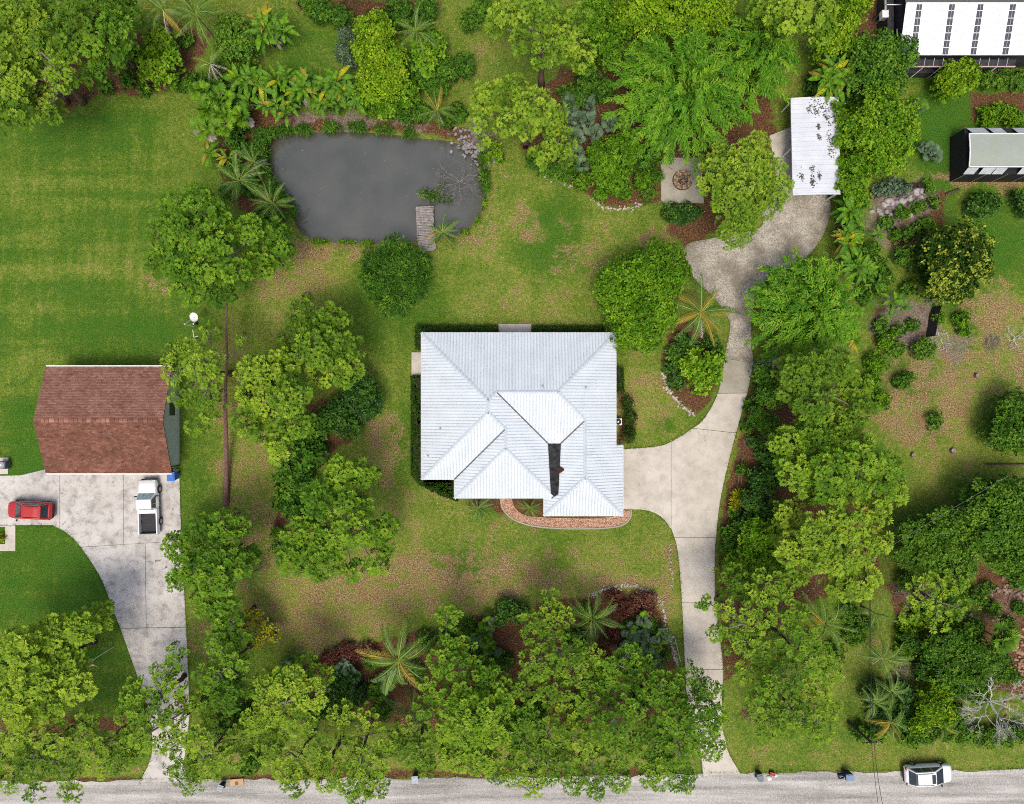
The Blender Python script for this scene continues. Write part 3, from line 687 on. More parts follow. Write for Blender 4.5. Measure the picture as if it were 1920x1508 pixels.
# ------------------------------------------------------------------ neighbour's shingled garage (west)
def barn():
    x0, x1, y0, y1 = -44.5, -32.5, -6.78, 3.36; ze, zr = 2.8, 4.5; ym = (y0+y1)/2
    root = empty('garage', ((x0+x1)/2, ym, 0)); ox, oy = root.location.x, root.location.y
    tag(root, 'detached garage with red-brown shingled gable roof behind the two parked vehicles', 'garage')
    X0, X1, Y0, Y1 = x0-ox, x1-ox, y0-oy, y1-oy
    wx0, wx1, wy0, wy1 = X0+.6, X1-.62, Y0+.45, Y1-.45
    sl = (zr-ze)/(Y1)
    zt = ze-0.12; wt = zr-0.16
    vs = [(wx0, wy0, -.2), (wx1, wy0, -.2), (wx1, wy1, -.2), (wx0, wy1, -.2), (wx0, wy0, zt), (wx1, wy0, zt), (wx1, wy1, zt), (wx0, wy1, zt), (wx0, 0, wt), (wx1, 0, wt)]
    MB().add(vs, [(0, 1, 5, 4), (2, 3, 7, 6), (1, 2, 6, 9, 5), (3, 0, 4, 8, 7)]).build('wall', M['stucco'], root)
    th = 0.09
    d = MB()
    for s_ in (-1, 1):
        e = Y1*s_
        q = [(X0, e, ze), (X1, e, ze), (X1, 0, zr), (X0, 0, zr)]
        d.add(q+[(a, b, c-th) for a, b, c in q], [(0, 1, 2, 3) if s_ < 0 else (3, 2, 1, 0), (0, 4, 5, 1), (1, 5, 6, 2), (3, 7, 4, 0), (7, 6, 5, 4)])
    rf = d.build('roof', M['post'], root)
    # shingle tabs, too many to single out: one part per roof
    V = []; T = []; rr = np.random.default_rng(3); L = math.hypot(Y1, zr-ze); rows = 34
    for s_ in (-1, 1):
        for r in range(rows):
            t0 = r/rows; t1 = (r+1.35)/rows; off = (r % 2)*0.165+rr.uniform(-.02, .02)
            xs = np.arange(X0-0.02+off-0.33, X1, 0.33)
            for x in xs:
                a, b = max(x, X0-.02), min(x+0.322, X1+.02)
                if b-a < 0.03: continue
                ya, yb = Y1*s_*(1-t0)*1.006, Y1*s_*(1-min(t1, 1))
                za, zb = ze+(zr-ze)*t0+0.034, ze+(zr-ze)*min(t1, 1)+0.008
                dz = rr.uniform(0, 0.012)
                V.append([(a, ya, za+dz), (b, ya, za+dz), (b, yb, zb), (a, yb, zb), (a, ya, za-.03), (b, ya, za-.03)])
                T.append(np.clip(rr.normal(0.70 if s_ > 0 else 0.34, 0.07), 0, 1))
    V = np.array(V); n = len(V)
    q = np.arange(n)[:, None]*6
    F = np.concatenate([q+[0, 1, 2, 3], q+[4, 5, 1, 0]]); flip = V[:, 0, 1] > 0
    F[:n][flip] = F[:n][flip][:, ::-1]; F[n:][flip] = F[n:][flip][:, ::-1]
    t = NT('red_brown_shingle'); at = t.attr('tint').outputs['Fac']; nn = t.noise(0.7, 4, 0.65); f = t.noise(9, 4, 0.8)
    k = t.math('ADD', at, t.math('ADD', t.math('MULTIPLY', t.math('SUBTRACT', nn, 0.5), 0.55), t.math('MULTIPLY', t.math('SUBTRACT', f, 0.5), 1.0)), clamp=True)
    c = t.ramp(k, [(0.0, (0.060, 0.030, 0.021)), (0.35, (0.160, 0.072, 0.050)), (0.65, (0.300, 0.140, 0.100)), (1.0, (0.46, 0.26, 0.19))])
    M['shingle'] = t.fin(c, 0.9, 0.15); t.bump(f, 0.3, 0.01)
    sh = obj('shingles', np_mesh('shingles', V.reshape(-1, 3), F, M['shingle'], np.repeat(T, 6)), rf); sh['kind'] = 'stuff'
    x = X0+0.7; i = 0
    me = None
    while x < X1-0.5:
        ln = rr.uniform(0.36, 0.52)
        m = MB()
        q = [(0, -.19, -.045), (ln-.035, -.19, -.045), (ln-.035, 0, .03), (0, 0, .03), (ln-.035, .19, -.045), (0, .19, -.045)]
        m.add(q+[(a, b, c-.03) for a, b, c in q], [(0, 1, 2, 3), (3, 2, 4, 5), (0, 6, 7, 1), (1, 7, 8, 2), (2, 8, 10, 4), (4, 10, 11, 5), (5, 11, 9, 3), (3, 9, 6, 0)])
        me = m.mesh('ridge_shingle'); a = me.attributes.new('tint', 'FLOAT', 'POINT'); a.data.foreach_set('value', np.full(12, rr.uniform(.35, .8), np.float32)); me.materials.append(M['shingle'])
        obj('ridge_shingle', me, rf, (x, 0, zr+0.05)); x += ln
    for s_ in (-1, 1):
        MB().box((0, (Y1+.075)*s_, ze-.03), (X1-X0, .13, .11)).build('gutter', M['white_paint'], root)
    # downpipe near the blue bin
    MB().tube([(X1-.1, Y0-.02, ze-.05), (X1-.1, Y0+.35, ze-.5), (wx1+.06, Y0+.5, ze-.55), (wx1+.06, Y0+.5, .1)], .055, 6).build('downpipe', M['dark'], root)
    for xx in (-3.0, 2.6): MB().box((xx, wy0-.01, 1.1), (4.2, .06, 2.2)).build('garage_door', M['white_paint'], root)
    MB().box((wx1+.01, 1.0, 1.5), (.06, 1.2, 1.0)).build('window', M['glass'], root)
barn()

# ------------------------------------------------------------------ carport
def carport():
    hz = 2.7; a = P(1485, 183, hz); b = P(1573, 366, hz); cx, cy = (a.x+b.x)/2, (a.y+b.y)/2; w2, l2 = (b.x-a.x)/2, (a.y-b.y)/2
    root = empty('carport', (cx, cy, 0), R(1.2)); tag(root, 'open carport with flat white metal roof spotted with dark leaf litter', 'carport')
    k = 0.051
    to3 = lambda x, y, z: (x*k, -y*k, hz+z*k)
    mat = metal_roof('stained_white_roofing', (0.50, 0.54, 0.60), (0.66, 0.69, 0.74), (0.045, 0.045, 0.045), 0.0)
    X, Y = w2/k, l2/k
    f1 = lambda x, y: (x+X)*0.06; f2 = lambda x, y: (X-x)*0.06
    dk = MB()
    dk.box((0, 0, hz-0.06), (2*w2-.1, 2*l2-.1, .06)); rf = dk.build('roof', M['grey'], root)
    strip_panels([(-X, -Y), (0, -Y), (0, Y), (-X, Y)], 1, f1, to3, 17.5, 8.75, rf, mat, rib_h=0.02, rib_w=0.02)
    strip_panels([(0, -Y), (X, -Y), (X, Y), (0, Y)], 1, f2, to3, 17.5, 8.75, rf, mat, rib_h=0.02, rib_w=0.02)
    for sx in (-1, 1):
        for sy in (-1, 0, 1): MB().box((sx*(w2-.15), sy*(l2-.2), (hz-.1)/2), (.12, .12, hz-.1)).build('post', M['white_paint'], root)
    for sx in (-1, 1): MB().box((sx*(w2+.012), 0, hz-.06), (.04, 2*l2, .16)).build('fascia', M['white_paint'], root)
    rr = random.Random(4)
    # clumps of fallen leaves lying on the sheet
    for (px, py, r) in [(1502, 331, .30), (1522, 340, .26), (1522, 318, .22), (1535, 329, .22), (1536, 238, .16), (1537, 257, .18), (1518, 205, .25), (1523, 341, .3), (1530, 190, .5), (1540, 200, .5), (1550, 210, .45), (1555, 225, .4), (1556, 260, .35), (1560, 285, .4), (1530, 207, .4)]:
        p = P(px, py, hz+.2); V = []
        for i in range(34):
            q = Vector((rr.gauss(0, r*.55), rr.gauss(0, r*.9), 0)); an = rr.uniform(0, 6.28); s_ = rr.uniform(.05, .11)
            x, y = p.x-cx+q.x, p.y-cy+q.y
            z = hz+0.06*(w2-abs(x))+.04+rr.uniform(0, .05)
            V += [(x+s_*math.cos(an+t), y+s_*math.sin(an+t)*.7, z+rr.uniform(0, .02)) for t in (0, 2.1, 4.2)]
        o = obj('leaf_litter', np_mesh('leaf_litter', np.array(V), np.arange(102).reshape(-1, 3), plain_mat('damp_leaves', (.075, .07, .06), .9)), root); o['kind'] = 'stuff'
carport()

# ------------------------------------------------------------------ white-roofed screened building (north-east corner)
def pool_house():
    ze, zr = 3.0, 4.1
    A = P(1686, 104, ze); B = P(1921, 104, ze)
    x0, x1 = A.x, P(2040, 104, ze).x; ye = A.y; yr = P(1700, 7, zr).y; yn = 2*yr-ye
    root = empty('screened_building', ((x0+x1)/2, yr, 0)); ox, oy = root.location.x, root.location.y
    tag(root, 'screened building with bright white metal roof and four dark skylight strips, top right', 'building')
    k = 0.051; to3 = lambda x, y, z: (x*k-ox, y*k-oy, z*k)
    rw = metal_roof('bright_white_roofing', (0.74, 0.75, 0.76), (0.80, 0.81, 0.81), (0.5, 0.5, 0.5), 0.15)
    zf = lambda x, y: (ze+(zr-ze)*(y*k-ye)/(yr-ye))/k
    dk = MB(); dk.add([(x0-ox, ye-oy, ze-.02), (x1-ox, ye-oy, ze-.02), (x1-ox, 0, zr-.02), (x0-ox, 0, zr-.02)], [(0, 1, 2, 3)])
    dk.add([(x0-ox, 0, zr-.02), (x1-ox, 0, zr-.02), (x1-ox, yn-oy, ze-.02), (x0-ox, yn-oy, ze-.02)], [(0, 1, 2, 3)])
    rf = dk.build('roof', plain_mat('dark_grey_shingle', (0.12, 0.12, 0.115), .9, .1, 0, .4, 12, .3), root)
    sk = []
    for pa, pb in [(1712.5, 1722.5), (1773, 1783.5), (1826, 1836.5), (1886, 1897), (1942, 1953), (1995, 2006)]:
        zz = (ze+zr)/2; sk.append((P(pa, 50, zz).x, P(pb, 50, zz).x))
    edges = [x0]+[v for s_ in sk for v in s_]+[x1]
    for a, b in zip(edges[::2], edges[1::2]):
        n = max(1, round((b-a)/1.05)); wd = (b-a)/n
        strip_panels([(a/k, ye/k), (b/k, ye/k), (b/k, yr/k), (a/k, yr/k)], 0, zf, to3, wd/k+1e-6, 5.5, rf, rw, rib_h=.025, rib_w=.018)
    for a, b in sk:
        for j in range(7):
            t0, t1 = j/7+.012, (j+1)/7-.012
            ya, yb = ye+(yr-ye)*t0, ye+(yr-ye)*t1; za, zb = ze+(zr-ze)*t0+.015, ze+(zr-ze)*t1+.015
            MB().add([(a+.05-ox, ya-oy, za), (b-.05-ox, ya-oy, za), (b-.05-ox, yb-oy, zb), (a+.05-ox, yb-oy, zb)], [(0, 1, 2, 3)]).build('skylight_pane', M['glass_roof'], rf)
            m = MB(); m.add([(a-ox, ya-.07-oy, za+.02), (b-ox, ya-.07-oy, za+.02), (b-ox, ya-oy, za+.02), (a-ox, ya-oy, za+.02)], [(0, 1, 2, 3)])
            m.build('glazing_bar', M['white_paint'], rf)
        c = (a+b)/2-ox
        MB().add([(c-.03, ye-oy, ze+.045), (c+.03, ye-oy, ze+.045), (c+.03, 0, zr+.045), (c-.03, 0, zr+.045)], [(0, 1, 2, 3)]).build('glazing_bar', M['grey'], rf)
    MB().tube([(x0-ox, 0, zr+.04), (x1-ox, 0, zr+.04)], .09, 6).build('ridge_cap', M['white_paint'], rf)
    MB().prism([(x0+.4-ox, ye+.3-oy), (x1-ox, ye+.3-oy), (x1-ox, yn-oy), (x0+.4-ox, yn-oy)], -.2, ze-.15).build('wall', M['screen'], root)
    # screened porch along the south side
    py = P(1700, 126, 2.2).y; pz = 2.25; xa, xb = P(1697, 115, pz).x, P(1903, 115, pz).x
    pr = MB(); pr.prism([(xa-ox, py-oy), (xb-ox, py-oy), (xb-ox, ye-oy+.2), (xa-ox, ye-oy+.2)], -.1, 1.0); ph = pr.build('porch_base', M['screen'], root)
    nb = 12
    for i in range(nb):
        a = xa+(xb-xa)*i/nb; b = xa+(xb-xa)*(i+1)/nb
        MB().add([(a+.04-ox, py+.05-oy, pz), (b-.04-ox, py+.05-oy, pz), (b-.04-ox, ye-.15-oy, pz+.25), (a+.04-ox, ye-.15-oy, pz+.25)], [(0, 1, 2, 3)]).build('screen_panel', M['screen'], ph)
        MB().box((a-ox, (py+ye)/2-oy, pz+.15), (.06, abs(ye-py), .08), 0, math.atan2(.25, ye-py)).build('rafter', M['grey'], ph)
        if i % 2 == 0: MB().box((a+.02-ox, py-oy, pz/2), (.08, .08, pz)).build('post', M['white_paint'], ph)
    MB().box(((xa+xb)/2-ox, py-oy, pz+.02), (xb-xa, .09, .1)).build('beam', plain_mat('faded_pink_beam', (.5, .36, .34), .6), ph)
    # west lean-to, dark screen with an awning frame
    wx = P(1664, 60, 2.0).x
    MB().prism([(wx-ox, ye+1.2-oy), (x0-ox+.05, ye+.6-oy), (x0-ox+.05, yn-oy), (wx-ox, yn-oy)], -.1, 2.0).build('lean_to', M['screen'], root)
    p0, p1, p2 = P(1666, 83, 2.1), P(1682, 68, 2.3), P(1682, 55, 2.3)
    MB().tube([p0-Vector((ox, oy, 0)), p1-Vector((ox, oy, 0)), p2-Vector((ox, oy, 0))], .05, 6).build('awning_frame', M['white_paint'], root)
    q0, q1 = P(1663, 9, 2.4), P(1690, 9, 2.6)
    MB().tube([q0-Vector((ox, oy, 0)), q1-Vector((ox, oy, 0))], .05, 6).build('roof_brace', M['white_paint'], root)
    # air-conditioning box on its stand with a duct
    c = P(1661, 25, 2.1)
    ac = empty('air_conditioner', (c.x, c.y, 0)); tag(ac, 'pale grey air conditioning box with duct at the corner of the screened building', 'air conditioner')
    MB().box((0, 0, 1.75), (.62, .72, .6)).build('cabinet', M['white_paint'], ac, bevel=.03)
    MB().box((0, -.365, 1.75), (.46, .02, .42)).build('grille', M['grey'], ac)
    MB().tube([(0, .3, 2.0), (-.02, .7, 2.1), (-.1, 1.6, 2.1)], .13, 8).build('duct', M['grey'], ac)
    for sx in (-1, 1):
        for sy in (-1, 1): MB().box((sx*.26, sy*.3, .72), (.05, .05, 1.46)).build('leg', M['grey'], ac)
pool_house()

# ------------------------------------------------------------------ shade house with tarpaulin roof (east)
def shade_house():
    zt, ze = 3.0, 2.35
    L = P(1817, 283, zt).x; xr = P(2060, 283, zt).x; yn = P(1830, 251, zt).y; ys = P(1830, 313, zt).y
    yne = P(1830, 240, ze).y; yse = P(1830, 327, ze).y
    root = empty('shade_house', ((L+xr)/2, (yn+ys)/2, 0)); ox, oy = root.location.x, root.location.y
    tag(root, 'long shade house with sagging grey tarpaulin roof and black skirts at the right edge', 'shade house')
    t = NT('grey_tarpaulin'); n = t.noise(0.9, 4); wv = t.n('ShaderNodeTexBrick'); wv.inputs['Scale'].default_value = 2.5; wv.inputs['Color1'].default_value = (.30, .335, .30, 1); wv.inputs['Color2'].default_value = (.33, .36, .33, 1); wv.inputs['Mortar'].default_value = (.22, .25, .235, 1); wv.inputs['Mortar Size'].default_value = .015
    t.lk(t.pos(), wv.inputs['Vector'])
    c = t.mix(t.ramp(n, [(.35, 0.), (.7, .55)]), wv.outputs['Color'], (.27, .32, .22)); t.bump(t.noise(3, 3), .5, .04); tarp = t.fin(c, .6, .3)
    lt = plain_mat('pale_tarp_strip', (.42, .46, .48), .5, .3, 0, .15, 2, .3)
    nx, ny = 30, 10; V = []
    for j in range(ny+1):
        for i in range(nx+1):
            x = L+(xr-L)*i/nx; y = ys+(yn-ys)*j/ny
            V.append((x-ox, y-oy, zt+.12*math.sin(math.pi*j/ny)+.04*math.sin(i*1.7+j)*math.sin(j*.9)))
    F = [(j*(nx+1)+i, j*(nx+1)+i+1, (j+1)*(nx+1)+i+1, (j+1)*(nx+1)+i) for j in range(ny) for i in range(nx)]
    obj('tarpaulin', np_mesh('tarpaulin', np.array(V), np.array(F), tarp, smooth=True), root)
    for edge in ((yn, zt), (ys, zt)): MB().tube([(L-ox, edge[0]-oy, edge[1]+.03), (xr-ox, edge[0]-oy, edge[1]+.03)], .06, 6).build('tarp_hem', M['white_paint'], root)
    MB().tube([(L-ox, yn-oy, zt+.03), (L-ox, (yn+ys)/2-oy, zt+.16), (L-ox, ys-oy, zt+.03)], .06, 6).build('tarp_hem', M['white_paint'], root)
    for pa, pb in [(1822, 1855), (1862, 1888), (1908, 1960), (1968, 2040)]:
        a, b = P(pa, 245, zt).x, P(pb, 245, zt).x
        MB().add([(a+.15-ox, yn+.06-oy, zt-.05), (b+.1-ox, yn+.06-oy, zt-.05), (b-.1-ox, yne-oy, ze), (a-.1-ox, yne-oy, ze)], [(0, 1, 2, 3)]).build('side_tarp', lt, root)
    for pa, pb in [(1815, 1836), (1844, 1868), (1869, 1890), (1917, 1980), (1988, 2040)]:
        a, b = P(pa, 320, zt).x, P(pb, 320, zt).x
        MB().add([(a-ox-.05, yse-oy, ze), (b-ox-.1, yse-oy, ze), (b+.05-ox, ys-.06-oy, zt-.05), (a+.05-ox, ys-.06-oy, zt-.05)], [(0, 1, 2, 3)]).build('side_tarp', lt, root)
    MB().prism([(L+.05-ox, yse+.02-oy), (xr-ox, yse+.02-oy), (xr-ox, yne-.02-oy), (L+.05-ox, yne-.02-oy)], -.1, ze-.08).build('skirt', M['dark'], root)
    for i in range(7):
        x = L+.1+(xr-L-.2)*i/6
        for y in (yse, yne): MB().tube([(x-ox, y-oy, 0), (x-ox, y-oy, ze)], .04, 6).build('post', M['grey'], root)
shade_house()
# ------------------------------------------------------------------ foliage engine
LM = {
 'pine':   leaf_mat('slash_pine_needles', (0.039, 0.092, 0.009), (0.121, 0.236, 0.017), (0.297, 0.418, 0.033)),
 'pine_d': leaf_mat('deep_green_pine_needles', (0.031, 0.088, 0.009), (0.095, 0.211, 0.014), (0.236, 0.374, 0.026)),
 'bright': leaf_mat('bright_broad_leaf', (0.041, 0.121, 0.009), (0.115, 0.265, 0.013), (0.271, 0.442, 0.024)),
 'lime':   leaf_mat('lime_broad_leaf', (0.052, 0.132, 0.008), (0.163, 0.317, 0.012), (0.348, 0.493, 0.025)),
 'mid':    leaf_mat('mid_green_leaf', (0.021, 0.072, 0.011), (0.069, 0.181, 0.017), (0.175, 0.319, 0.029)),
 'dark':   leaf_mat('dark_glossy_leaf', (0.012, 0.041, 0.008), (0.032, 0.108, 0.013), (0.106, 0.227, 0.023), rough=0.4, spec=0.4),
 'mango':  leaf_mat('two_tone_leaf', (0.011, 0.037, 0.007), (0.033, 0.090, 0.009), (0.363, 0.440, 0.050)),
 'grey':   leaf_mat('grey_green_leaf', (0.045, 0.085, 0.050), (0.119, 0.198, 0.109), (0.238, 0.317, 0.188)),
 'red':    leaf_mat('reddish_leaf', (0.060, 0.016, 0.012), (0.170, 0.060, 0.040), (0.330, 0.165, 0.110)),
 'yellow': leaf_mat('yellow_green_leaf', (0.127, 0.149, 0.009), (0.333, 0.345, 0.016), (0.552, 0.529, 0.034)),
 'bamboo': leaf_mat('bamboo_leaf', (0.025, 0.095, 0.008), (0.082, 0.229, 0.014), (0.222, 0.399, 0.027)),
 'palm':   leaf_mat('palm_frond_green', (0.025, 0.077, 0.012), (0.081, 0.173, 0.022), (0.235, 0.328, 0.049), rough=0.4, spec=0.4),
 'palm_y': leaf_mat('ageing_palm_frond', (0.110, 0.100, 0.016), (0.270, 0.220, 0.030), (0.430, 0.330, 0.070), rough=0.45),
 'palm_b': leaf_mat('dead_palm_frond', (0.190, 0.150, 0.110), (0.380, 0.330, 0.270), (0.560, 0.520, 0.450), 0.1),
 'hedge':  leaf_mat('clipped_hedge_leaf', (0.011, 0.036, 0.005), (0.032, 0.084, 0.010), (0.086, 0.158, 0.020)),
 'brown':  leaf_mat('dry_brown_stems', (0.100, 0.055, 0.030), (0.240, 0.155, 0.090), (0.420, 0.310, 0.200), 0.1),
}
MAT_BARK = plain_mat('pine_bark', (0.150, 0.092, 0.070), 0.9, 0.1, 0, 0.45, 7, 0.4)
MAT_BARK_G = plain_mat('grey_bark', (0.20, 0.175, 0.155), 0.9, 0.1, 0, 0.35, 7, 0.4)
MAT_DEAD = plain_mat('bleached_dead_wood', (0.50, 0.48, 0.45), 0.85, 0.1, 0, 0.2, 5, 0.2)
MAT_DEAD2 = plain_mat('grey_dead_wood', (0.23, 0.205, 0.18), 0.9, 0.1, 0, 0.3, 5, 0.2)

def frames(n):
    n = n/np.linalg.norm(n, axis=1, keepdims=True); yaw = RNG.uniform(0, 2*np.pi, len(n))
    ref = np.where(np.abs(n[:, 2:3]) < 0.9, np.array([[0, 0, 1.]]), np.array([[1., 0, 0]]))
    a = np.cross(ref, n); a /= np.linalg.norm(a, axis=1, keepdims=True); b = np.cross(n, a)
    c, s = np.cos(yaw)[:, None], np.sin(yaw)[:, None]
    return np.stack([a*c+b*s, -a*s+b*c, n], -1)
def scatter(tpls, pos, nrm, scale, tint, jit=0.12):
    """copy random templates (V,F) to pos with their z axis along nrm -> V, F, tint"""
    Fm = frames(nrm); which = RNG.integers(0, len(tpls), len(pos)); Vs, Fs, Ts = [], [], []; base = 0
    for k, (tv, tf) in enumerate(tpls):
        m = which == k
        if not m.any(): continue
        v = np.einsum('nij,vj->nvi', Fm[m], tv)*scale[m][:, None, None]+pos[m][:, None, :]
        nv, cnt = len(tv), int(m.sum())
        f = tf[None]+(np.arange(cnt)*nv)[:, None, None]+base
        t = np.clip(np.repeat(tint[m], nv)+np.repeat(RNG.normal(0, jit, cnt*(nv//tf.shape[1])), tf.shape[1])[:cnt*nv], 0, 1)
        Vs.append(v.reshape(-1, 3)); Fs.append(f.reshape(-1, tf.shape[1])); Ts.append(t); base += nv*cnt
    return np.concatenate(Vs), np.concatenate(Fs), np.concatenate(Ts)
def tuft_tpl(n, L=0.46, w=0.06):
    """spray of needle fans round a twig end, open in the middle"""
    V = []
    for i in range(n):
        a = 2*np.pi*i/n+RNG.uniform(-.14, .14); el = R(RNG.uniform(4, 40)); l = L*RNG.uniform(.80, 1.10); k = w/2*RNG.uniform(.75, 1.25)
        d = np.array([math.cos(a)*math.cos(el), math.sin(a)*math.cos(el), math.sin(el)]); s = np.array([-math.sin(a), math.cos(a), RNG.uniform(-.4, .4)])*k
        V += [d*l*.20, d*l*.74+s, d*l, d*l*.74-s]
    return np.array(V), np.arange(4*n).reshape(-1, 4)
def rosette_tpl(n, L, W, e0, e1, fold=0.25):
    V = []
    for i in range(n):
        a = 2*np.pi*i/n*2.4+RNG.uniform(-.4, .4); el = R(RNG.uniform(e0, e1)); l = L*RNG.uniform(.7, 1.15)
        d = np.array([math.cos(a)*math.cos(el), math.sin(a)*math.cos(el), math.sin(el)]); s = np.array([-math.sin(a), math.cos(a), 0])*W/2*RNG.uniform(.8, 1.2)
        up = np.array([0, 0, W*fold]); mid = d*l*.5
        V += [d*l*.08, mid+s+up, d*l-np.array([0, 0, l*.12]), mid-s+up]
    return np.array(V), np.arange(4*n).reshape(-1, 4)
TUFT = [tuft_tpl(22, .45, .120) for _ in range(7)]
TUFT_S = [tuft_tpl(18, .37, .104) for _ in range(6)]
def ros(n, L, W, e0, e1): return [rosette_tpl(n, L, W, e0, e1) for _ in range(5)]
SP = {  # templates, spacing, clump size, depth layers, jitter
 'broad':  dict(t=ros(7, .32, .16, 5, 50), s=.31, c=.75, jit=.12),
 'fine':   dict(t=ros(8, .24, .11, 5, 55), s=.25, c=.6, jit=.12),
 'tiny':   dict(t=ros(8, .15, .08, 10, 70), s=.19, c=.5, jit=.14),
 'feather': dict(t=ros(8, .55, .085, 10, 65), s=.34, c=.7, jit=.14),
 'big':    dict(t=ros(6, .50, .24, 10, 50), s=.46, c=1.1, jit=.12),
}
def poisson_disc(r, sp, rx=1.0, ry=1.0):
    """jittered hex points in an ellipse of radii r*rx, r*ry"""
    g = []
    ny = int(r*ry/sp/.86)+2; nx = int(r*rx/sp)+2
    for j in range(-ny, ny+1):
        for i in range(-nx, nx+1):
            x = (i+.5*(j % 2))*sp+RNG.normal(0, sp*.26); y = j*sp*.86+RNG.normal(0, sp*.26)
            if (x/(r*rx))**2+(y/(r*ry))**2 < 1+RNG.uniform(-.18, .10): g.append((x, y))
    return np.array(g).reshape(-1, 2)

def branch_tubes(mb, p0, p1, r0, r1, n=4, wig=0.12, seg=4):
    p0, p1 = Vector(p0), Vector(p1); d = p1-p0; pts = []
    for i in range(seg+1):
        t = i/seg; q = p0.lerp(p1, t)
        if 0 < i < seg: q = q+Vector(RNG.normal(0, wig*d.length*.12, 3))
        q.z += d.length*.10*math.sin(math.pi*t)*(-1)
        pts.append(q)
    mb.tube(pts, [r0+(r1-r0)*i/seg for i in range(seg+1)], n, cap=False)
    return pts

def pine(label, h, lobes, base=None, bright=0.0, mat='pine', dens=1.0, lean=None, small=False, bare=0.0, name='pine_tree', group='pines around the lot'):
    """lobes: apparent (x, y, radius) of each puff of the crown"""
    L3 = []
    cx = np.mean([l[0] for l in lobes]); cy = np.mean([l[1] for l in lobes]); mr = max(1, max(math.hypot(l[0]-cx, l[1]-cy) for l in lobes))
    for (px, py, r) in lobes:
        q = 1-math.hypot(px-cx, py-cy)/mr
        z = h*(0.64+0.24*q+RNG.uniform(-.11, .11)); p = P(px, py, z); L3.append((np.array(p), r*.95/S*(H-z)/H))
    b = P(*base) if base else P(cx, cy, h*0.72); b.z = 0
    root = empty(name, b); tag(root, label, 'tree', group); bo = np.array([b.x, b.y, 0])
    # trunk
    if lean: top = np.array(P(lean[0], lean[1], lean[2]))-bo
    else: top = np.mean([c for c, r in L3], 0)-bo; top[2] = h*.86
    tr = MB(); r0 = 0.13+0.016*h; pts = []
    for i in range(9):
        t = i/8; pts.append(Vector((top[0]*t+RNG.normal(0, .06), top[1]*t+RNG.normal(0, .06), -.1+top[2]*t)))
    tr.tube(pts, [r0*(1.25 if i == 0 else 1-.88*i/8) for i in range(9)], 8); tr.build('trunk', MAT_BARK, root, smooth=True)
    br = MB(); pos, nrm, tin = [], [], []
    for c, r in L3:
        c = c-bo; t = np.clip((c[2]-.22*math.hypot(c[0]-top[0], c[1]-top[1]))/top[2], .96 if lean else .35, 1.0); st = Vector(top*t)
        hub = Vector(c)-Vector((0, 0, r*.35)); branch_tubes(br, st, hub, .085, .045, 5)
        sp = (0.50 if small else 0.61)/dens**.5
        g = poisson_disc(r, sp)
        if not len(g): continue
        keep = RNG.random(len(g)) > .04+bare*.8; g = g[keep]; d2 = (g**2).sum(1)/(r*r)
        z = c[2]+r*.72*np.sqrt(np.clip(1-d2*.95, 0.03, 1))-r*.4+RNG.normal(0, .06, len(g))
        p = np.column_stack([g[:, 0]+c[0], g[:, 1]+c[1], z]); pos.append(p)
        nr = np.column_stack([g[:, 0]/r*.75, g[:, 1]/r*.75, np.full(len(g), 1.3)])+RNG.normal(0, .10, (len(g), 3)); nrm.append(nr)
        tin.append(np.full(len(g), .52+bright)+RNG.normal(0, .13)+RNG.normal(0, .12, len(g)))
        # under layers
        for f_, dz, ks in (((1.0, .5, 1.25),) if small else ((1.0, .55, 1.08), (.9, 1.15, 1.3))):
            g2 = poisson_disc(r*f_, sp*ks); d2 = (g2**2).sum(1)/(r*r)
            p2 = np.column_stack([g2[:, 0]+c[0], g2[:, 1]+c[1], c[2]+r*.62*np.sqrt(np.clip(1-d2*.95, .03, 1))-r*.4-dz+RNG.normal(0, .12, len(g2))])
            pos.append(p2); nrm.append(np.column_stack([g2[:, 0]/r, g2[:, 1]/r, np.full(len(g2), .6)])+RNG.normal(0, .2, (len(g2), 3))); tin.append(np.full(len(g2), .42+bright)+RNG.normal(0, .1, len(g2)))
        for q in p[RNG.permutation(len(p))[:max(4, len(p)//3)]]:
            branch_tubes(br, hub+Vector(RNG.normal(0, .15, 3)), q-np.array([0, 0, .05]), .028, .012, 3, .2, 3)
    for k in range(int(2+bare*14)):                                   # a few bare dead limbs
        c, r = L3[RNG.integers(0, len(L3))]; a = RNG.uniform(0, 6.28); e = (c-bo)+np.array([math.cos(a), math.sin(a), -.15])*r*RNG.uniform(.9, 1.35)
        pp = branch_tubes(br, Vector((c-bo))-Vector((0, 0, r*.3)), e, .04, .015, 3, .3, 4)
        for j in range(3): branch_tubes(br, pp[2], Vector(e)+Vector(RNG.normal(0, .5, 3)), .02, .008, 3, .3, 3)
    br.build('branches', MAT_BARK_G, root)
    pos, nrm, tin = np.concatenate(pos), np.concatenate(nrm), np.concatenate(tin)
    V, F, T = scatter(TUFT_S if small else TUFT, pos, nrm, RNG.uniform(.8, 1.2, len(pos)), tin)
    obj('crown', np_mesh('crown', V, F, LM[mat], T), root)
    return root

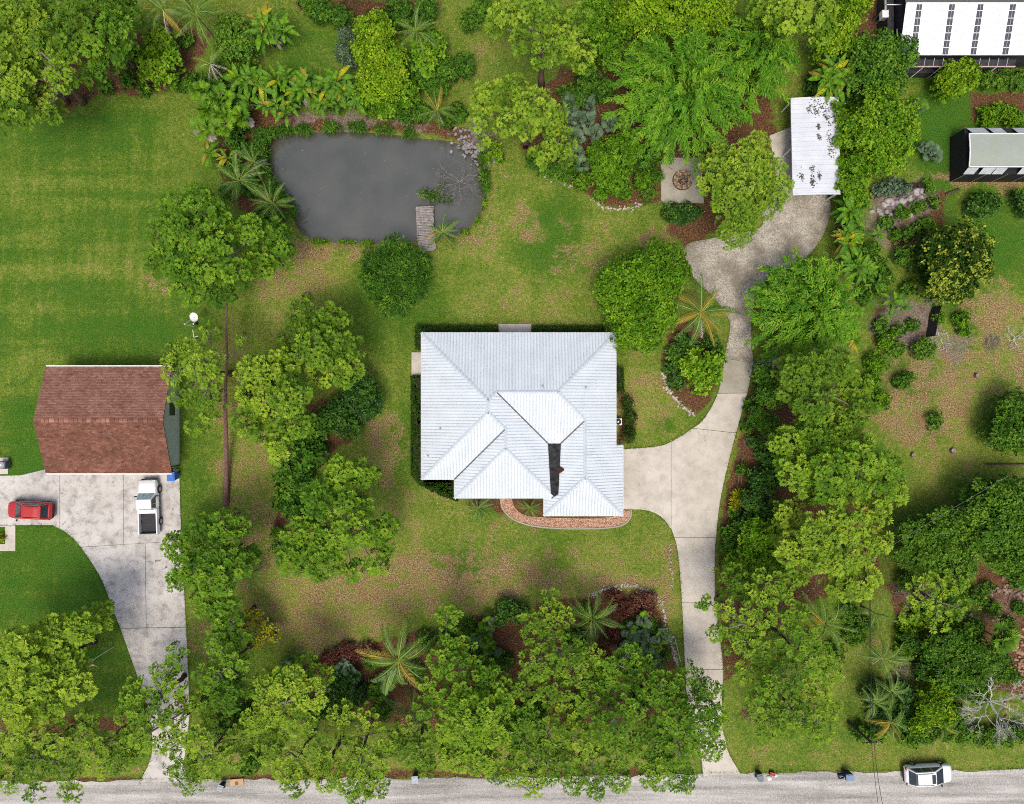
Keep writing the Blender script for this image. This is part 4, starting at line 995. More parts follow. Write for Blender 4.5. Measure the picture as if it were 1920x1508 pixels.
def leafy(name, label, cat, h, lobes, mat='bright', sp='broad', group=None, bright=0.0, tips=0.0, dens=1.0, flat=0.75, stem=True, skirt=True, gaps=0.13, twigs=0):
    """round leafy crown; lobes: apparent (x, y, rx, ry or none)"""
    s = SP[sp]; lob = []
    for l in lobes:
        rx, ry = l[2], (l[3] if len(l) > 3 else l[2]); z = h*.5; p = P(l[0], l[1], z); k = (H-z)/H/S
        lob.append((np.array(p), rx*k, ry*k))
    b = Vector(np.mean([l[0] for l in lob], 0)); b.z = 0
    root = empty(name, b); tag(root, label, cat, group); bo = np.array(b)
    pos, nrm, tin = [], [], []
    for c, rx, ry in lob:
        c = c-bo; r = (rx+ry)/2; cs = s['c']*min(1.25, max(.45, r/2.6)); hz = min(h*.52, r*flat*1.1)
        cl = poisson_disc(1.0, min(.9, cs*1.22/r), 1, 1)*np.array([[max(.1, rx-cs*.62), max(.1, ry-cs*.62)]]) if r > cs*.9 else np.zeros((1, 2))
        if len(cl) == 0: cl = np.zeros((1, 2))
        for q in cl:
            d2 = (q[0]/rx)**2+(q[1]/ry)**2
            zc = c[2]+hz*(math.sqrt(max(0, 1-min(1, d2)*.95))*.95-.15)+RNG.normal(0, .16*hz); cr = cs*RNG.uniform(.7, 1.25); ct = .56+bright+RNG.normal(0, .14)
            g = poisson_disc(cr, s['s']/dens**.5); 
            if not len(g): g = np.zeros((1, 2))
            g = g[RNG.random(len(g)) > gaps]
            if not len(g): continue
            e2 = (g**2).sum(1)/(cr*cr); z = zc+cr*.75*np.sqrt(np.clip(1-e2, .02, 1))-cr*.3+RNG.normal(0, .07, len(g))
            pos.append(np.column_stack([q[0]+g[:, 0]+c[0], q[1]+g[:, 1]+c[1], np.maximum(z, .06)]))
            nrm.append(np.column_stack([g[:, 0]/cr*.8+q[0]/rx*.35, g[:, 1]/cr*.8+q[1]/ry*.35, np.full(len(g), .8)])+RNG.normal(0, .25, (len(g), 3)))
            tt = np.full(len(g), ct)+RNG.normal(0, .08, len(g))
            if tips > 0: tt = np.where(RNG.random(len(g)) < tips, .92, tt-.12)
            tin.append(tt)
        if skirt:                                                    # inner and lower leaves
            for f, zz in ((.85, -.1), (.93, -.5)):
                g = poisson_disc(1.0, s['s']*1.5/r)*np.array([[rx*f, ry*f]])
                d2 = (g[:, 0]/rx)**2+(g[:, 1]/ry)**2
                z = c[2]+hz*(zz*np.sqrt(np.clip(1.05-d2, .03, 1)))+RNG.normal(0, .14*hz, len(g)) if zz > 0 else c[2]+hz*zz*(1.0)+RNG.normal(0, .16*hz, len(g))
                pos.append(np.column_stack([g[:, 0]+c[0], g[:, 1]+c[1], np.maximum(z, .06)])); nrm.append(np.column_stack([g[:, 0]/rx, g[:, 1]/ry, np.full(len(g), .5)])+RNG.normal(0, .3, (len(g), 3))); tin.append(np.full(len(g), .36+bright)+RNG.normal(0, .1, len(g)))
    pos, nrm, tin = np.concatenate(pos), np.concatenate(nrm), np.concatenate(tin)
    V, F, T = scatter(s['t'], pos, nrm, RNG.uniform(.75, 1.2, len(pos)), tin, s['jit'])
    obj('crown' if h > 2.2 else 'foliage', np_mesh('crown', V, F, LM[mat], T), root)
    if stem:
        mb = MB(); rt = max(.03, h*.022)
        for i, (c, rx, ry) in enumerate(lob):
            c = c-bo; tp = Vector((c[0], c[1], h*.5)); mb.tube([(c[0]*.04, c[1]*.04, -.1), (c[0]*.7, c[1]*.7, h*.2), tp], [rt, rt*.8, rt*.6], 6)
            for k in range(6 if h > 2 else 3):
                a = RNG.uniform(0, 6.28); q = RNG.uniform(.4, .8); branch_tubes(mb, tp-Vector((0, 0, h*.12)), (c[0]+rx*q*math.cos(a), c[1]+ry*q*math.sin(a), h*.5+RNG.uniform(-.05, .25)*h), rt*.5, rt*.15, 4)
            for k in range(twigs):
                a = RNG.uniform(0, 6.28); q = RNG.uniform(.5, 1.05); branch_tubes(mb, tp, (c[0]+rx*q*math.cos(a), c[1]+ry*q*math.sin(a), h*.8+RNG.uniform(-.2, .25)*h), rt*.4, .012, 3, .3)
        mb.build('trunk' if h > 2.2 else 'stem', MAT_BARK_G, root)
    return root

def bamboo(label, px, py, rpx, h, n=90, squash=1.0, bright=0.0):
    c = P(px, py, h*.55); c.z = 0; root = empty('bamboo_clump', c); tag(root, label, 'bamboo', 'bamboo clumps'); Rm = rpx/S*(H-h*.6)/H
    mb = MB(); pos, nrm, sc, tin, dirs = [], [], [], [], []
    tv, tf = rosette_tpl(1, .5, .085, 0, 0); leaf = np.array([[0, 0, 0], [.20, .06, .02], [.46, 0, -.04], [.20, -.06, .02]])
    Vs, Ts = [], []
    for i in range(n):
        a = 2.399963*i+RNG.normal(0, .15); d = Rm*math.sqrt((i+.5)/n)*RNG.uniform(.88, 1.1); hh = h*(1.04-.42*(d/Rm)**2)*RNG.uniform(.82, 1.10)
        u = np.array([math.cos(a), math.sin(a)*squash]); side = np.array([-math.sin(a), math.cos(a), 0]); bow = RNG.normal(0, .12)*d
        def at(t): return np.array([u[0]*(.15+(d-.15)*t**1.7), u[1]*(.15+(d-.15)*t**1.7), hh*(1.5*t-.5*t*t) if t < .8 else hh*(.88-.9*(t-.8)*(d/Rm))])+side*bow*math.sin(t*2.2)
        ts = np.linspace(0, 1, 8); mb.tube([at(t) for t in ts], [.035*(1-.8*t) for t in ts], 4, cap=False)
        nl = 110; tl = 1-RNG.random(nl)**1.5*.55; tc = .56+bright+RNG.normal(0, .15)
        P0 = np.array([at(t) for t in tl]); P1 = np.array([at(min(1.02, t+.03)) for t in tl]); ax = P1-P0; ax /= np.linalg.norm(ax, axis=1, keepdims=True)+1e-9
        spread = .30*(1.25-tl)[:, None]*2.0
        off = RNG.normal(0, .19, (nl, 3))*np.clip(spread, .45, 1.3)*np.array([1, 1, .7])+np.array([0, 0, .03])
        lat = np.where(RNG.random((nl, 1)) < .5, 1, -1)*side[None]; dr = ax*RNG.uniform(.5, 1.1, (nl, 1))+lat*RNG.uniform(.2, .9, (nl, 1))+RNG.normal(0, .25, (nl, 3)); dr /= np.linalg.norm(dr, axis=1, keepdims=True)
        s2 = np.cross(dr, np.array([0, 0, 1.])); s2 /= np.linalg.norm(s2, axis=1, keepdims=True)+1e-9; n2 = np.cross(s2, dr)
        Fm = np.stack([dr, s2, n2], -1); k = RNG.uniform(.7, 1.2, nl)
        v = np.einsum('nij,vj->nvi', Fm, leaf)*k[:, None, None]+(P0+off)[:, None]
        Vs.append(v.reshape(-1, 3)); Ts.append(np.clip(np.repeat(np.full(nl, tc)+RNG.normal(0, .12, nl), 4), 0, 1))
    V = np.concatenate(Vs); obj('crown', np_mesh('crown', V, np.arange(len(V)).reshape(-1, 4), LM['bamboo'], np.concatenate(Ts)), root)
    mb.build('canes', plain_mat('bamboo_cane', (.16, .20, .06), .5, .3), root)
    return root

# ---- palms and big-leaved plants: every frond or leaf its own part, sharing a few meshes
def frond_mesh(arch, droop, mat, n=28, w=.020, ll=.185, tn=.5, ragged=0.0, bend=0.0):
    V, F, T = [], [], []
    rach = lambda t: np.array([t*(1-.14*abs(arch)*t), bend*t*t, .55*arch*t-(.70*arch+.16)*t*t-.10*t**4])
    for i in range(n):
        t = .14+.86*i/(n-1); p = rach(t); l = ll*(math.sin(math.pi*min(1, .12+.85*t))**.6)*RNG.uniform(.85, 1.1)
        for s in (-1, 1):
            if RNG.random() < ragged: continue
            d = np.array([.62+.35*t, s*.80, -droop*RNG.uniform(.6, 1.3)]); d /= np.linalg.norm(d)
            sv = np.array([d[1]*-1, d[0], 0.0])*w*.5; b = len(V)
            V += [p, p+d*l*.4+sv, p+d*l+np.array([0, 0, -droop*l*.35]), p+d*l*.4-sv]; F.append((b, b+1, b+2, b+3)); T += [tn+RNG.normal(0, .13)]*4
    ts = np.linspace(0, 1, 9)
    for a, b2 in zip(ts[:-1], ts[1:]):
        p, q = rach(a), rach(b2); r0, r1 = .016*(1-.75*a), .016*(1-.75*b2); b = len(V)
        V += [p+[0, -r0, .004], p+[0, r0, .004], q+[0, r1, .004], q+[0, -r1, .004]]; F.append((b, b+1, b+2, b+3)); T += [.95]*4
    return np_mesh('frond', np.array(V), np.array(F), LM[mat], np.clip(T, 0, 1))
FROND = {'g': [frond_mesh(a, d, 'palm', tn=t, bend=b_, ragged=g_) for a, d, t, b_, g_ in [(.9, .25, .5, .12, 0), (.55, .35, .42, -.16, .08), (1.3, .4, .62, .2, 0), (.3, .6, .4, -.1, .15), (.8, .7, .55, .0, .05), (1.1, .3, .35, -.22, .1)]],
         'y': [frond_mesh(.35, .45, 'palm_y', tn=.5, bend=.15), frond_mesh(.1, .6, 'palm_y', tn=.35, ragged=.1, bend=-.15)],
         'b': [frond_mesh(-.3, .8, 'palm_b', tn=.5, ragged=.25), frond_mesh(-.6, .6, 'palm_b', tn=.6, ragged=.35)]}
def fan_mesh(mat, n=20, tn=.5):
    V, F, T = [], [], []
    pet = .55; c = np.array([pet, 0, .20])
    V += [np.array([0, -.014, 0]), np.array([0, .014, 0]), c+[0, .010, 0], c+[0, -.010, 0]]; F.append((0, 1, 2, 3)); T += [.8]*4
    for i in range(n):
        a = R(-140+280*i/(n-1)); l = .46*(1-.18*abs(a)/R(140))*RNG.uniform(.9, 1.08); d = np.array([math.cos(a), math.sin(a), -.06-.12*RNG.random()]); s = np.array([-d[1], d[0], 0])*.048; b = len(V)
        V += [c, c+d*l*.62+s+[0, 0, .012], c+d*l+[0, 0, -.08*RNG.random()], c+d*l*.62-s-[0, 0, .012]]; F.append((b, b+1, b+2, b+3)); T += [tn+RNG.normal(0, .12)]*4
    return np_mesh('fan_leaf', np.array(V), np.array(F), LM[mat], np.clip(T, 0, 1))
FAN = {'g': [fan_mesh('mid', tn=.72), fan_mesh('bright', tn=.55), fan_mesh('mid', tn=.55)], 's': [fan_mesh('grey', tn=t) for t in (.35, .55, .7)], 'b': [fan_mesh('palm_b', tn=.5)]}
def paddle_mesh(mat, arch, wd=.26, tn=.5, tear=0.2):
    V, F, T = [], [], []; n = 9; pet = .38
    cu = lambda t: np.array([t*(1-.18*arch*t), 0, .75*t-(.40+.55*arch)*t*t])
    ts = np.linspace(pet, 1.12, n+1)
    V += [np.array([0, -.02, 0]), np.array([0, .02, 0]), cu(pet)+[0, .016, 0], cu(pet)+[0, -.016, 0]]; F.append((0, 1, 2, 3)); T += [.75]*4
    for i in range(n):
        a, b2 = ts[i], ts[i+1]; ka, kb = (i+.02)/n, (i+1)/n
        wa = wd*.5*math.sin(math.pi*min(.985, ka*.94+.05))**.55; wb = wd*.5*math.sin(math.pi*min(.985, kb*.94+.05))**.55
        for s in (-1, 1):
            g = .02 if RNG.random() < tear else 0; t = tn+RNG.normal(0, .09); b = len(V); dz = RNG.uniform(-.02, .02)
            V += [cu(a+g), cu(b2), cu(b2)+[-.02, s*wb, .05+dz], cu(a+g)+[-.02, s*wa, .05+dz]]; F.append((b, b+1, b+2, b+3)); T += [t+.12, t+.12, t-.05, t-.05]
    return np_mesh('leaf_blade', np.array(V), np.array(F), LM[mat], np.clip(T, 0, 1))
PAD = {'g': [paddle_mesh('mid', .9, tn=.55), paddle_mesh('mid', .5, .22, .7), paddle_mesh('bright', .7, .24, .4), paddle_mesh('mid', 1.2, .25, .4)],
       'y': [paddle_mesh('palm_y', 1.1, .24, .55), paddle_mesh('yellow', .9, .24, .45)], 'b': [paddle_mesh('palm_b', 1.5, .2, .5, .5)]}

def radial(name, label, cat, px, py, rpx, hz, kinds, bank, part, n, el=(5, 60), trunk=0.0, group=None, stem_mat=None, n_heads=1, spread=0.0, tri=False, line=None):
    """plant whose big leaves radiate from one or more heads; kinds: string of leaf colours cycled"""
    c = P(px, py, hz); c.z = 0; root = empty(name, c); tag(root, label, cat, group); Rw = rpx/S*(H-hz)/H
    sm = MB()
    for hd in range(n_heads):
        if line is not None:
            t = hd/max(1, n_heads-1); q = P(line[0]+(line[2]-line[0])*t, line[1]+(line[3]-line[1])*t, hz)-c; ox, oy = q.x+RNG.normal(0, spread), q.y+RNG.normal(0, spread)
        else:
            a0 = 2.4*hd+.5; rr = spread*math.sqrt(hd/max(1, n_heads)); ox, oy = rr*math.cos(a0), rr*math.sin(a0)
        hh = hz*RNG.uniform(.88, 1.1); r_t = max(.03, .034*trunk); sm = MB()
        if trunk > 0:
            sm.tube([(ox*.7+RNG.normal(0, .1), oy*.7, -.1), (ox*.85, oy*.85, hh*.5), (ox, oy, hh)], [r_t*1.3, r_t, r_t*.9], 7)
        elif hh > .4: sm.tube([(ox*.6, oy*.6, -.1), (ox, oy, hh)], [.07, .05], 5)
        if sm.v: sm.build('trunk' if trunk > 0 else 'stem', stem_mat or MAT_BARK_G, root, smooth=True)
        for i in range(n):
            k = kinds[(i*7+hd*3) % len(kinds)]; m = bank[k][RNG.integers(0, len(bank[k]))]
            yaw = 2.399963*i+RNG.normal(0, .18)+hd; e = R(RNG.uniform(*el)); 
            if k == 'b': e = R(RNG.uniform(-55, -15))
            o = obj(part, m, root, (ox, oy, hh+RNG.uniform(-.08, .1)), (RNG.normal(0, .2), -e, yaw), Rw*RNG.uniform(.78, 1.1)*(1.0 if k != 'b' else .8))
    return root
def palm(label, px, py, r, h, kinds='gggggyg', n=14, el=(-5, 55), group='feather palms'):
    return radial('palm_tree', label, 'palm', px, py, r, h, kinds, FROND, 'frond', n, el, 2.6, group)
def fanpalm(label, px, py, r, h, kinds='ggg', n=14, heads=1, spread=0.0, name='fan_palm', group='fan palms', el=(0, 65)):
    return radial(name, label, 'palm', px, py, r, h, kinds, FAN, 'fan_leaf', n, el, 2.0 if h > 1 else 0, group, None, heads, spread)
def paddle(label, px, py, r, h, kinds='gggyg', n=9, heads=1, spread=0.0, line=None, name='banana_plant', cat='plant', group='big-leaved clumps', el=(10, 65)):
    return radial(name, label, cat, px, py, r, h, kinds, PAD, 'leaf_blade', n, el, 0, group, None, heads, spread, line=line)

def twig_heap(name, label, cat, px, py, r, n, mat, h=.5, length=1.0, group=None, rx=1.0, ry=1.0, up=.3):
    c = P(px, py, 0); root = empty(name, c); tag(root, label, cat, group); mb = MB(); rw = r/S
    for i in range(n):
        a = RNG.uniform(0, 6.28); q = rw*math.sqrt(RNG.random()); p = Vector((q*math.cos(a)*rx, q*math.sin(a)*ry, RNG.uniform(.02, h*(1-q/rw*.7)))); b = RNG.uniform(0, 6.28); l = length*RNG.uniform(.4, 1)
        e = p+Vector((math.cos(b)*l, math.sin(b)*l, RNG.uniform(-.1, up)*l)); e.z = max(.02, e.z); mb.tube([p, p.lerp(e, .5)+Vector(RNG.normal(0, .05, 3)), e], [.022, .017, .01], 3, cap=False)
    mb.build('branches', mat, root); return root
def dead_tree(name, label, px, py, r, h, mat, depth=4, n0=7, tilt=(20, 70), cat='dead tree', th=.1):
    c = P(px, py, h*.5); c.z = 0; root = empty(name, c); tag(root, label, cat); mb = MB(); Rw = r/S*(H-h)/H
    def grow(p, d, l, rad, k):
        e = p+d*l; m = p.lerp(e, .5)+Vector(RNG.normal(0, l*.07, 3)); mb.tube([p, m, e], [rad, rad*.8, rad*.6], 4 if k > 1 else 3, cap=False)
        if k == 0: return
        for i in range(3):
            nd = (d+Vector(RNG.normal(0, .52, 3))).normalized(); nd.z = nd.z*.75
            grow(p.lerp(e, RNG.uniform(.5, 1.0)), nd.normalized(), l*RNG.uniform(.55, .8), rad*.55, k-1)
    st = Vector((0, 0, h*.35)); mb.tube([(0, 0, -.1), (0, 0, h*.2), st], [th*1.6, th*1.2, th], 7)
    mb.build('trunk', mat, root); mb = MB()
    for i in range(n0):
        a = 6.283*i/n0+RNG.normal(0, .2); e = R(RNG.uniform(*tilt)); grow(st, Vector((math.cos(a)*math.cos(e), math.sin(a)*math.cos(e), math.sin(e))), Rw*.42, th*.7, depth)
    mb.build('branches', mat, root); return root
def hedge(label, poly, h, group='hedges hugging the house', mat='hedge', sp=.17):
    """clipped hedge over a plan outline (ground survey units)"""
    w3 = [tuple(p) for p in PX(poly)]; a = np.array(w3); c = a.mean(0); root = empty('hedge', (c[0], c[1], 0)); tag(root, label, 'hedge', group)
    lo, hi = a.min(0), a.max(0); n = int((hi-lo).prod()/(sp*sp)*1.6); X = RNG.uniform(lo[0], hi[0], n); Y = RNG.uniform(lo[1], hi[1], n); ok = in_poly(X, Y, w3); X, Y = X[ok], Y[ok]
    d = dist_poly(X, Y, w3); z = h*np.clip(.55+d*1.6, 0, 1)+(vnoise(X, Y, 2.2)-.5)*.22; pos = np.column_stack([X-c[0], Y-c[1], z])
    # sides
    per = []; 
    for i in range(len(w3)):
        p, q = np.array(w3[i]), np.array(w3[(i+1) % len(w3)]); L = np.linalg.norm(q-p)
        for k in range(int(L/sp*3)): t = RNG.random(); per.append(np.append(p+(q-p)*t-c, RNG.uniform(.05, h*.75)))
    pos = np.concatenate([pos, np.array(per)]); nr = RNG.normal(0, .35, (len(pos), 3))+[0, 0, 1]
    V, F, T = scatter(SP['tiny']['t'], pos, nr, RNG.uniform(.8, 1.25, len(pos)), np.full(len(pos), .5)+RNG.normal(0, .12, len(pos)), .14)
    obj('foliage', np_mesh('foliage', V, F, LM[mat], T), root)
    MB().prism(inset([tuple(np.array(p)-c) for p in w3], .18), -.1, h*.5).build('stems', M['post'], root)
    return root
# ------------------------------------------------------------------ pines
pine('tall pine filling the top left corner above the lawn', 12, [(-30, 10, 45), (30, 25, 45), (30, 90, 45), (-20, 80, 45), (20, 150, 42), (-30, 160, 45), (60, 60, 40), (25, 205, 36), (-25, 215, 36)], bright=.12)
pine('pine with leaning bare trunk over the reddish bed at the lawn top', 12, [(100, 20, 42), (95, 75, 40), (140, 40, 40), (110, 140, 28), (75, 185, 28), (90, 210, 22), (50, 120, 22), (130, 100, 28)], base=(157, 192), bright=.02, bare=.06)
pine('darker pine between the top left pine and the ragged palms', 11, [(180, 20, 42), (215, 55, 36), (170, 75, 34), (215, 95, 26), (185, 120, 26), (235, 20, 32), (165, 140, 20)], mat='pine_d', bright=-.1, bare=.03)
pine('spreading pine over the lawn left of the pond, its trunk slanting down the picture', 10, [(330, 392, 34), (370, 376, 34), (308, 440, 36), (350, 432, 38), (398, 402, 36), (400, 452, 36), (336, 492, 36), (388, 500, 36), (352, 540, 34), (410, 548, 28), (470, 430, 32), (510, 446, 36), (532, 474, 26), (482, 492, 32), (442, 512, 30), (296, 492, 26), (430, 440, 24)], base=(422, 948), lean=(424, 492, 6.2), mat='pine_d', bright=-.02)
pine('sparse pine overlapping the right end of the shingled roof', 10, [(330, 690, 34), (380, 680, 38), (345, 650, 26), (394, 714, 24), (392, 625, 20), (340, 742, 26), (392, 748, 32), (368, 800, 22), (454, 640, 16), (320, 660, 18), (392, 780, 18)], base=(432, 700), bright=.04, dens=.85, bare=.06, small=True)
pine('compact round pine just below the small lawn bush', 9.5, [(570, 598, 38), (622, 604, 36), (596, 648, 42), (650, 650, 30), (640, 692, 34), (548, 640, 26), (600, 700, 30), (660, 690, 20)], bright=-.04, base=(590, 690))
pine('large pine with dense olive crown right of the slanting trunk', 10.5, [(470, 700, 32), (510, 696, 40), (542, 678, 30), (484, 748, 42), (540, 742, 40), (460, 794, 28), (502, 802, 40), (552, 792, 34), (520, 842, 28), (452, 745, 16)], bright=.03)
pine('layered pine with bare twigs left of the front lawn, crown in separate puffs', 10, [(640, 888, 34), (682, 890, 26), (600, 936, 40), (648, 940, 26), (565, 1010, 42), (545, 1050, 32), (600, 1052, 38), (622, 1006, 36), (664, 994, 34), (676, 952, 24), (700, 1000, 24), (724, 986, 24), (704, 1060, 26), (660, 1074, 22), (720, 1024, 20)], base=(628, 930), mat='pine_d', bright=.06)
pine('pine standing at the right edge of the stained driveway below the pickup', 10, [(330, 1026, 28), (372, 1000, 34), (428, 992, 38), (356, 1072, 32), (402, 1088, 38), (444, 1058, 32), (378, 1132, 28), (462, 1042, 20), (400, 1044, 34), (330, 1092, 20), (420, 1130, 24)], mat='pine_d', bright=.04)
pine('bright yellow-green pine on the lawn left of the stained driveway', 10.5, [(40, 1212, 42), (100, 1192, 42), (150, 1180, 32), (188, 1158, 26), (60, 1270, 44), (120, 1248, 42), (26, 1320, 34), (90, 1318, 40), (142, 1290, 34), (40, 1352, 28), (-20, 1250, 40), (-20, 1310, 36)], bright=.24)
pine('low pine by the road in the bottom left corner', 9, [(30, 1390, 36), (92, 1384, 38), (60, 1432, 38), (20, 1462, 28), (-30, 1420, 40), (60, 1490, 18), (120, 1440, 32), (132, 1484, 24), (-40, 1360, 30)], bright=.06, bare=.07, small=True, dens=.85)
pine('thin pine between the corner pine and the stained driveway by the road', 9, [(152, 1384, 36), (184, 1404, 32), (222, 1424, 28), (180, 1440, 26), (232, 1390, 24), (160, 1350, 24)], bright=.02, bare=.07, small=True, dens=.85)
pine('rounded pine growing over the narrow end of the stained driveway', 9, [(258, 1302, 36), (308, 1262, 30), (330, 1232, 24), (240, 1342, 28), (290, 1334, 34), (270, 1384, 30), (324, 1292, 22), (240, 1416, 22)], mat='pine_d', bright=.12, bare=.07, small=True, dens=.85)
pine('pine right of the stained driveway mouth, crown hanging towards the road', 9.5, [(370, 1392, 32), (340, 1440, 36), (392, 1432, 36), (448, 1392, 32), (436, 1420, 26), (400, 1344, 30), (356, 1470, 24)], bright=.03, bare=.07, small=True, dens=.85)
pine('shaggy pine on the boundary above the driveway mouth', 9.5, [(410, 1210, 30), (440, 1244, 28), (390, 1272, 32), (424, 1310, 32), (380, 1320, 24), (460, 1290, 22), (400, 1170, 20)], mat='pine_d', bare=.07, bright=-.02, small=True, dens=.85)
pine('yellowish pine with many tiny tufts at the left end of the front bed', 9.5, [(498, 1290, 32), (540, 1282, 34), (582, 1300, 36), (520, 1332, 38), (562, 1350, 36), (480, 1350, 32), (577, 1256, 28), (600, 1270, 22), (510, 1380, 28)], bright=.14, small=True, bare=.06)
pine('small pine reaching the road left of the first kerbside bin', 8.5, [(590, 1400, 30), (540, 1440, 34), (500, 1404, 30), (552, 1470, 26), (588, 1440, 22)], bright=.06, bare=.07, small=True, dens=.85)
pine('pine with visible brown trunk leaning towards the road by the kerbside bin', 9.5, [(640, 1342, 26), (690, 1352, 26), (720, 1392, 26), (690, 1440, 40), (652, 1466, 32), (700, 1474, 28), (650, 1400, 26), (672, 1492, 22)], base=(705, 1325), bright=.06, bare=.08, small=True, dens=.85)
pine('dense bright pine with piled-up puffs in the middle of the roadside row', 10.5, [(902, 1278, 38), (862, 1318, 40), (922, 1322, 38), (872, 1368, 42), (922, 1370, 38), (852, 1420, 32), (902, 1428, 32), (946, 1300, 26), (890, 1340, 34)], mat='pine_d', bright=.20)
pine('medium pine between the big coconut palm and the dense bright pine', 9.5, [(850, 1250, 32), (812, 1290, 32), (826, 1240, 28), (800, 1330, 26), (846, 1205, 24), (838, 1160, 24), (870, 1220, 24)], mat='pine_d', bright=.04, small=True, dens=.85)
pine('tangled pine showing pale bare branches in the front bed', 9.5, [(1000, 1180, 32), (1042, 1168, 36), (1060, 1222, 38), (1010, 1240, 38), (1082, 1256, 36), (1040, 1292, 38), (990, 1292, 32), (1112, 1228, 22), (1030, 1130, 24)], bright=.0, bare=.07, small=True, dens=.85)
pine('wide pine hanging over the road right of the dense bright pine', 9.5, [(1060, 1342, 38), (1030, 1384, 38), (990, 1420, 38), (1042, 1440, 32), (1000, 1470, 28), (1090, 1392, 36), (960, 1450, 26), (940, 1410, 24)], bright=.05, bare=.07, small=True, dens=.85)
pine('pine in the middle of the roadside row left of the main drive', 10, [(1112, 1312, 36), (1152, 1350, 38), (1182, 1320, 36), (1202, 1272, 32), (1112, 1440, 36), (1162, 1410, 38), (1160, 1464, 24), (1130, 1370, 30), (1150, 1280, 26)], mat='pine_d', bright=.04, bare=.07, small=True, dens=.85)
pine('leafy dark-tufted pine spreading over the mouth of the main drive', 9.5, [(1240, 1292, 36), (1290, 1284, 36), (1332, 1304, 30), (1262, 1342, 42), (1312, 1350, 42), (1222, 1392, 42), (1272, 1402, 42), (1332, 1400, 30), (1232, 1452, 36), (1280, 1462, 30), (1345, 1350, 24)], mat='pine_d', bright=-.02, dens=1.0, bare=.07, small=True)
pine('pine with twiggy branch reaching over the main drive from the right', 9.5, [(1380, 1092, 36), (1440, 1102, 38), (1420, 1152, 42), (1360, 1140, 24), (1320, 1130, 16), (1390, 1200, 36), (1440, 1220, 40), (1345, 1190, 18), (1400, 1262, 26)], bright=.08, bare=.07, small=True, dens=.85)
pine('pine behind the overhanging one, right of the main drive', 10, [(1480, 1152, 38), (1502, 1202, 42), (1532, 1240, 36), (1470, 1270, 42), (1470, 1100, 30), (1560, 1262, 22), (1440, 1290, 28)], mat='pine_d', bright=.02, bare=.08, small=True, dens=.85)
pine('low spreading pine on the grass verge right of the main drive', 9, [(1522, 1302, 40), (1432, 1322, 36), (1482, 1350, 42), (1532, 1362, 36), (1440, 1370, 26), (1560, 1330, 22)], bright=.05, bare=.05, small=True, dens=.85)
pine('topmost of the three big pines in the row right of the main drive', 11, [(1508, 700, 40), (1562, 690, 42), (1602, 730, 38), (1530, 758, 40), (1582, 790, 40), (1488, 734, 28), (1478, 690, 24), (1620, 770, 28)], bright=.02)
pine('middle and widest of the three big pines right of the main drive', 11.5, [(1480, 832, 34), (1530, 820, 40), (1582, 832, 40), (1622, 852, 40), (1500, 880, 40), (1560, 882, 44), (1602, 902, 40), (1660, 882, 36), (1520, 922, 32), (1684, 920, 26), (1560, 930, 30), (1650, 920, 30)], mat='pine_d', bright=.15)
pine('lowest of the three big pines in the row right of the main drive', 11.5, [(1480, 970, 28), (1490, 1030, 34), (1542, 1000, 40), (1592, 980, 40), (1640, 962, 34), (1560, 1050, 40), (1612, 1032, 40), (1502, 1072, 28), (1622, 1090, 34), (1580, 1100, 34), (1650, 1014, 26), (1470, 1010, 20)], mat='pine', bright=.20)
pine('light green pine on the right bank of the pond', 10, [(912, 182, 34), (960, 172, 36), (1002, 200, 42), (1040, 216, 26), (950, 226, 26), (900, 222, 24), (905, 258, 14), (985, 235, 22)], base=(988, 276), bright=.16)
pine('tall pine at the top centre with its trunk showing below', 11, [(950, 22, 34), (1010, 14, 38), (1052, 70, 38), (986, 76, 30), (1092, 102, 28), (1020, 102, 28), (930, 42, 22), (1080, 30, 30), (1000, -30, 40)], base=(1016, 158), bright=.08, bare=.05)
pine('small pine below the pond-bank pine, beside silvery palmettos', 8, [(1018, 286, 26), (1056, 266, 28), (1040, 240, 20), (1066, 300, 16)], bright=.08)
pine('round olive pine beside the fire pit patio', 8.5, [(1340, 332, 36), (1400, 300, 42), (1440, 320, 36), (1370, 370, 40), (1432, 372, 38), (1382, 428, 38), (1462, 352, 28), (1352, 290, 22), (1420, 270, 26), (1396, 340, 36), (1400, 400, 30)], mat='pine', bright=.10, dens=1.2, small=True)
pine('shaded pine at the top right of the bamboo', 11, [(1480, 26, 42), (1530, 14, 40), (1440, 10, 36), (1500, -30, 40), (1540, 50, 30)], bright=-.02)
pine('thin wispy pine amid the scrub on the far right', 8, [(1740, 1110, 36), (1790, 1090, 30), (1700, 1150, 24), (1760, 1160, 28), (1800, 1140, 22)], bright=.06, dens=.7, small=True, bare=.07)

pine('slim pine over the road right of the first kerbside bin', 8.5, [(740, 1398, 24), (772, 1418, 24), (802, 1400, 26), (764, 1368, 24), (800, 1440, 20), (826, 1370, 22)], bright=.04, small=True)
pine('young pine left of the yellow tree at the boundary', 8, [(440, 1160, 22), (424, 1190, 22), (452, 1200, 20), (410, 1150, 18)], mat='pine_d', bright=-.04, small=True)
pine('low pine between the two bins by the road', 8, [(620, 1440, 24), (612, 1468, 20), (600, 1420, 18)], bright=.05, small=True)
pine('pine behind the verge in the middle of the roadside row', 9, [(960, 1380, 28), (985, 1350, 28), (930, 1450, 22), (1080, 1470, 26), (1120, 1484, 18), (1060, 1420, 26)], mat='pine_d', bright=.0, small=True)
pine('pine closing the gap over the stained driveway mouth', 8.5, [(320, 1350, 24), (345, 1320, 20), (310, 1400, 22), (340, 1380, 20)], bright=.03, small=True)
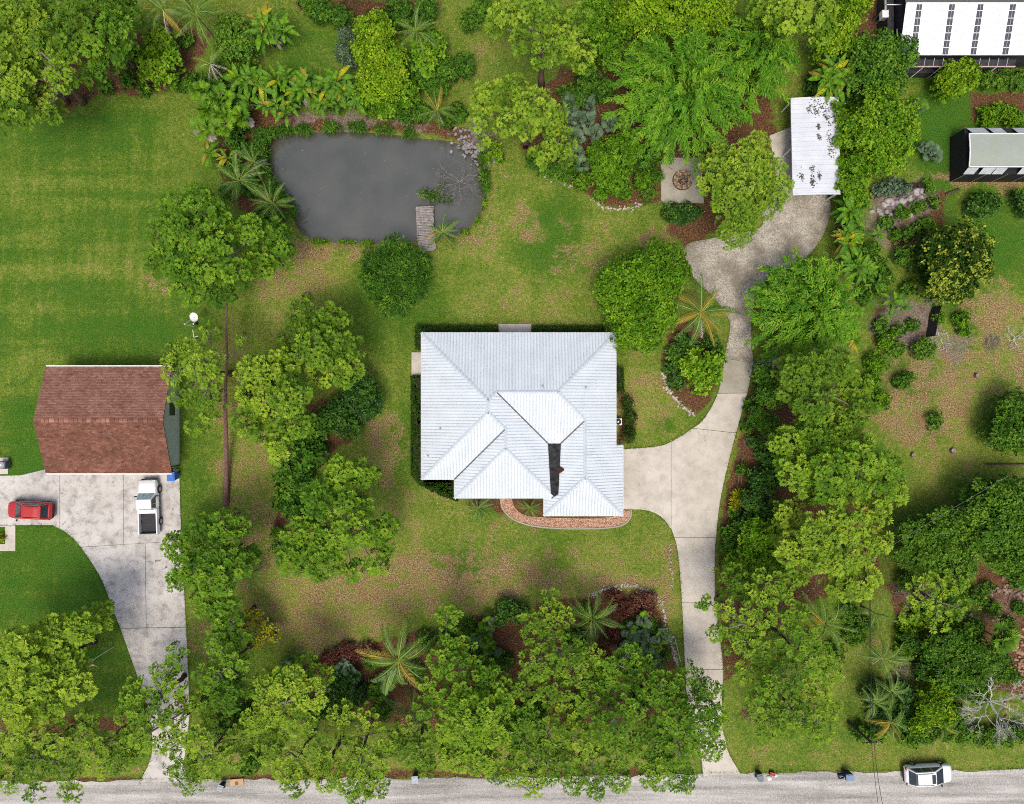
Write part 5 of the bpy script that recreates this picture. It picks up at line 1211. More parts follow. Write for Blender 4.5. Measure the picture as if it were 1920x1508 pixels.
pine('pine between the tangled pine and the main drive', 9, [(1180, 1230, 24), (1150, 1250, 24), (1130, 1260, 22), (1210, 1240, 20)], mat='pine_d', bright=-.02, small=True)
# ------------------------------------------------------------------ broadleaf trees
BT = 'broadleaf trees'
leafy('broadleaf_tree', 'bright green leafy tree touching the top right corner of the metal roof', 'tree', 5.5, [(1172, 538, 56), (1230, 512, 58), (1216, 580, 58), (1176, 610, 44), (1208, 632, 34), (1150, 560, 34)], 'bright', 'broad', BT, bright=-.06)
leafy('broadleaf_tree', 'dark two-toned tree with yellow-green shoots right of the banana plants', 'tree', 5.0, [(1778, 490, 62), (1748, 470, 44), (1800, 460, 46), (1760, 530, 42), (1810, 510, 42), (1790, 545, 30)], 'mango', 'broad', BT, tips=.24, dens=.9, gaps=.15)
leafy('broadleaf_tree', 'large glossy green tree at the right edge, above the earthy slope', 'tree', 6.5, [(1850, 950, 62), (1905, 945, 60), (1900, 1020, 60), (1840, 990, 40), (1930, 1075, 40)], 'mid', 'broad', BT, bright=.05)
leafy('broadleaf_tree', 'leafy tree with two green tones left of the large glossy one', 'tree', 6.0, [(1712, 1000, 36), (1770, 985, 44), (1800, 1020, 36), (1750, 1040, 52), (1700, 1040, 28), (1790, 1060, 34)], 'mid', 'fine', BT, bright=.12)
leafy('broadleaf_tree', 'dark green tree cut off by the right edge above the lying pole', 'tree', 4.5, [(1900, 772, 42), (1880, 810, 40), (1925, 815, 44)], 'mid', 'fine', BT)
leafy('broadleaf_tree', 'tall lime-green shrubby tree on the north bank of the pond', 'tree', 4.5, [(706, 70, 40), (718, 120, 46), (712, 168, 42), (690, 100, 28), (745, 150, 24)], 'lime', 'broad', BT, bright=.04)
leafy('broadleaf_tree', 'darker leafy shrub tree under the lime-green one by the pond', 'shrub', 3.0, [(730, 190, 34), (700, 198, 24), (765, 180, 26)], 'bright', 'broad', 'shrubs', bright=-.15)
leafy('broadleaf_tree', 'yellow-green broadleaf tree at the top edge right of centre', 'tree', 6.5, [(1200, 30, 50), (1248, 28, 48), (1310, 26, 46), (1346, 30, 34), (1225, -20, 46), (1290, -20, 46)], 'lime', 'broad', BT, bright=-.08)
leafy('broadleaf_tree', 'green tree squeezed between the top centre pine and the bamboo', 'tree', 5.5, [(1112, 48, 36), (1140, 92, 34), (1120, 10, 34), (1160, 60, 26)], 'bright', 'broad', BT, bright=-.14)
leafy('broadleaf_tree', 'bright leafy tree beside the gravel gap at the top right', 'tree', 6.0, [(1588, 30, 34), (1570, 68, 34), (1600, 8, 30), (1545, 90, 28)], 'lime', 'broad', BT, bright=-.06)
leafy('broadleaf_tree', 'round lime-green tree in front of the screened building', 'tree', 4.0, [(1790, 150, 38), (1776, 160, 28), (1808, 146, 26)], 'lime', 'fine', BT, bright=-.02)
leafy('broadleaf_tree', 'dark green tree left of the screened building', 'tree', 6.0, [(1640, 112, 46), (1680, 110, 34), (1620, 150, 40), (1660, 160, 36), (1610, 100, 28)], 'mid', 'broad', BT, bright=.02)
leafy('broadleaf_tree', 'big bright green tree right of the white carport', 'tree', 5.5, [(1640, 222, 56), (1670, 262, 46), (1620, 260, 46), (1660, 300, 36), (1690, 230, 28), (1590, 240, 26), (1574, 222, 16), (1572, 268, 16), (1566, 200, 12)], 'bright', 'broad', BT, bright=.03)
leafy('broadleaf_tree', 'leafy tree at the lower right corner of the carport', 'tree', 4.5, [(1590, 340, 36), (1610, 312, 32), (1600, 375, 28), (1578, 310, 18)], 'bright', 'fine', BT, bright=-.08)
leafy('broadleaf_tree', 'small bright tree beside the ragged palms at the top left', 'tree', 3.5, [(302, 86, 30), (290, 120, 26), (318, 112, 26), (282, 148, 20), (316, 150, 18)], 'bright', 'big', BT, bright=.06, gaps=.2)
leafy('broadleaf_tree', 'fine-leaved rounded tree left of the fire pit', 'tree', 4.5, [(1150, 300, 44), (1172, 275, 30), (1130, 330, 28), (1160, 345, 22), (1120, 290, 24)], 'bright', 'fine', BT, bright=-.08)
leafy('broadleaf_tree', 'sparse yellow tree with bare stems left of the front bed', 'tree', 4.5, [(478, 1150, 20), (500, 1172, 20), (490, 1196, 16), (462, 1172, 16), (516, 1190, 12)], 'yellow', 'broad', BT, gaps=.3, dens=.7, twigs=7, skirt=False)
leafy('broadleaf_tree', 'thin scrubby tree in the thicket below the wispy pine', 'tree', 4.5, [(1790, 1200, 34), (1840, 1230, 36), (1770, 1250, 36), (1820, 1262, 28), (1745, 1210, 26)], 'mid', 'fine', BT, bright=.02, gaps=.2, twigs=6)
leafy('broadleaf_tree', 'yellowish scrub tree left of the bleached dead tree', 'tree', 4.0, [(1742, 1320, 34), (1760, 1290, 22), (1720, 1350, 24), (1770, 1340, 22)], 'lime', 'fine', BT, bright=-.12, gaps=.2, twigs=5)
leafy('broadleaf_tree', 'tree with grey-green crown among the ragged palms', 'tree', 4.5, [(440, 62, 34), (460, 90, 28), (425, 90, 22)], 'mid', 'fine', BT, bright=.18, twigs=6)
leafy('broadleaf_tree', 'bright leafy tree among the dark shrubs right of the lime one', 'tree', 4.0, [(815, 88, 26), (800, 120, 24), (790, 80, 20)], 'bright', 'big', BT, bright=.06)
leafy('broadleaf_tree', 'dense green tree right of the drive beside the lower drive bend', 'tree', 5.0, [(1418, 1000, 36), (1400, 1042, 32), (1370, 1060, 24), (1440, 1040, 26)], 'bright', 'fine', BT, bright=-.10)
leafy('broadleaf_tree', 'deep green tree at the edge of the red mulch right of the drive', 'tree', 4.0, [(1440, 742, 28), (1430, 700, 24), (1420, 780, 20), (1440, 800, 24)], 'mid', 'fine', BT, bright=-.08)
leafy('broadleaf_tree', 'dark glossy understorey tree below the compact round pine', 'tree', 4.0, [(676, 730, 34), (690, 760, 30), (640, 770, 30), (655, 800, 26)], 'dark', 'fine', BT)

# ------------------------------------------------------------------ shrubs
SH = 'shrubs'
def shrub(label, h, lobes, mat='mid', sp='fine', **k): return leafy('shrub', label, 'shrub', h, lobes, mat, sp, SH, **k)
shrub('feathery dark green bush alone on the lawn below the dock', 3.4, [(742, 505, 40), (712, 530, 36), (770, 534, 36), (742, 564, 32), (776, 496, 32), (708, 494, 30), (742, 470, 28), (728, 556, 26)], 'mid', 'feather', bright=-.12, gaps=.25)
shrub('dark rounded shrub below the fire pit patio', 1.3, [(1258, 400, 20), (1284, 402, 22), (1304, 400, 12)], 'dark', bright=.08)
shrub('dark shrub row above the pond palm', 2.2, [(800, 150, 26), (835, 135, 28), (870, 125, 24), (770, 120, 22), (820, 165, 22)], 'mid', bright=-.05)
shrub('dark thicket at the top edge beside the brown thatch', 2.6, [(600, 20, 26), (640, 34, 22), (580, 6, 24), (750, 30, 30), (800, 20, 24), (720, 44, 18)], 'mid', bright=-.1)
shrub('bush with pale flowers at the left of the lime tree', 1.6, [(650, 70, 18), (642, 100, 16), (655, 120, 14)], 'grey', bright=-.1, sp='tiny')
shrub('shaded shrub between the bamboo and the pond-bank pine', 2.2, [(1100, 150, 26), (1080, 190, 22), (1130, 170, 24)], 'mid', bright=-.1)
shrub('low green shrub in front of the small pine by the stones', 1.2, [(1000, 300, 16), (1040, 320, 20), (1015, 315, 14)], 'mid')
shrub('low shrubs below the fine-leaved rounded tree', 1.3, [(1090, 345, 18), (1130, 362, 18), (1170, 360, 16), (1205, 340, 20)], 'bright', bright=-.1)
shrub('oblong clipped shrub by the east wall of the house', 1.2, [(1176, 756, 12, 16), (1181, 784, 14, 20), (1178, 815, 14, 18)], 'hedge', sp='tiny')
shrub('dark groundcover shrub left of the yellowing palm', 1.0, [(1268, 660, 20), (1255, 690, 14), (1280, 640, 16), (1268, 715, 18)], 'dark', bright=.12)
shrub('open yellow-green shrub above the drive bend', 2.4, [(1305, 680, 26), (1330, 700, 22), (1310, 715, 22), (1340, 670, 18), (1290, 690, 18)], 'bright', 'big', bright=.05, gaps=.25)
shrub('dark shrub at the foot of the yellowing palm', 1.2, [(1330, 640, 16), (1345, 655, 12), (1300, 650, 14)], 'dark', bright=.12)
shrub('dark shrub in the red mulch at the drive bend', 1.4, [(1416, 828, 16), (1440, 860, 20), (1424, 850, 14)], 'dark', bright=.1)
shrub('spiky yellow shrub in the red mulch beside the drive', .9, [(1384, 930, 14), (1376, 944, 9)], 'yellow', 'feather')
shrub('dark broad shrub behind the spiky yellow one', 2.4, [(1410, 940, 30), (1430, 900, 30), (1440, 960, 34), (1400, 985, 22)], 'dark', bright=.1)
shrub('shrub with pale leaf edges beside the lower drive', 1.6, [(1366, 1000, 18), (1362, 1030, 16), (1380, 985, 16)], 'mid', bright=.05)
shrub('rounded dark shrub at the middle of the front bed', 1.8, [(950, 1142, 22), (975, 1150, 20), (938, 1160, 14)], 'dark', bright=.16)
shrub('left of two reddish shrubs inside the stone ring', 1.1, [(1162, 1140, 22), (1150, 1120, 16)], 'red', 'tiny')
shrub('right of two reddish shrubs inside the stone ring', 1.1, [(1200, 1128, 22), (1216, 1145, 14), (1222, 1120, 12)], 'red', 'tiny', bright=.1)
shrub('reddish shrub below the stone ring by the coconut palm', 1.0, [(1152, 1192, 20), (1128, 1214, 16), (1140, 1240, 14)], 'red', 'tiny', bright=-.1)
shrub('wine-red groundcover at the left end of the front bed', .9, [(650, 1225, 26), (620, 1235, 20), (690, 1222, 22)], 'red', 'tiny', bright=.05)
shrub('round emerald shrub under the big coconut palm', 1.8, [(712, 1290, 24), (728, 1278, 14)], 'mid', bright=.1)
shrub('black-green shrub left of the emerald one', 1.8, [(650, 1280, 30), (630, 1300, 26), (670, 1300, 24)], 'dark', bright=-.05)
shrub('dark-leaved understorey shrub below the big olive pine', 2.2, [(570, 830, 30), (600, 800, 28), (560, 870, 28), (590, 850, 28), (620, 780, 22)], 'mid', 'big', bright=-.12)
shrub('leafy understorey shrub left of the layered pine', 2.2, [(548, 900, 28), (540, 930, 26), (560, 950, 28), (572, 905, 22)], 'mid', 'big', bright=-.05)
shrub('emerald shrub at the foot of the layered pine', 1.4, [(522, 1000, 14), (520, 1030, 12)], 'mid', bright=.15)
shrub('small round bush left of its twin in the scrub', 1.4, [(1680, 655, 18)], 'mid', bright=.15)
shrub('small round bush right of its twin in the scrub', 1.6, [(1730, 655, 22)], 'mid', bright=.15)
shrub('low bush on the bright grass patch among the scrub', 1.1, [(1690, 716, 16), (1700, 706, 10)], 'mid', bright=-.02)
shrub('dark oval bush right of the shade netting lawn', 1.8, [(1835, 386, 26), (1855, 380, 18)], 'dark', bright=.1)
shrub('dark bush cut by the right edge under the shade house', 1.8, [(1910, 372, 18), (1925, 390, 20)], 'dark', bright=.08)
shrub('vegetable bed shrubs above the shade house', .9, [(1850, 222, 22), (1890, 218, 20), (1870, 205, 16), (1910, 225, 16)], 'bright', bright=-.05)
shrub('long hedge right of the round lime-green tree', 1.4, [(1850, 152, 18), (1880, 150, 20), (1912, 152, 22)], 'mid', bright=.1)
shrub('dark scrub under the thin scrubby tree', 1.8, [(1740, 1255, 30), (1700, 1200, 22), (1780, 1280, 28), (1830, 1270, 26)], 'mid', bright=-.15, gaps=.15)
shrub('low scrub below the bleached dead tree', 1.2, [(1800, 1372, 22), (1840, 1380, 22), (1880, 1376, 22), (1910, 1372, 18), (1770, 1376, 16)], 'mid', 'broad', bright=.1)
shrub('bushes left of the bleached dead tree near the verge', 1.6, [(1790, 1340, 22), (1775, 1360, 18)], 'mid', 'broad', bright=.0)
shrub('soft green bush in the scrub beside the lying pole', 1.0, [(1752, 786, 14), (1748, 800, 9)], 'mid', bright=.1)
shrub('low green patch beside the brush heap', .8, [(1800, 600, 16), (1806, 620, 12), (1760, 595, 14)], 'bright', bright=-.1)
shrub('dark waterside shrubs on the left bank of the pond', 1.4, [(490, 260, 16), (485, 285, 16), (492, 310, 12), (505, 250, 12)], 'mid', bright=-.1)
shrub('waterside rushes along the right bank of the pond', .8, [(908, 330, 7, 16), (905, 300, 8, 12), (911, 352, 6, 12)], 'mid', 'feather', bright=-.1)
shrub('bright bush on the grass between pond and small pine', 1.6, [(922, 276, 16), (934, 294, 14), (915, 296, 10)], 'bright', 'broad', bright=.05)
shrub('young green bush beside the small bed by the big olive pine', .9, [(573, 560, 8)], 'bright')
shrub('scrub below the top edge left of the tall centre pine', 1.4, [(880, 40, 22), (905, 18, 20)], 'mid', bright=.05)
shrub('dark shrub row under the wide pines beside the road', 1.5, [(470, 1430, 22), (720, 1330, 18), (960, 1350, 22), (1080, 1330, 22)], 'mid', bright=-.1)
shrub('leafy shrub below the topmost big pine at the drive', 2.0, [(1390, 1110, 18), (1410, 1085, 20)], 'mid', bright=.05)
shrub('grey-green groundcover by the weathered pots', .9, [(1668, 350, 18), (1690, 352, 16), (1646, 358, 14)], 'grey', 'broad', bright=-.15)
shrub('small yellow-flowered planter shrub at the left edge', .7, [(2, 1008, 9)], 'yellow', 'tiny')
shrub('leafy fern patch under the shade of the drive pines', 1.5, [(1455, 1060, 24), (1430, 1075, 18), (1460, 985, 22), (1445, 900, 20)], 'mid', bright=-.15)
shrub('thicket between the two bananas and the carport tree', 1.6, [(1640, 500, 20), (1630, 470, 18), (1650, 540, 16), (1690, 480, 18), (1700, 440, 14)], 'mid', bright=-.02)
shrub('low plants in the bed below the carport tree', .9, [(1690, 400, 14), (1720, 390, 14), (1735, 420, 14)], 'mid', bright=.1)

shrub('dark leafy growth beneath the big-leaved rows north of the pond', 1.0, [(470, 170, 24), (510, 178, 24), (550, 180, 24), (590, 182, 24), (630, 184, 24), (665, 180, 20)], 'dark', 'broad', bright=.1)
shrub('dense dark growth behind the fan palms on the left bank', 1.4, [(400, 160, 26), (430, 190, 26), (450, 230, 24), (440, 260, 20), (420, 130, 22), (460, 140, 22)], 'mid', 'broad', bright=-.1)
shrub('green growth beneath the yellow-leaved strip by the gravel parking', 1.1, [(1585, 400, 20), (1595, 430, 20), (1600, 465, 20), (1612, 500, 20), (1620, 530, 18)], 'mid', 'broad', bright=-.05)
shrub('dark growth under the bamboo at the carport corner', 1.4, [(1530, 160, 24), (1580, 190, 22), (1560, 130, 22)], 'dark', 'broad', bright=.1)
shrub('mixed low growth under the roadside pines left of the main drive', 1.0, [(1180, 1250, 26), (1130, 1280, 26), (1080, 1200, 24), (1000, 1330, 26), (940, 1240, 24), (900, 1230, 24), (1200, 1310, 22)], 'mid', 'broad', bright=-.08)
shrub('mixed low growth under the pines at the left end of the front bed', 1.0, [(560, 1300, 26), (600, 1330, 24), (640, 1330, 22), (430, 1280, 24), (460, 1340, 24), (420, 1360, 22)], 'mid', 'broad', bright=-.1)
shrub('scrubby growth around the coconut palm in the clearing', 1.2, [(1590, 1150, 20), (1600, 1190, 22), (1565, 1220, 20), (1620, 1170, 16)], 'mid', 'fine', bright=.05, gaps=.3)
shrub('dark mound of growth below the wires near the verge', 1.8, [(1640, 1300, 28), (1668, 1320, 28), (1650, 1345, 26), (1690, 1300, 24), (1680, 1345, 24), (1700, 1330, 20)], 'dark', 'broad', bright=.06)
shrub('scrub thicket between the wispy pine and the earthy slope', 1.6, [(1700, 1090, 22), (1740, 1140, 26), (1790, 1120, 26), (1770, 1170, 26), (1820, 1180, 24), (1830, 1120, 18)], 'mid', 'fine', bright=.12, gaps=.25, twigs=4)
shrub('olive scrub right of the small palm in the clearing', 1.4, [(1700, 1180, 22), (1720, 1160, 20), (1690, 1220, 18)], 'lime', 'fine', bright=-.2, gaps=.3, twigs=4)
shrub('leggy scrub between the thin scrubby tree and the bleached tree', 1.6, [(1800, 1290, 24), (1850, 1265, 24), (1880, 1260, 20), (1830, 1300, 20)], 'mid', 'fine', bright=.08, gaps=.25, twigs=5)
shrub('weedy fringe along the north edge of the water', .5, [(530, 248, 14, 6), (570, 244, 18, 6), (620, 240, 20, 6), (670, 240, 18, 6), (720, 244, 18, 6), (770, 252, 16, 6)], 'mid', 'feather', bright=-.12, stem=False)
shrub('weedy fringe along the left edge of the water', .6, [(500, 262, 9, 12), (494, 290, 8, 14), (500, 322, 8, 12), (514, 350, 10, 10), (534, 372, 10, 8), (548, 396, 8, 12)], 'mid', 'feather', bright=-.12, stem=False)
shrub('water weeds among the drowned branches left of the dock palm', .35, [(795, 362, 14, 6), (815, 370, 14, 6), (840, 372, 12, 6), (830, 352, 10, 6)], 'palm', 'feather', bright=-.1, stem=False, gaps=.3)
shrub('grassy tufts along the south edge of the water', .35, [(600, 453, 18, 4), (650, 455, 18, 4), (690, 455, 14, 4), (872, 436, 10, 5), (896, 412, 6, 9), (908, 384, 5, 12)], 'lime', 'tiny', bright=-.25, stem=False)
shrub('tangled green growth between the palms on the left bank', 1.2, [(440, 320, 22), (470, 350, 22), (430, 360, 18), (460, 280, 20), (500, 400, 20), (520, 410, 16)], 'mid', 'broad', bright=-.08)
shrub('green growth at the foot of the far-bank palm', 1.0, [(790, 215, 20), (840, 225, 18), (860, 215, 20), (760, 220, 16)], 'mid', 'broad', bright=-.05)
shrub('mixed growth along the lower boundary of the scrub lot', 1.3, [(1700, 1380, 20), (1730, 1372, 22), (1640, 1372, 20), (1610, 1372, 16)], 'mid', 'broad', bright=.05)
shrub('rough growth right of the topmost big pine', 1.2, [(1640, 680, 22), (1660, 640, 18), (1630, 720, 20), (1650, 750, 18)], 'bright', 'fine', bright=-.12, gaps=.3)
shrub('rough weeds around the banana plants', .8, [(1620, 560, 16), (1650, 615, 16), (1700, 540, 16), (1710, 610, 14), (1660, 520, 16), (1680, 620, 14)], 'mid', 'broad', bright=.0, gaps=.3)
shrub('rough weeds in the bare bed by the brown pots', .7, [(1660, 420, 14), (1680, 440, 14), (1720, 430, 14), (1750, 380, 12), (1740, 350, 12)], 'mid', 'broad', bright=.05, gaps=.3)
shrub('ferny growth in the front bed between the big coconut palm and the dark shrub', .8, [(800, 1200, 20), (840, 1195, 18), (880, 1180, 18), (900, 1200, 20), (780, 1260, 18), (700, 1240, 16)], 'mid', 'feather', bright=.0, gaps=.3)
shrub('ferny growth inside the stone ring by the silvery palmettos', .8, [(1180, 1175, 16), (1215, 1165, 16), (1235, 1190, 14), (1170, 1210, 18), (1245, 1225, 14), (1100, 1150, 16)], 'mid', 'feather', bright=.05, gaps=.3)
shrub('low growth in the red mulch along the upper drive', .8, [(1405, 760, 14), (1400, 800, 12), (1390, 880, 12), (1375, 960, 12), (1425, 720, 14), (1385, 990, 14)], 'mid', 'fine', bright=.0, gaps=.3)
shrub('ferny growth on the bed between the palmettos and the bamboo', .9, [(1060, 330, 16), (1085, 320, 16), (1220, 300, 18), (1225, 330, 16), (1215, 365, 14), (1190, 310, 18), (1065, 180, 18), (1100, 120, 18)], 'mid', 'feather', bright=.02, gaps=.3)
shrub('low growth on the bed around the ragged palms', .8, [(360, 150, 16), (340, 160, 14), (240, 150, 18), (270, 170, 14), (200, 165, 14), (350, 80, 16), (250, 110, 18)], 'mid', 'fine', bright=-.05, gaps=.3)
shrub('weeds on the earthy slope at the right edge', .7, [(1860, 1140, 16), (1890, 1170, 16), (1910, 1140, 14), (1850, 1100, 14), (1880, 1240, 16), (1900, 1270, 14), (1905, 1090, 12)], 'mid', 'fine', bright=.08, gaps=.35)
# ------------------------------------------------------------------ bamboo
bamboo('huge feathery bamboo clump above the fire pit', 1275, 175, 142, 7.5, 230, bright=.02)
bamboo('second bamboo clump right of the huge one, beside the carport', 1415, 105, 92, 7.5, 120, bright=.02)
bamboo('bamboo clump on the right of the gravel parking', 1512, 580, 112, 6.5, 170, bright=.04)

# ------------------------------------------------------------------ palms
palm('coconut palm with long fronds right of the wine-red groundcover', 748, 1236, 78, 5.0, 'gggggggyg', 18)
palm('dark coconut palm half hidden under the roadside pines', 772, 1338, 56, 3.0, 'ggggg', 11)
palm('coconut palm at the stone ring in the front bed', 1110, 1160, 60, 3.5, 'gggggg', 16)
palm('yellowing palm between the leafy tree and the gravel parking', 1314, 586, 66, 3.5, 'gygygbgyy', 19)
palm('palm beside the wooden dock', 830, 437, 38, 1.6, 'ggggyg', 16)
palm('palm with dead fronds on the far bank of the pond', 820, 206, 42, 2.5, 'gggybg', 15)
palm('ragged palm with bleached fronds on the left bank of the pond', 452, 342, 52, 3.0, 'gbgbgbg', 17)
palm('green palm leaning over the lower left of the pond', 512, 384, 48, 2.6, 'gggggbg', 16)
palm('palm with grey dead skirt above the leaning one by the pond', 478, 306, 38, 2.5, 'gbggb', 15)
palm('left of two ragged palms at the top edge', 308, 22, 52, 4.0, 'ggbgyb', 14)
palm('right of two ragged palms at the top edge', 372, 34, 58, 4.0, 'gggbgyb', 15)
palm('bleached brown palm below the two ragged palms', 396, 122, 44, 3.0, 'bgbgb', 13)
palm('dark palm above the shrub row at the top', 782, 62, 46, 4.0, 'gggg', 12)
palm('small dark palm at the front wall of the house', 896, 953, 36, 1.8, 'gggg', 13, (0, 45))
palm('smaller bright palm in the bed by the front walk', 994, 953, 25, 1.2, 'ggg', 12, (5, 50))
palm('dark palm in the shade right of the driveway pine', 476, 1072, 34, 2.2, 'gggg', 11)
palm('pale-ribbed coconut palm in the clearing right of the pines', 1545, 1168, 66, 4.0, 'gggyg', 12)
palm('coconut palm above the mound by the utility pole', 1652, 1232, 48, 2.8, 'ggggb', 12)
palm('small palm above the coconut palm in the clearing', 1640, 1150, 34, 2.4, 'ggg', 10)
palm('dark palm left of the utility wires near the verge', 1640, 1318, 44, 3.0, 'ggggg', 13)
palm('palm with yellow tips near the verge right of the utility pole', 1668, 1352, 42, 2.6, 'gggyy', 13)
palm('palm crown half in the dark scrub below the wires', 1666, 1292, 40, 3.2, 'gggg', 12)
palm('palm hidden under the left end of the roadside pines', 488, 1300, 30, 2.5, 'ggg', 10)
palm('stray palm beside the low scrub at the bleached dead tree', 1768, 1362, 30, 1.8, 'gggy', 11)
fanpalm('cluster of bright fan palms on the left bank above the pond', 412, 218, 30, 2.6, 'gggggb', 13, 6, 2.3, name='fan_palm_cluster')
fanpalm('fan palms left of the banana leaves by the lawn', 390, 176, 26, 2.2, 'ggb', 11, 3, 1.2, name='fan_palm_cluster')
fanpalm('green fan palm at the lower right by the stone heap', 1872, 1196, 34, 2.6, 'ggg', 18)
fanpalm('silvery palmettos under the bamboo beside the small pine', 1100, 232, 24, 1.3, 'sss', 10, 7, 2.6, name='palmetto_clump', group='silvery palmettos')
fanpalm('silvery palmettos left of the fine-leaved tree', 1080, 290, 20, 1.0, 'sss', 9, 4, 1.7, name='palmetto_clump', group='silvery palmettos')
fanpalm('silvery palmettos at the right of the stone ring', 1200, 1190, 22, 1.1, 'sssg', 10, 6, 2.2, name='palmetto_clump', group='silvery palmettos')
fanpalm('silvery palmettos under the pine left of the big coconut palm', 655, 1252, 18, .9, 'ss', 9, 3, 1.2, name='palmetto_clump', group='silvery palmettos')
fanpalm('pale fan plant right of the big bright carport tree', 1740, 284, 20, .6, 'ss', 10, 3, .8, name='palmetto_clump', group='silvery palmettos')
fanpalm('pale spiky plant below the screened building', 1722, 204, 18, .6, 'sg', 11, 2, .5, name='palmetto_clump', group='silvery palmettos')
fanpalm('dark palmettos at the boundary below the sparse pine', 545, 1262, 22, 1.0, 'ggs', 10, 4, 1.4, name='palmetto_clump', group='silvery palmettos')
fanpalm('palmettos in the shade right of the stone ring', 1222, 1235, 20, 1.0, 'sgs', 10, 4, 1.4, name='palmetto_clump', group='silvery palmettos')
fanpalm('palmettos at the base of the dark shrub in the front bed', 910, 1195, 22, 1.0, 'gsg', 10, 4, 1.6, name='palmetto_clump', group='silvery palmettos')
# ------------------------------------------------------------------ banana, bird-of-paradise and the like
paddle('row of big-leaved plants with yellow leaves on the north bank of the pond', 560, 165, 36, 2.0, 'gggggggyggb', 11, 17, .5, line=(448, 160, 690, 172), name='bird_of_paradise_hedge')
paddle('second big-leaved row with orange leaves close to the pond', 560, 190, 30, 1.3, 'ggygggggb', 10, 13, .45, line=(462, 186, 660, 196), name='bird_of_paradise_hedge')
paddle('ragged clump of long leaves at the top left of the pond', 510, 60, 36, 2.2, 'ggggygb', 12, 7, 1.2, name='bird_of_paradise_clump')
paddle('yellow-leaved clump at the top of the carport', 1558, 150, 42, 2.4, 'ggyggg', 12, 6, 1.1, name='bird_of_paradise_clump')
paddle('tall clump with yellow leaves right of the gravel parking', 1592, 450, 36, 2.2, 'gggggyg', 11, 9, .5, line=(1572, 395, 1612, 520), name='bird_of_paradise_hedge')
paddle('banana plant with star of leaves beside the small round bushes', 1668, 566, 32, 1.2, 'gg', 8, group='banana plants')
paddle('banana plant left of the two-toned tree, upper one', 1640, 498, 26, 1.0, 'gg', 8, group='banana plants')
paddle('banana plant left of the two-toned tree, lower one', 1636, 534, 26, 1.0, 'gg', 8, group='banana plants')
paddle('short banana plant in the bare soil', 1656, 594, 16, .6, 'gg', 8, group='banana plants')
paddle('short banana plant close to the star-leaved one', 1690, 578, 22, .8, 'gg', 8, group='banana plants')
paddle('banana plant at the top of the strip by the weathered pots', 1646, 440, 20, .8, 'gg', 8, group='banana plants')
paddle('banana plant on the left bank of the pond beside the lawn', 402, 292, 30, 1.3, 'gggy', 9, 2, .5, group='banana plants')
paddle('orange-leaved clump at the left bank of the pond', 430, 300, 24, 1.0, 'gyb', 8, 2, .5, name='bird_of_paradise_clump')
paddle('small clump in the shade at the foot of the bamboo', 1600, 640, 24, 1.2, 'gyg', 8, 2, .5, name='bird_of_paradise_clump')
paddle('green lily clump right of the house by the yellowing palm', 1262, 668, 16, .4, 'g', 10, 3, .6, name='lily_clump')

# ------------------------------------------------------------------ dead wood
dead_tree('dead_tree', 'bleached dead tree with a web of bare branches near the verge', 1862, 1318, 92, 3.6, MAT_DEAD, 4, 8, (8, 50), th=.11)
dead_tree('drowned_branches', 'grey drowned branches sticking out of the pond', 862, 340, 62, 1.0, MAT_DEAD2, 4, 9, (5, 30), 'branches', .045)
dead_tree('fallen_limb', 'bare white limb lying in the scrub at the right edge', 1902, 636, 34, .6, MAT_DEAD, 3, 6, (2, 20), 'branches', .05)
twig_heap('brush_heap', 'round heap of cut brush in the dry grass', 'brush pile', 1858, 642, 16, 90, MAT_DEAD2, .7, .8)
twig_heap('brush_heap', 'brown cut branches lying at the edge of the road', 'brush pile', 1110, 1452, 20, 70, MAT_BARK, .3, 1.2, rx=1.8)
twig_heap('brush_heap', 'pale twigs scattered below the screened scrub path', 'brush pile', 1762, 640, 20, 60, MAT_DEAD, .15, .8)
twig_heap('dry_thatch', 'brown dead grass heap at the top edge left of centre', 'dead grass', 705, 12, 50, 420, MAT_DEAD2, .9, 1.2, rx=2.0, ry=.55)
bpy.data.objects['dry_thatch'].children[0].data.materials[0] = LM['brown']
twig_heap('dead_fronds', 'reddish dead fronds on the grass right of the main drive', 'dead fronds', 1404, 1338, 12, 60, MAT_BARK, .4, 1.0)
twig_heap('brush_heap', 'grey sticks in the scrub below the wispy pine', 'brush pile', 1690, 1110, 20, 60, MAT_DEAD2, .3, .9)
twig_heap('dead_fronds', 'grey brown dead fronds under the coconut palm by the wires', 'dead fronds', 1690, 1262, 26, 110, MAT_DEAD2, .5, 1.1)

# ------------------------------------------------------------------ clipped hedges round the house
hedge('clipped hedge along the north wall left of the stoop', [(781, 613), (933, 613), (933, 634), (795, 634), (795, 656), (781, 656)], 1.1)
hedge('clipped hedge along the north wall right of the stoop', [(998, 613), (1130, 613), (1130, 634), (998, 634)], 1.0)
hedge('clipped hedge along the west wall below the stoop', [(773, 706), (797, 706), (797, 905), (850, 905), (858, 914), (858, 938), (826, 926), (786, 906), (773, 890)], 1.0)
hedge('clipped hedge along the east wall of the house', [(1150, 690), (1166, 690), (1168, 735), (1158, 736)], .9)
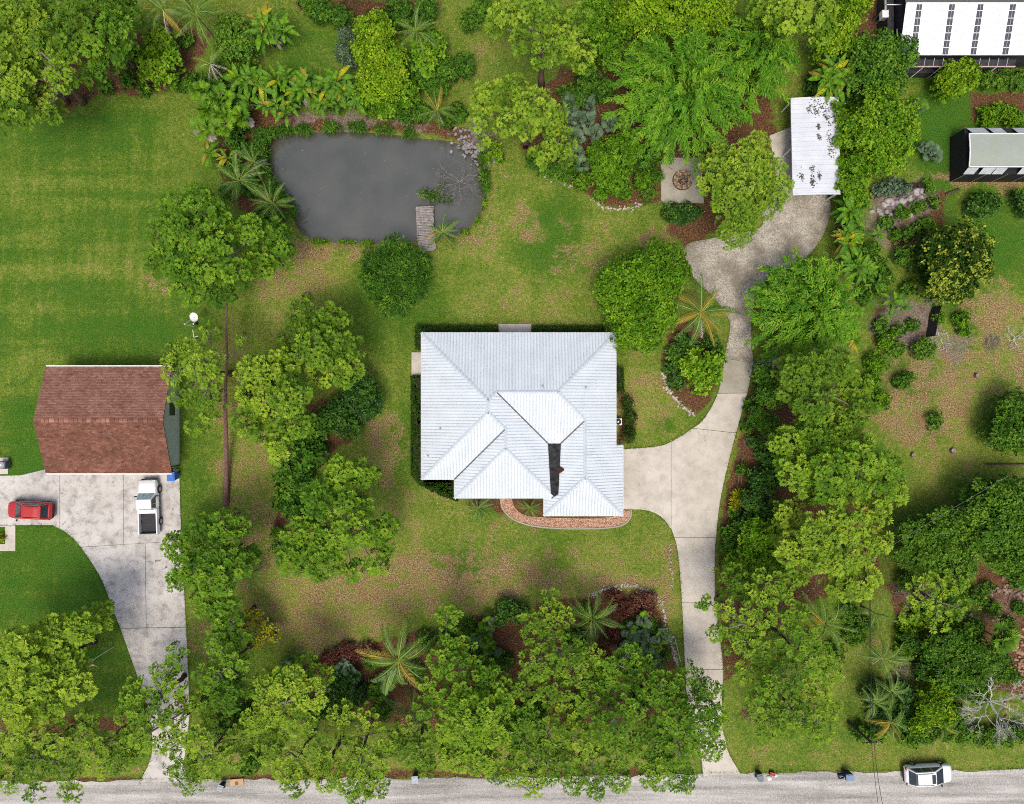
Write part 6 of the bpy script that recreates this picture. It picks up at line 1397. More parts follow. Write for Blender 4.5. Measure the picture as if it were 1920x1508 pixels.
# ------------------------------------------------------------------ dock
def dock():
    a = P(796, 428, .2); root = empty('dock', (a.x, a.y, 0)); tag(root, 'weathered grey plank dock reaching into the pond', 'dock')
    for (x0, y0, x1, y1, w, z) in [(796, 387, 798, 441, 32, .30), (799, 441, 802, 471, 32, .26)]:
        p0, p1 = P(x0, y0, z), P(x1, y1, z); d = p1-p0; n = int(d.length/.155); ang = math.atan2(d.y, d.x)+math.pi/2
        me = [MB().box((0, 0, 0), (w/S*f, .135, .04)).mesh('plank', M['wood']) for f in (1, 1.02, .98, 1.04)]
        for i in range(n):
            q = p0.lerp(p1, (i+.5)/n); obj('plank', me[random.randrange(4)], root, (q.x-a.x+random.uniform(-.03, .03), q.y-a.y, z+random.uniform(-.006, .006)), (0, 0, ang+random.uniform(-.02, .02)))
        for s in (-1, 1):
            sx = Vector((-d.y, d.x, 0)).normalized()*s*w/S*.38
            MB().tube([p0+sx-a*1+Vector((0, 0, -.1)), p1+sx-a+Vector((0, 0, -.1))], .06, 4).build('joist', M['post'], root)
            for t in (.05, .95):
                q = p0.lerp(p1, t)+sx*1.15-a; MB().tube([(q.x, q.y, -1.2), (q.x, q.y, z+.02)], .07, 7).build('pile', M['post'], root)
dock()
# ------------------------------------------------------------------ fire pit
def fire_pit():
    c = P(1279, 339, 0); root = empty('fire_pit', c); tag(root, 'round brick fire pit full of dead leaves on the patio', 'fire pit')
    bm = [plain_mat('fire_brick_%s' % n, col, .9, .15, 0, .25, 8, .3) for n, col in (('tan', (.30, .21, .13)), ('buff', (.40, .30, .20)), ('brown', (.20, .12, .08)))]
    me = [MB().box((0, 0, 0), (.20, .17, .12)).mesh('brick', m, bevel=.012) for m in bm]
    for lv, n, r in ((0, 28, .84), (1, 28, .84), (1, 20, .62), (0, 20, .62)):
        for i in range(n):
            a = 6.283*i/n+lv*.11; obj('brick', me[(i*5+lv) % 3], root, (r*math.cos(a), r*math.sin(a), .13+.13*lv+random.uniform(0, .02)), (0, 0, a+random.uniform(-.08, .08)))
    MB().tube([(.95*math.cos(6.283*i/36), .95*math.sin(6.283*i/36), .10) for i in range(37)], .05, 5, cap=False).build('steel_ring', M['dark'], root)
    V = []; 
    for i in range(260):
        a, r = random.uniform(0, 6.28), .52*math.sqrt(random.random()); p = Vector((r*math.cos(a), r*math.sin(a), .12+random.uniform(0, .08)))
        for k in range(3): V.append(p+Vector((random.gauss(0, .05), random.gauss(0, .05), random.gauss(0, .01))))
    o = obj('dead_leaves', np_mesh('dead_leaves', np.array(V), np.arange(len(V)).reshape(-1, 3), plain_mat('dead_leaf_litter', (.085, .04, .025), .9, .1, 0, .5, 12)), root); o['kind'] = 'stuff'
fire_pit()

# ------------------------------------------------------------------ vehicles (x forward, y left, z up)
def loft(stations, ring):
    V, F = [], []; n = len(ring(*stations[0][1:]))
    for st in stations:
        for (y, z) in ring(*st[1:]): V.append((st[0], y, z))
    for i in range(len(stations)-1):
        for k in range(n-1): F.append((i*n+k, i*n+k+1, (i+1)*n+k+1, (i+1)*n+k))
    F.append(tuple(range(n-1, -1, -1))); F.append(tuple((len(stations)-1)*n+k for k in range(n)))
    return V, F
def body_ring(w, zt, zb):
    pts = [(-w*.86, zb), (-w*.97, zb+.10), (-w, zb+.28), (-w*.985, zt-.22), (-w*.95, zt-.07), (-w*.86, zt-.015), (-w*.45, zt+.02), (0, zt+.03)]
    return pts+[(-y, z) for y, z in pts[-2::-1]]
def wheel(root, x, y, r=.34, w=.22):
    t = MB().tube([(0, -w/2, 0), (0, w/2, 0)], r, 18).build('wheel', M['dark'], root, (x, y, r), smooth=False)
    s = 1 if y > 0 else -1
    MB().tube([(0, s*w*.40, 0), (0, s*(w/2+.012), 0)], r*.62, 14).build('rim', M['grey'], t)
def paint(name, col, var=.05):
    t = NT(name); n = t.noise(1.5, 2); c = t.ramp(n, [(.3, tuple(x*(1-var) for x in col)), (.7, tuple(min(1, x*(1+var)) for x in col))]); m = t.fin(c, .28, .5)
    t.b.inputs['Coat Weight'].default_value = .6; t.b.inputs['Coat Roughness'].default_value = .08
    return m
def quad(pts, name, mat, parent, off=(0, 0, 0)):
    o = Vector(off); return MB().add([Vector(p)+o for p in pts], [tuple(range(len(pts)))]).build(name, mat, parent)
def suv(name, label, px, py, heading, L, W, pm, sunroof=False, dark_trim=True):
    c = P(px, py, 1.0); c.z = .05; root = empty(name, c, heading); tag(root, label, 'car')
    hl, hw = L/2, W/2; zb = .26; belt = .98; hood = .96; roof = 1.66
    st = [(-hl, hw*.78, .80, .42), (-hl+.05, hw*.88, .95, .36), (-hl+.25, hw*.97, 1.02, .28), (-hl*.45, hw, 1.02, zb), (0, hw, 1.0, zb), (hl*.34, hw, .99, zb), (hl*.55, hw*.99, .97, zb), (hl*.78, hw*.94, .92, zb), (hl-.22, hw*.86, .86, .30), (hl-.06, hw*.74, .76, .36), (hl, hw*.62, .66, .42)]
    V, F = loft(st, body_ring); b = MB().add(V, F).build('body', pm, root, smooth=True)
    xw, xf, xr, xb = hl*.55, hl*.10, -hl*.72, -hl*.92           # screen base, roof front, roof rear, tail glass base
    wb, wr = hw*.90, hw*.74
    # cabin shell, slightly curved roof
    sec = [(xb, wb*.94, 1.0), (xr, wr*.98, roof-.06), ((xr*2+xf)/3, wr*1.02, roof), (xf-.25, wr*1.02, roof-.01), (xf, wr, roof-.06), (xw, wb*.98, 1.0)]
    V, F = [], []
    for x, w_, z in sec: V += [(x, -w_, z), (x, -w_*.5, z+.03), (x, w_*.5, z+.03), (x, w_, z)]
    for i in range(5):
        for k in range(3): F.append((i*4+k, (i+1)*4+k, (i+1)*4+k+1, i*4+k+1))
    n = len(V)
    V += [(xb, -wb, .9), (xw, -wb, .9), (xb, wb, .9), (xw, wb, .9)]
    F += [(n, n+1, 20, 16, 12, 8, 4, 0), (n+3, n+2, 3, 7, 11, 15, 19, 23), (n+2, n, 0, 1, 2, 3), (n+1, n+3, 23, 22, 21, 20)]
    MB().add(V, F).build('cabin', pm, root)
    e = .012
    quad([(xw-.03, -wb*.86, 1.03), (xw-.03, wb*.86, 1.03), (xf+.06, wr*.86, roof-.10), (xf+.06, -wr*.86, roof-.10)], 'windshield', M['glass'], root, (e+.01, 0, .05))
    quad([(xr-.05, -wr*.84, roof-.12), (xr-.05, wr*.84, roof-.12), (xb+.05, wb*.80, 1.08), (xb+.05, -wb*.80, 1.08)], 'rear_window', M['glass'], root, (-.03, 0, .05))
    for s in (-1, 1):
        for (a, b2, ta, tb) in [(xw-.28, .05, xf-.02, .05), (-.02, xr*.55, -.02, xr*.55), (xr*.58, xb+.22, xr*.58, xr+.10)]:
            pts = [(a, s*(wb*.965), 1.04), (b2, s*(wb*.965), 1.04), (tb, s*(wr*1.035), roof-.13), (ta, s*(wr*1.02), roof-.13)]
            quad(pts if s < 0 else pts[::-1], 'side_window', M['glass'], root, (0, s*.018, 0))
        MB().tube([(xf-.25, s*wr*.84, roof+.05), ((xf+xr)/2, s*wr*.84, roof+.075), (xr+.15, s*wr*.82, roof+.03)], .022, 5).build('roof_rail', M['dark'], root)
        mr = MB().box((xw-.20, s*(hw+.09), 1.08), (.10, .20, .14)).build('mirror', M['dark'] if dark_trim else pm, root, bevel=.02)
        MB().add([(hl-.30, s*hw*.62, .80), (hl-.05, s*hw*.50, .72), (hl-.10, s*hw*.74, .70), (hl-.42, s*hw*.88, .80)], [(0, 1, 2, 3) if s > 0 else (3, 2, 1, 0)]).build('headlight', M['headlamp'], root, (.01, 0, .055))
        MB().box((-hl+.07, s*hw*.80, .92), (.10, .26, .20)).build('tail_light', M['taillamp'], root, bevel=.02)
        for x in (hl*.60, -hl*.58): wheel(root, x, s*(hw-.10))
    MB().box((-hl-.005, 0, .50), (.10, hw*1.50, .20)).build('rear_bumper', M['dark'], root, bevel=.03)
    MB().box((hl-.05, 0, .46), (.10, hw*1.10, .16)).build('front_grille', M['dark'], root, bevel=.03)
    MB().box((xr+.02, 0, roof-.02), (.26, wr*1.6, .03)).build('spoiler', M['glass'] if sunroof else pm, root)
    if sunroof: quad([(xf-.42, -wr*.62, roof+.035), (xf-.06, -wr*.62, roof+.0), (xf-.06, wr*.62, roof+.0), (xf-.42, wr*.62, roof+.035)], 'sunroof', M['glass'], root, (0, 0, .03))
    return root
M['headlamp'] = plain_mat('headlamp_lens', (.5, .52, .54), .1, .6, 0, .1, 5)
M['taillamp'] = plain_mat('tail_lamp_lens', (.22, .01, .008), .2, .5, 0, .2, 5)
WHITE = paint('white_car_paint', (.78, .79, .80)); RED = paint('red_car_paint', (.40, .014, .012))
suv('red_car', 'red hatchback with red roof rails parked on the stained driveway, nose to the left', 53, 957.5, math.pi-R(2.5), 4.35, 1.78, RED)
suv('white_car', 'white car with dark sunroof driving on the road at the lower right', 1743, 1454, R(3), 4.65, 1.84, WHITE, True)
def pickup():
    c = P(277, 951, 1.0); c.z = .06; root = empty('pickup_truck', c, math.pi/2+R(2.0)); tag(root, 'white pickup truck with dark open bed parked facing the shingled garage', 'pickup truck')
    L, W = 5.35, 1.86; hl, hw = L/2, W/2
    st = [(-hl*.02, hw, 1.05, .34), (hl*.30, hw, 1.06, .34), (hl*.45, hw*.99, 1.08, .34), (hl*.80, hw*.96, 1.02, .34), (hl-.15, hw*.90, .94, .38), (hl-.03, hw*.80, .80, .44), (hl, hw*.72, .68, .48)]
    V, F = loft(st, body_ring); MB().add(V, F).build('body', WHITE, root, smooth=True)
    x0, x1, x2, x3 = -.22, -.10, hl*.30, hl*.52; z0, z1 = 1.02, 1.74; wb, wr = hw*.93, hw*.78
    V = [(x0, -wb, z0), (x3, -wb, z0), (x3, wb, z0), (x0, wb, z0), (x1, -wr, z1), (x2, -wr, z1), (x2, wr, z1), (x1, wr, z1), (x0, -wb, .5), (x3, -wb, .9), (x3, wb, .9), (x0, wb, .5)]
    MB().add(V, [(4, 5, 6, 7), (0, 1, 5, 4), (2, 3, 7, 6), (1, 2, 6, 5), (3, 0, 4, 7), (8, 9, 1, 0), (10, 11, 3, 2), (11, 8, 0, 3)]).build('cabin', WHITE, root, bevel=.05)
    quad([(x3-.03, -wb*.88, z0+.05), (x3-.03, wb*.88, z0+.05), (x2+.05, wr*.88, z1-.06), (x2+.05, -wr*.88, z1-.06)], 'windshield', glass_mat('painted_reflection_windscreen', (.34, .50, .52), .08), root, (.03, 0, .02))  # pale cyan reflection is painted into the glass colour
    quad([(x1-.03, -wr*.85, z1-.1), (x1-.03, wr*.85, z1-.1), (x0-.02, wb*.8, z0+.1), (x0-.02, -wb*.8, z0+.1)], 'rear_window', M['glass'], root, (-.02, 0, 0))
    for s in (-1, 1):
        for a, b2, ta, tb in [(x3-.24, x3-1.0, x2-.02, x3-1.0), (x3-1.05, x0+.15, x3-1.05, x1+.12)]:
            pts = [(a, s*(wb+.005), z0+.06), (b2, s*(wb+.005), z0+.06), (tb, s*(wr+.03), z1-.10), (ta, s*(wr+.03), z1-.10)]
            quad(pts if s < 0 else pts[::-1], 'side_window', M['glass'], root, (0, s*.012, 0))
        MB().box((x3-.30, s*(hw+.12), 1.14), (.12, .24, .18)).build('mirror', M['dark'], root, bevel=.02)
        MB().box((hl-.10, s*hw*.72, .86), (.12, .34, .16)).build('headlight', M['headlamp'], root, bevel=.02)
        MB().box((-hl+.02, s*hw*.90, .92), (.06, .16, .34)).build('tail_light', M['taillamp'], root)
        MB().box((-hl*.53, s*(hw*.95), .84), (hl*.94, .11, .52)).build('bed_side', WHITE, root, bevel=.02)
        for x in (hl*.62, -hl*.56): wheel(root, x, s*(hw-.06), .37, .25)
    MB().box((-hl*.54, 0, .64), (hl*.90, hw*1.84, .06)).build('bed_floor', plain_mat('dark_bed_liner', (.030, .031, .035), .7, .3, 0, .3, 5), root)
    MB().box((-hl+.05, 0, .86), (.07, hw*1.80, .50)).build('tailgate', M['grey'], root, bevel=.02)
    MB().box((-hl*.155, 0, 1.02), (.40, hw*1.86, .26)).build('tool_box', WHITE, root, bevel=.03)
    MB().box((-hl-.03, 0, .52), (.14, hw*1.8, .16)).build('rear_bumper', M['grey'], root, bevel=.02)
    MB().box((hl-.0, 0, .55), (.14, hw*1.5, .20)).build('front_bumper', M['dark'], root, bevel=.03)
    wiper = MB().tube([(x3+.03, .1, z0+.09), (x2+.25, .35, z0+.42)], .012, 4).build('wiper', M['dark'], root)
pickup()

# ------------------------------------------------------------------ bins and kerbside clutter
def bin_(label, px, py, col, lid, rz, group='wheelie bins by the road', sc=1.0, white=False):
    c = P(px, py, .9); c.z = .04; root = empty('wheelie_bin', c, rz); tag(root, label, 'bin', group); root.scale = (sc,)*3
    bm = plain_mat('bin_plastic', col, .5, .35, 0, .12, 4); lm = plain_mat('bin_lid_plastic', lid, .45, .35, 0, .15, 4)
    a, b2 = (.21, .24), (.27, .33); V = [(sx*a[0], sy*a[1], .08) for sx, sy in ((-1, -1), (1, -1), (1, 1), (-1, 1))]+[(sx*b2[0], sy*b2[1], .96) for sx, sy in ((-1, -1), (1, -1), (1, 1), (-1, 1))]
    MB().add(V, [(0, 1, 5, 4), (1, 2, 6, 5), (2, 3, 7, 6), (3, 0, 4, 7), (4, 5, 6, 7), (3, 2, 1, 0)]).build('tub', bm, root, bevel=.02)
    l = MB(); l.box((0, 0, 1.0), (.60, .72, .05)); l.box((0, .03, 1.035), (.44, .5, .04)); lo = l.build('lid', lm, root, bevel=.012)
    MB().box((0, -.17, 1.066), (.30, .06, .02)).build('lid_rib', lm, lo); MB().box((0, .14, 1.066), (.30, .06, .02)).build('lid_rib', lm, lo)
    MB().tube([(-.22, .41, .93), (.22, .41, .93)], .025, 6).build('handle', M['dark'], root)
    for s in (-1, 1): MB().tube([(s*.22, .27, .12), (s*.28, .27, .12)], .12, 12).build('wheel', M['dark'], root)
BLUE = (.045, .16, .52); SLATE = (.13, .17, .20); SKY = (.17, .25, .38)
bin_('bright blue bin at the corner of the shingled garage', 324, 893, BLUE, BLUE, R(2), sc=1.25)
bin_('grey bin by the road below the big coconut palm', 778, 1461, (.02, .022, .025), (.36, .40, .46), R(183))
bin_('slate grey bin by the road right of the main drive', 1425, 1457, (.018, .02, .02), SLATE, R(188))
bin_('dusty blue bin on the road, left of the white car', 1592, 1456, (.02, .025, .035), SKY, R(92), sc=1.1)
bin_('tilted grey bin by the road beside the flattened cardboard', 413, 1478, (.02, .022, .025), (.30, .34, .38), R(160), sc=.9)
def small_crate():
    c = P(1577, 1456, .3); root = empty('crate', (c.x, c.y, .04), R(8)); tag(root, 'small navy crate with white bottles beside the dusty blue bin', 'crate')
    nv = plain_mat('navy_plastic', (.02, .03, .09), .5)
    for s in (-1, 1): MB().box((s*.24, 0, .17), (.03, .4, .3)).build('side_panel', nv, root); MB().box((0, s*.19, .17), (.45, .03, .3)).build('side_panel', nv, root)
    MB().box((0, 0, .05), (.45, .36, .04)).build('base', nv, root)
    for i in range(3): MB().tube([(-.12+.1*i, .02*i, .07), (-.12+.1*i, .02*i, .30), (-.12+.1*i, .02*i, .38)], [.05, .05, .02], 8).build('bottle', M['white_paint'], root)
small_crate()
def bag(label, px, py, r, mat, name='rubbish_bag', cat='bag'):
    c = P(px, py, .2); o_ = []; V, F = [], []; n, m_ = 12, 6
    for j in range(m_+1):
        ph = math.pi*.5*j/m_
        for i in range(n):
            a = 6.283*i/n; k = r*(1+.12*math.sin(3*a+j)+random.uniform(-.06, .06)); V.append((k*math.cos(ph)*math.cos(a), k*math.cos(ph)*math.sin(a), .03+r*.85*math.sin(ph)))
    F = [(j*n+i, j*n+(i+1) % n, (j+1)*n+(i+1) % n, (j+1)*n+i) for j in range(m_) for i in range(n)]
    root = empty(name, (c.x, c.y, .03)); tag(root, label, cat, 'rubbish left on the road edge'); MB().add(V, F).build('sack', mat, root, smooth=True)
    MB().tube([(0, 0, r*.82), (.02, .02, r*1.12)], [.05, .02], 6).build('knot', mat, root)
bag('white rubbish bag on the road edge, left of its pair', 1443, 1460, .25, M['white_paint']); bag('smaller white rubbish bag touching the red lid', 1455, 1455, .20, M['white_paint'])
def cooler():
    c = P(1448, 1451, .3); root = empty('cool_box', (c.x, c.y, .04), R(-14)); tag(root, 'small red-lidded cool box behind the two white bags', 'cool box')
    MB().box((0, 0, .17), (.50, .32, .30)).build('box', M['dark'], root, bevel=.02); MB().box((0, 0, .345), (.52, .34, .05)).build('lid', plain_mat('red_plastic', (.42, .03, .03), .4), root, bevel=.015)
    MB().tube([(-.27, 0, .28), (-.27, 0, .46), (.27, 0, .46), (.27, 0, .28)], .014, 5).build('handle', M['dark'], root)
cooler()
def cardboard():
    c = P(444, 1467, .1); root = empty('cardboard_box', (c.x, c.y, .04), R(2)); tag(root, 'flattened cardboard box with a brown stain at the road edge', 'box')
    cm = plain_mat('cardboard', (.48, .33, .19), .9, .1, 0, .15, 3)
    MB().box((0, 0, .07), (1.35, .62, .06)).build('panel', cm, root); MB().box((.05, .12, .13), (1.3, .5, .03), R(3)).build('flap', cm, root)
    MB().tube([(.02, -.05, .146), (.02, -.05, .15)], .2, 12).build('stain', plain_mat('brown_stain', (.2, .11, .06), .9), root)
cardboard()

# ------------------------------------------------------------------ dish, flag, pole and wires
def dish():
    c = P(363, 612, 0); root = empty('satellite_dish', c); tag(root, 'white satellite dish on a post at the lawn edge', 'satellite dish')
    MB().tube([(0, 0, -.1), (0, 0, 1.9)], .05, 8).build('post', M['white_paint'], root); V, F = [], []; n = 20; t = P(365, 594, 2.1)-c
    for j in range(5):
        r = .44*j/4
        for i in range(n): a = 6.283*i/n; V.append((r*math.cos(a), r*math.sin(a), .22*(r/.44)**2))
    F = [(j*n+i, j*n+(i+1) % n, (j+1)*n+(i+1) % n, (j+1)*n+i) for j in range(4) for i in range(n)]
    MB().add(V, F).build('reflector', M['white_paint'], root, (t.x, t.y, 2.0), (R(14), R(-8), 0), smooth=True)
    MB().tube([(t.x, t.y-.3, 2.05), (t.x, t.y-.75, 2.3)], .02, 5).build('feed_arm', M['white_paint'], root); MB().box((t.x, t.y-.75, 2.33), (.1, .14, .08)).build('feed_horn', M['white_paint'], root)
    MB().tube([(0, 0, 1.8), (t.x, t.y, 2.0)], .035, 6).build('mount', M['grey'], root); MB().tube([(-.05, -.35, .04), (.05, -1.1, .04), (.45, -1.0, .04)], .045, 6).build('cable_pipe', M['white_paint'], root)
    MB().box((.35, .25, .2), (.22, .22, .4)).build('junction_box', M['dark'], root)
dish()
def flag():
    hf = 4.6; top = P(160, 1246, hf); b = Vector((top.x, top.y, 0)); root = empty('flag', b); tag(root, 'small stars and stripes flag on a pole beside the bright pine', 'flag')
    MB().tube([(0, 0, -.1), (0, 0, hf+.2)], [.04, .025], 7).build('pole', M['white_paint'], root)
    fl = {'r': plain_mat('flag_red', (.45, .035, .05), .8), 'w': plain_mat('flag_white', (.75, .75, .75), .8), 'b': plain_mat('flag_blue', (.03, .045, .16), .8)}
    L, Wd = 1.0, .60; z = hf-.05
    def surf(u, v): return (u*L*.92+.05*math.sin(v*3), -.12*u-.30*v-.06*math.sin(u*7), z-Wd*v*.62+.06*math.sin(u*6+v*2))
    for i in range(13):
        V, F = [], []; n = 10
        for k in range(n+1):
            for e in (0, 1): V.append(surf(k/n, (i+e)/13))
        F = [(2*k, 2*k+2, 2*k+3, 2*k+1) for k in range(n)]; MB().add(V, F).build('stripe', fl['r' if i % 2 == 0 else 'w'], root)
    V = []
    for k in range(6):
        for e in range(3): p = surf(.42*k/5, .54*e/2); V.append((p[0], p[1]+.004, p[2]+.008))
    F = [(3*k+e, 3*k+3+e, 3*k+4+e, 3*k+1+e) for k in range(5) for e in range(2)]; ca = MB().add(V, F).build('canton', fl['b'], root)
    st = MB()
    for r in range(9):
        for k in range(6 if r % 2 == 0 else 5):
            u = .42*((k+.5)/6+(r % 2)/12); v = .54*(r+.5)/9; p = surf(u, v)
            pts = [(p[0]+(.014 if q % 2 == 0 else .006)*math.cos(q*math.pi/5), p[1]+.006+(.014 if q % 2 == 0 else .006)*math.sin(q*math.pi/5), p[2]+.014) for q in range(10)]; st.add(pts, [tuple(range(10))])
    o = st.build('stars', fl['w'], ca); o['kind'] = 'stuff'
flag()
def utility_pole():
    b = P(1590, 1354, 0); tp = P(1636, 1394, 4.6); root = empty('utility_pole', b); tag(root, 'leaning dark utility pole at the verge carrying the wires', 'utility pole')
    d = tp-b; MB().tube([(0, 0, -.2), (d.x*.5, d.y*.5, 2.3), (d.x, d.y, 4.6)], [.16, .14, .11], 9).build('post', M['post'], root)
    MB().box((d.x, d.y, 4.45), (1.0, .10, .12), R(5)).build('crossarm', M['post'], root)
    for s in (-1, 0, 1): MB().tube([(d.x+s*.4, d.y, 4.5), (d.x+s*.4, d.y, 4.66)], .04, 6).build('insulator', M['grey'], root)
    ends = []
    for k, (s, n) in enumerate(((-.3, 'left'), (.3, 'right'))):
        w_ = empty('utility_wire', (tp.x, tp.y, 4.6)); tag(w_, '%s of two thin black wires crossing the verge and road' % n, 'wire', 'utility wires')
        a = P(1652+10*k, 1540, 5.0)-tp; e = P(1632+1.5*k, 1060, 5.0)-tp
        for tgt, nm in ((a, 'span'), (e, 'span')):
            tgt.z = .3; pts = [Vector((s*.4*(1-t), 0, .05)).lerp(tgt, t)-Vector((0, 0, .9*t*(1-t))) for t in np.linspace(0, 1, 12)]; MB().tube(pts, .022, 4).build(nm, M['dark'], w_)
    g = empty('service_wire', P(1668, 1026, 5)); tag(g, 'thin pale wire slanting across the trees on the right', 'wire', 'utility wires'); a = P(1668, 1026, 7)-g.location; e = P(1890, 893, 7.5)-g.location
    MB().tube([a.lerp(e, t)-Vector((0, 0, .6*t*(1-t))) for t in np.linspace(0, 1, 10)], .012, 4).build('span', M['grey'], g)
utility_pole()
def log(name, label, cat, x0, y0, x1, y1, r, mat, h=0.0, grp=None):
    a, b = P(x0, y0, h), P(x1, y1, h); root = empty(name, (a.x, a.y, 0)); tag(root, label, cat, grp); d = b-a
    MB().tube([(0, 0, r*.9+h), (d.x*.3, d.y*.3, r+h+.02), (d.x*.7, d.y*.7, r+h), (d.x, d.y, r*.9+h)], [r, r*.97, r*.95, r*.9], 9).build('shaft', mat, root, smooth=True)
    MB().tube([(-.012*(d.x > 0 or -1), 0, r*.9+h), (.02, 0, r*.9+h)], r*.85, 9).build('cut_end', M['wood'], root); return root
log('timber_pole', 'dark timber pole lying on the grass at the right edge', 'pole', 1846, 870, 1960, 871, .11, M['post'])
log('metal_pipe', 'thin grey pipe lying beside the main drive', 'pipe', 1264, 1192, 1276, 1242, .06, M['grey'])
log('log', 'short grey log beside the net fence', 'log', 1772, 366, 1796, 356, .14, M['post'])
log('log', 'fallen branch on the verge left of the main drive', 'log', 1250, 1372, 1262, 1396, .12, M['post'])
log('timber_rail', 'dark rail crossing the stained driveway under the pine', 'rail', 270, 1380, 358, 1326, .10, M['post'], .5)
for px, py, r, lab in [(1712, 853, .2, 'pale sawn stump, lower left of two on the dry grass'), (1787, 845, .24, 'larger pale sawn stump right of its pair'), (1832, 704, .2, 'dark-sided sawn stump in the dry grass'), (1820, 1153, .2, 'sawn stump beside the earthy slope')]:
    c = P(px, py, .2); root = empty('tree_stump', (c.x, c.y, 0)); tag(root, lab, 'stump', 'sawn stumps')
    MB().tube([(0, 0, -.1), (0, 0, .12), (0, 0, .3)], [r*1.4, r*1.1, r], 12).build('bark', MAT_BARK, root); MB().tube([(0, 0, .29), (0, 0, .31)], r*.9, 12).build('cut_face', M['wood'] if r > .21 else MAT_DEAD2, root)
for k, (px, py) in enumerate([(1714, 348), (1725, 347)]):
    c = P(px, py, .3); root = empty('plant_pot', (c.x, c.y, 0)); tag(root, '%s of two round brown pots in the bare bed' % ('left', 'right')[k], 'pot', 'brown pots')
    V = [(r*math.cos(6.283*i/14), r*math.sin(6.283*i/14), z) for r, z in ((.20, 0), (.28, .4), (.24, .4), (.22, .32)) for i in range(14)]
    F = [(j*14+i, j*14+(i+1) % 14, (j+1)*14+(i+1) % 14, (j+1)*14+i) for j in range(3) for i in range(14)]; MB().add(V, F).build('rim', M['rust'], root)
    MB().tube([(0, 0, .3), (0, 0, .32)], .225, 14).build('soil', M['dark'], root)
def ac_unit(label, px, py, w, dcol, z0=.1, dark=True):
    c = P(px, py, .6); root = empty('air_conditioner', (c.x, c.y, 0)); tag(root, label, 'air conditioner')
    MB().box((0, 0, z0+.40), (w, w*.9, .78)).build('cabinet', dcol, root, bevel=.06); MB().tube([(0, 0, z0+.78), (0, 0, z0+.82)], w*.40, 18).build('fan_guard', M['dark'] if not dark else M['grey'], root)
    MB().tube([(0, 0, z0+.815), (0, 0, z0+.84)], w*.12, 10).build('fan_hub', M['white_paint'], root)
ac_unit('white air conditioner against the east wall of the house', 1158.5, 791, .75, M['white_paint'], .02, False)
ac_unit('dark air conditioner on a pale pad at the left edge', 6, 872, .85, plain_mat('slate_cabinet', (.09, .10, .12), .5))
def net_fence():
    a, b = P(1742, 580, .5), P(1738, 640, .5); root = empty('net_fence', P(1740, 610, 0)); tag(root, 'short black shade-net fence in the bare soil', 'fence'); o = root.location
    pts = [P(1748, 575, 0), P(1742, 590, 0), P(1739, 612, 0), P(1735, 632, 0)]; V = []
    for p in pts: V += [(p.x-o.x, p.y-o.y, 0), (p.x-o.x+.35, p.y-o.y, 1.0), (p.x-o.x+.38, p.y-o.y, 1.0), (p.x-o.x+.04, p.y-o.y, 0)]
    MB().add(V, [(4*i+k, 4*i+4+k, 4*i+5+k, 4*i+1+k) for i in range(3) for k in range(3)]).build('net', M['dark'], root)
    for p in pts: MB().tube([(p.x-o.x+.18, p.y-o.y, 0), (p.x-o.x+.2, p.y-o.y, 1.1)], .03, 5).build('stake', M['post'], root)
net_fence()

# ------------------------------------------------------------------ stone edging: stones too small to single out, one part per border
MAT_STONE = plain_mat('pale_border_stone', (.42, .37, .31), .9, .15, 0, .3, 3, .3)
def stones(name, label, pts, gap=.22, r=(.07, .15), rows=1, cat='stone border', mat=None, jit=.06):
    w3 = [tuple(p) for p in PX(spline(pts, 8))]; c = np.mean(w3, 0); root = empty(name, (c[0], c[1], 0)); tag(root, label, cat, 'stone borders')
    base = np.array([(x, y, z) for z in (-.5, .6) for x in (-1, 1) for y in (-1, 1)], float); ico = np.array([[0, 0, 1], [.9, 0, .3], [.28, .86, .35], [-.73, .53, .3], [-.73, -.53, .35], [.28, -.86, .3], [.7, .5, -.5], [-.3, .8, -.5], [-.9, 0, -.5], [-.3, -.8, -.5], [.7, -.5, -.5]])
    tri = np.array([(0, 1, 2), (0, 2, 3), (0, 3, 4), (0, 4, 5), (0, 5, 1), (1, 6, 2), (2, 7, 3), (3, 8, 4), (4, 9, 5), (5, 10, 1), (2, 6, 7), (3, 7, 8), (4, 8, 9), (5, 9, 10), (1, 10, 6)])
    Vs, Fs = [], []; d = 0
    for (a, b) in zip(w3[:-1], w3[1:]):
        a, b = np.array(a), np.array(b); L = np.linalg.norm(b-a); d += L
        while d > gap:
            d -= gap
            for k in range(rows):
                t = RNG.random(); s = RNG.uniform(*r); p = a+(b-a)*t-c+RNG.normal(0, jit*(1+2*k), 2); an = RNG.uniform(0, 6.28); v = ico*RNG.uniform(.75, 1.25, ico.shape)*np.array([1.2, .85, .7])*s
                rot = np.array([[math.cos(an), -math.sin(an), 0], [math.sin(an), math.cos(an), 0], [0, 0, 1]]); Fs.append(tri+len(Vs)*11); Vs.append(v @ rot.T+[p[0], p[1], s*.3])
    o = obj('stones', np_mesh('stones', np.concatenate(Vs), np.concatenate(Fs), mat or MAT_STONE), root); o['kind'] = 'stuff'
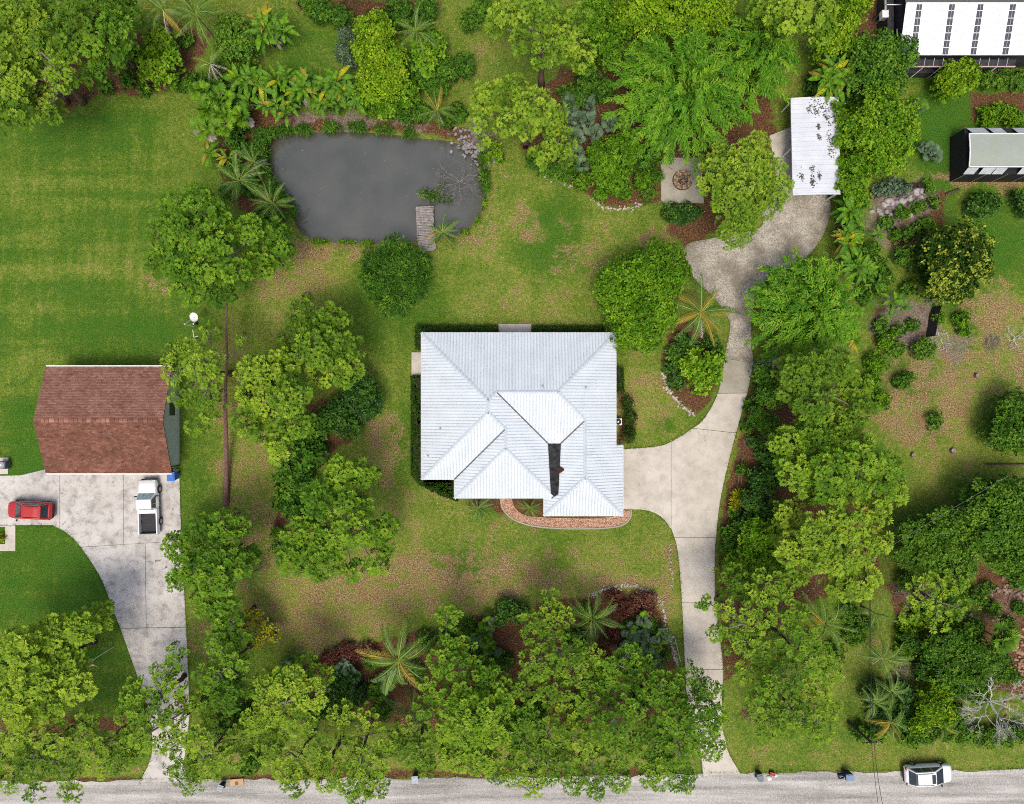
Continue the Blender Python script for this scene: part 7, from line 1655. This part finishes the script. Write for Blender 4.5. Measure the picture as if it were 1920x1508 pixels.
stones('stone_border', 'curved stone border left of the drive bend', [(1243, 690), (1250, 725), (1270, 752), (1300, 778)], .16, (.08, .17), 2)
stones('stone_border', 'ring of pale stones around the reddish shrubs', [(1105, 1120), (1130, 1106), (1180, 1098), (1225, 1115), (1242, 1140), (1250, 1180), (1262, 1220), (1272, 1250)], .15, (.07, .15), 2)
stones('stone_border', 'stone border below the small pine and palmettos', [(1000, 312), (1030, 332), (1072, 352)], .16, (.08, .16), 2)
stones('stone_border', 'stone border of the bed left of the fire pit', [(1110, 372), (1130, 388), (1170, 392), (1205, 384)], .16, (.07, .14), 2)
stones('stone_border', 'stones along the front bed under the big coconut palm', [(610, 1228), (660, 1212), (700, 1208)], .2, (.07, .15), 2)
stones('stone_heap', 'heap of grey stones on the right bank of the pond', [(862, 262), (880, 275), (900, 285), (906, 255), (890, 248)], .08, (.10, .24), 3, 'stone heap', plain_mat('grey_bank_stone', (.24, .23, .23), .9, .15, 0, .35, 3, .3), .25)
stones('stone_heap', 'line of brown stones on the earthy slope at the right edge', [(1840, 1100), (1870, 1106), (1920, 1112)], .15, (.12, .26), 2, 'stone heap', plain_mat('brown_slope_stone', (.24, .17, .13), .9, .15, 0, .35, 3, .3), .2)
stones('stone_heap', 'broken brown bricks at the lower right edge', [(1900, 1200), (1915, 1230), (1912, 1270), (1925, 1300)], .12, (.12, .22), 3, 'stone heap', plain_mat('broken_brick', (.32, .2, .13), .9, .15, 0, .35, 3, .3), .35)
stones('stone_border', 'pale stone slabs in the bare bed by the pots', [(1650, 385), (1690, 378), (1725, 362), (1700, 400), (1640, 400)], .25, (.2, .4), 1, 'stone border', plain_mat('pale_slab_stone', (.36, .33, .34), .9, .15, 0, .25, 3, .3), .2)
stones('stone_border', 'edging stones along the east side of the house', [(1164, 690), (1166, 725), (1176, 742), (1188, 762)], .2, (.06, .12), 1)
stones('stone_border', 'stones at the right edge of the front lawn', [(1256, 1020), (1258, 1060), (1262, 1090), (1258, 1105)], .2, (.06, .14), 1)
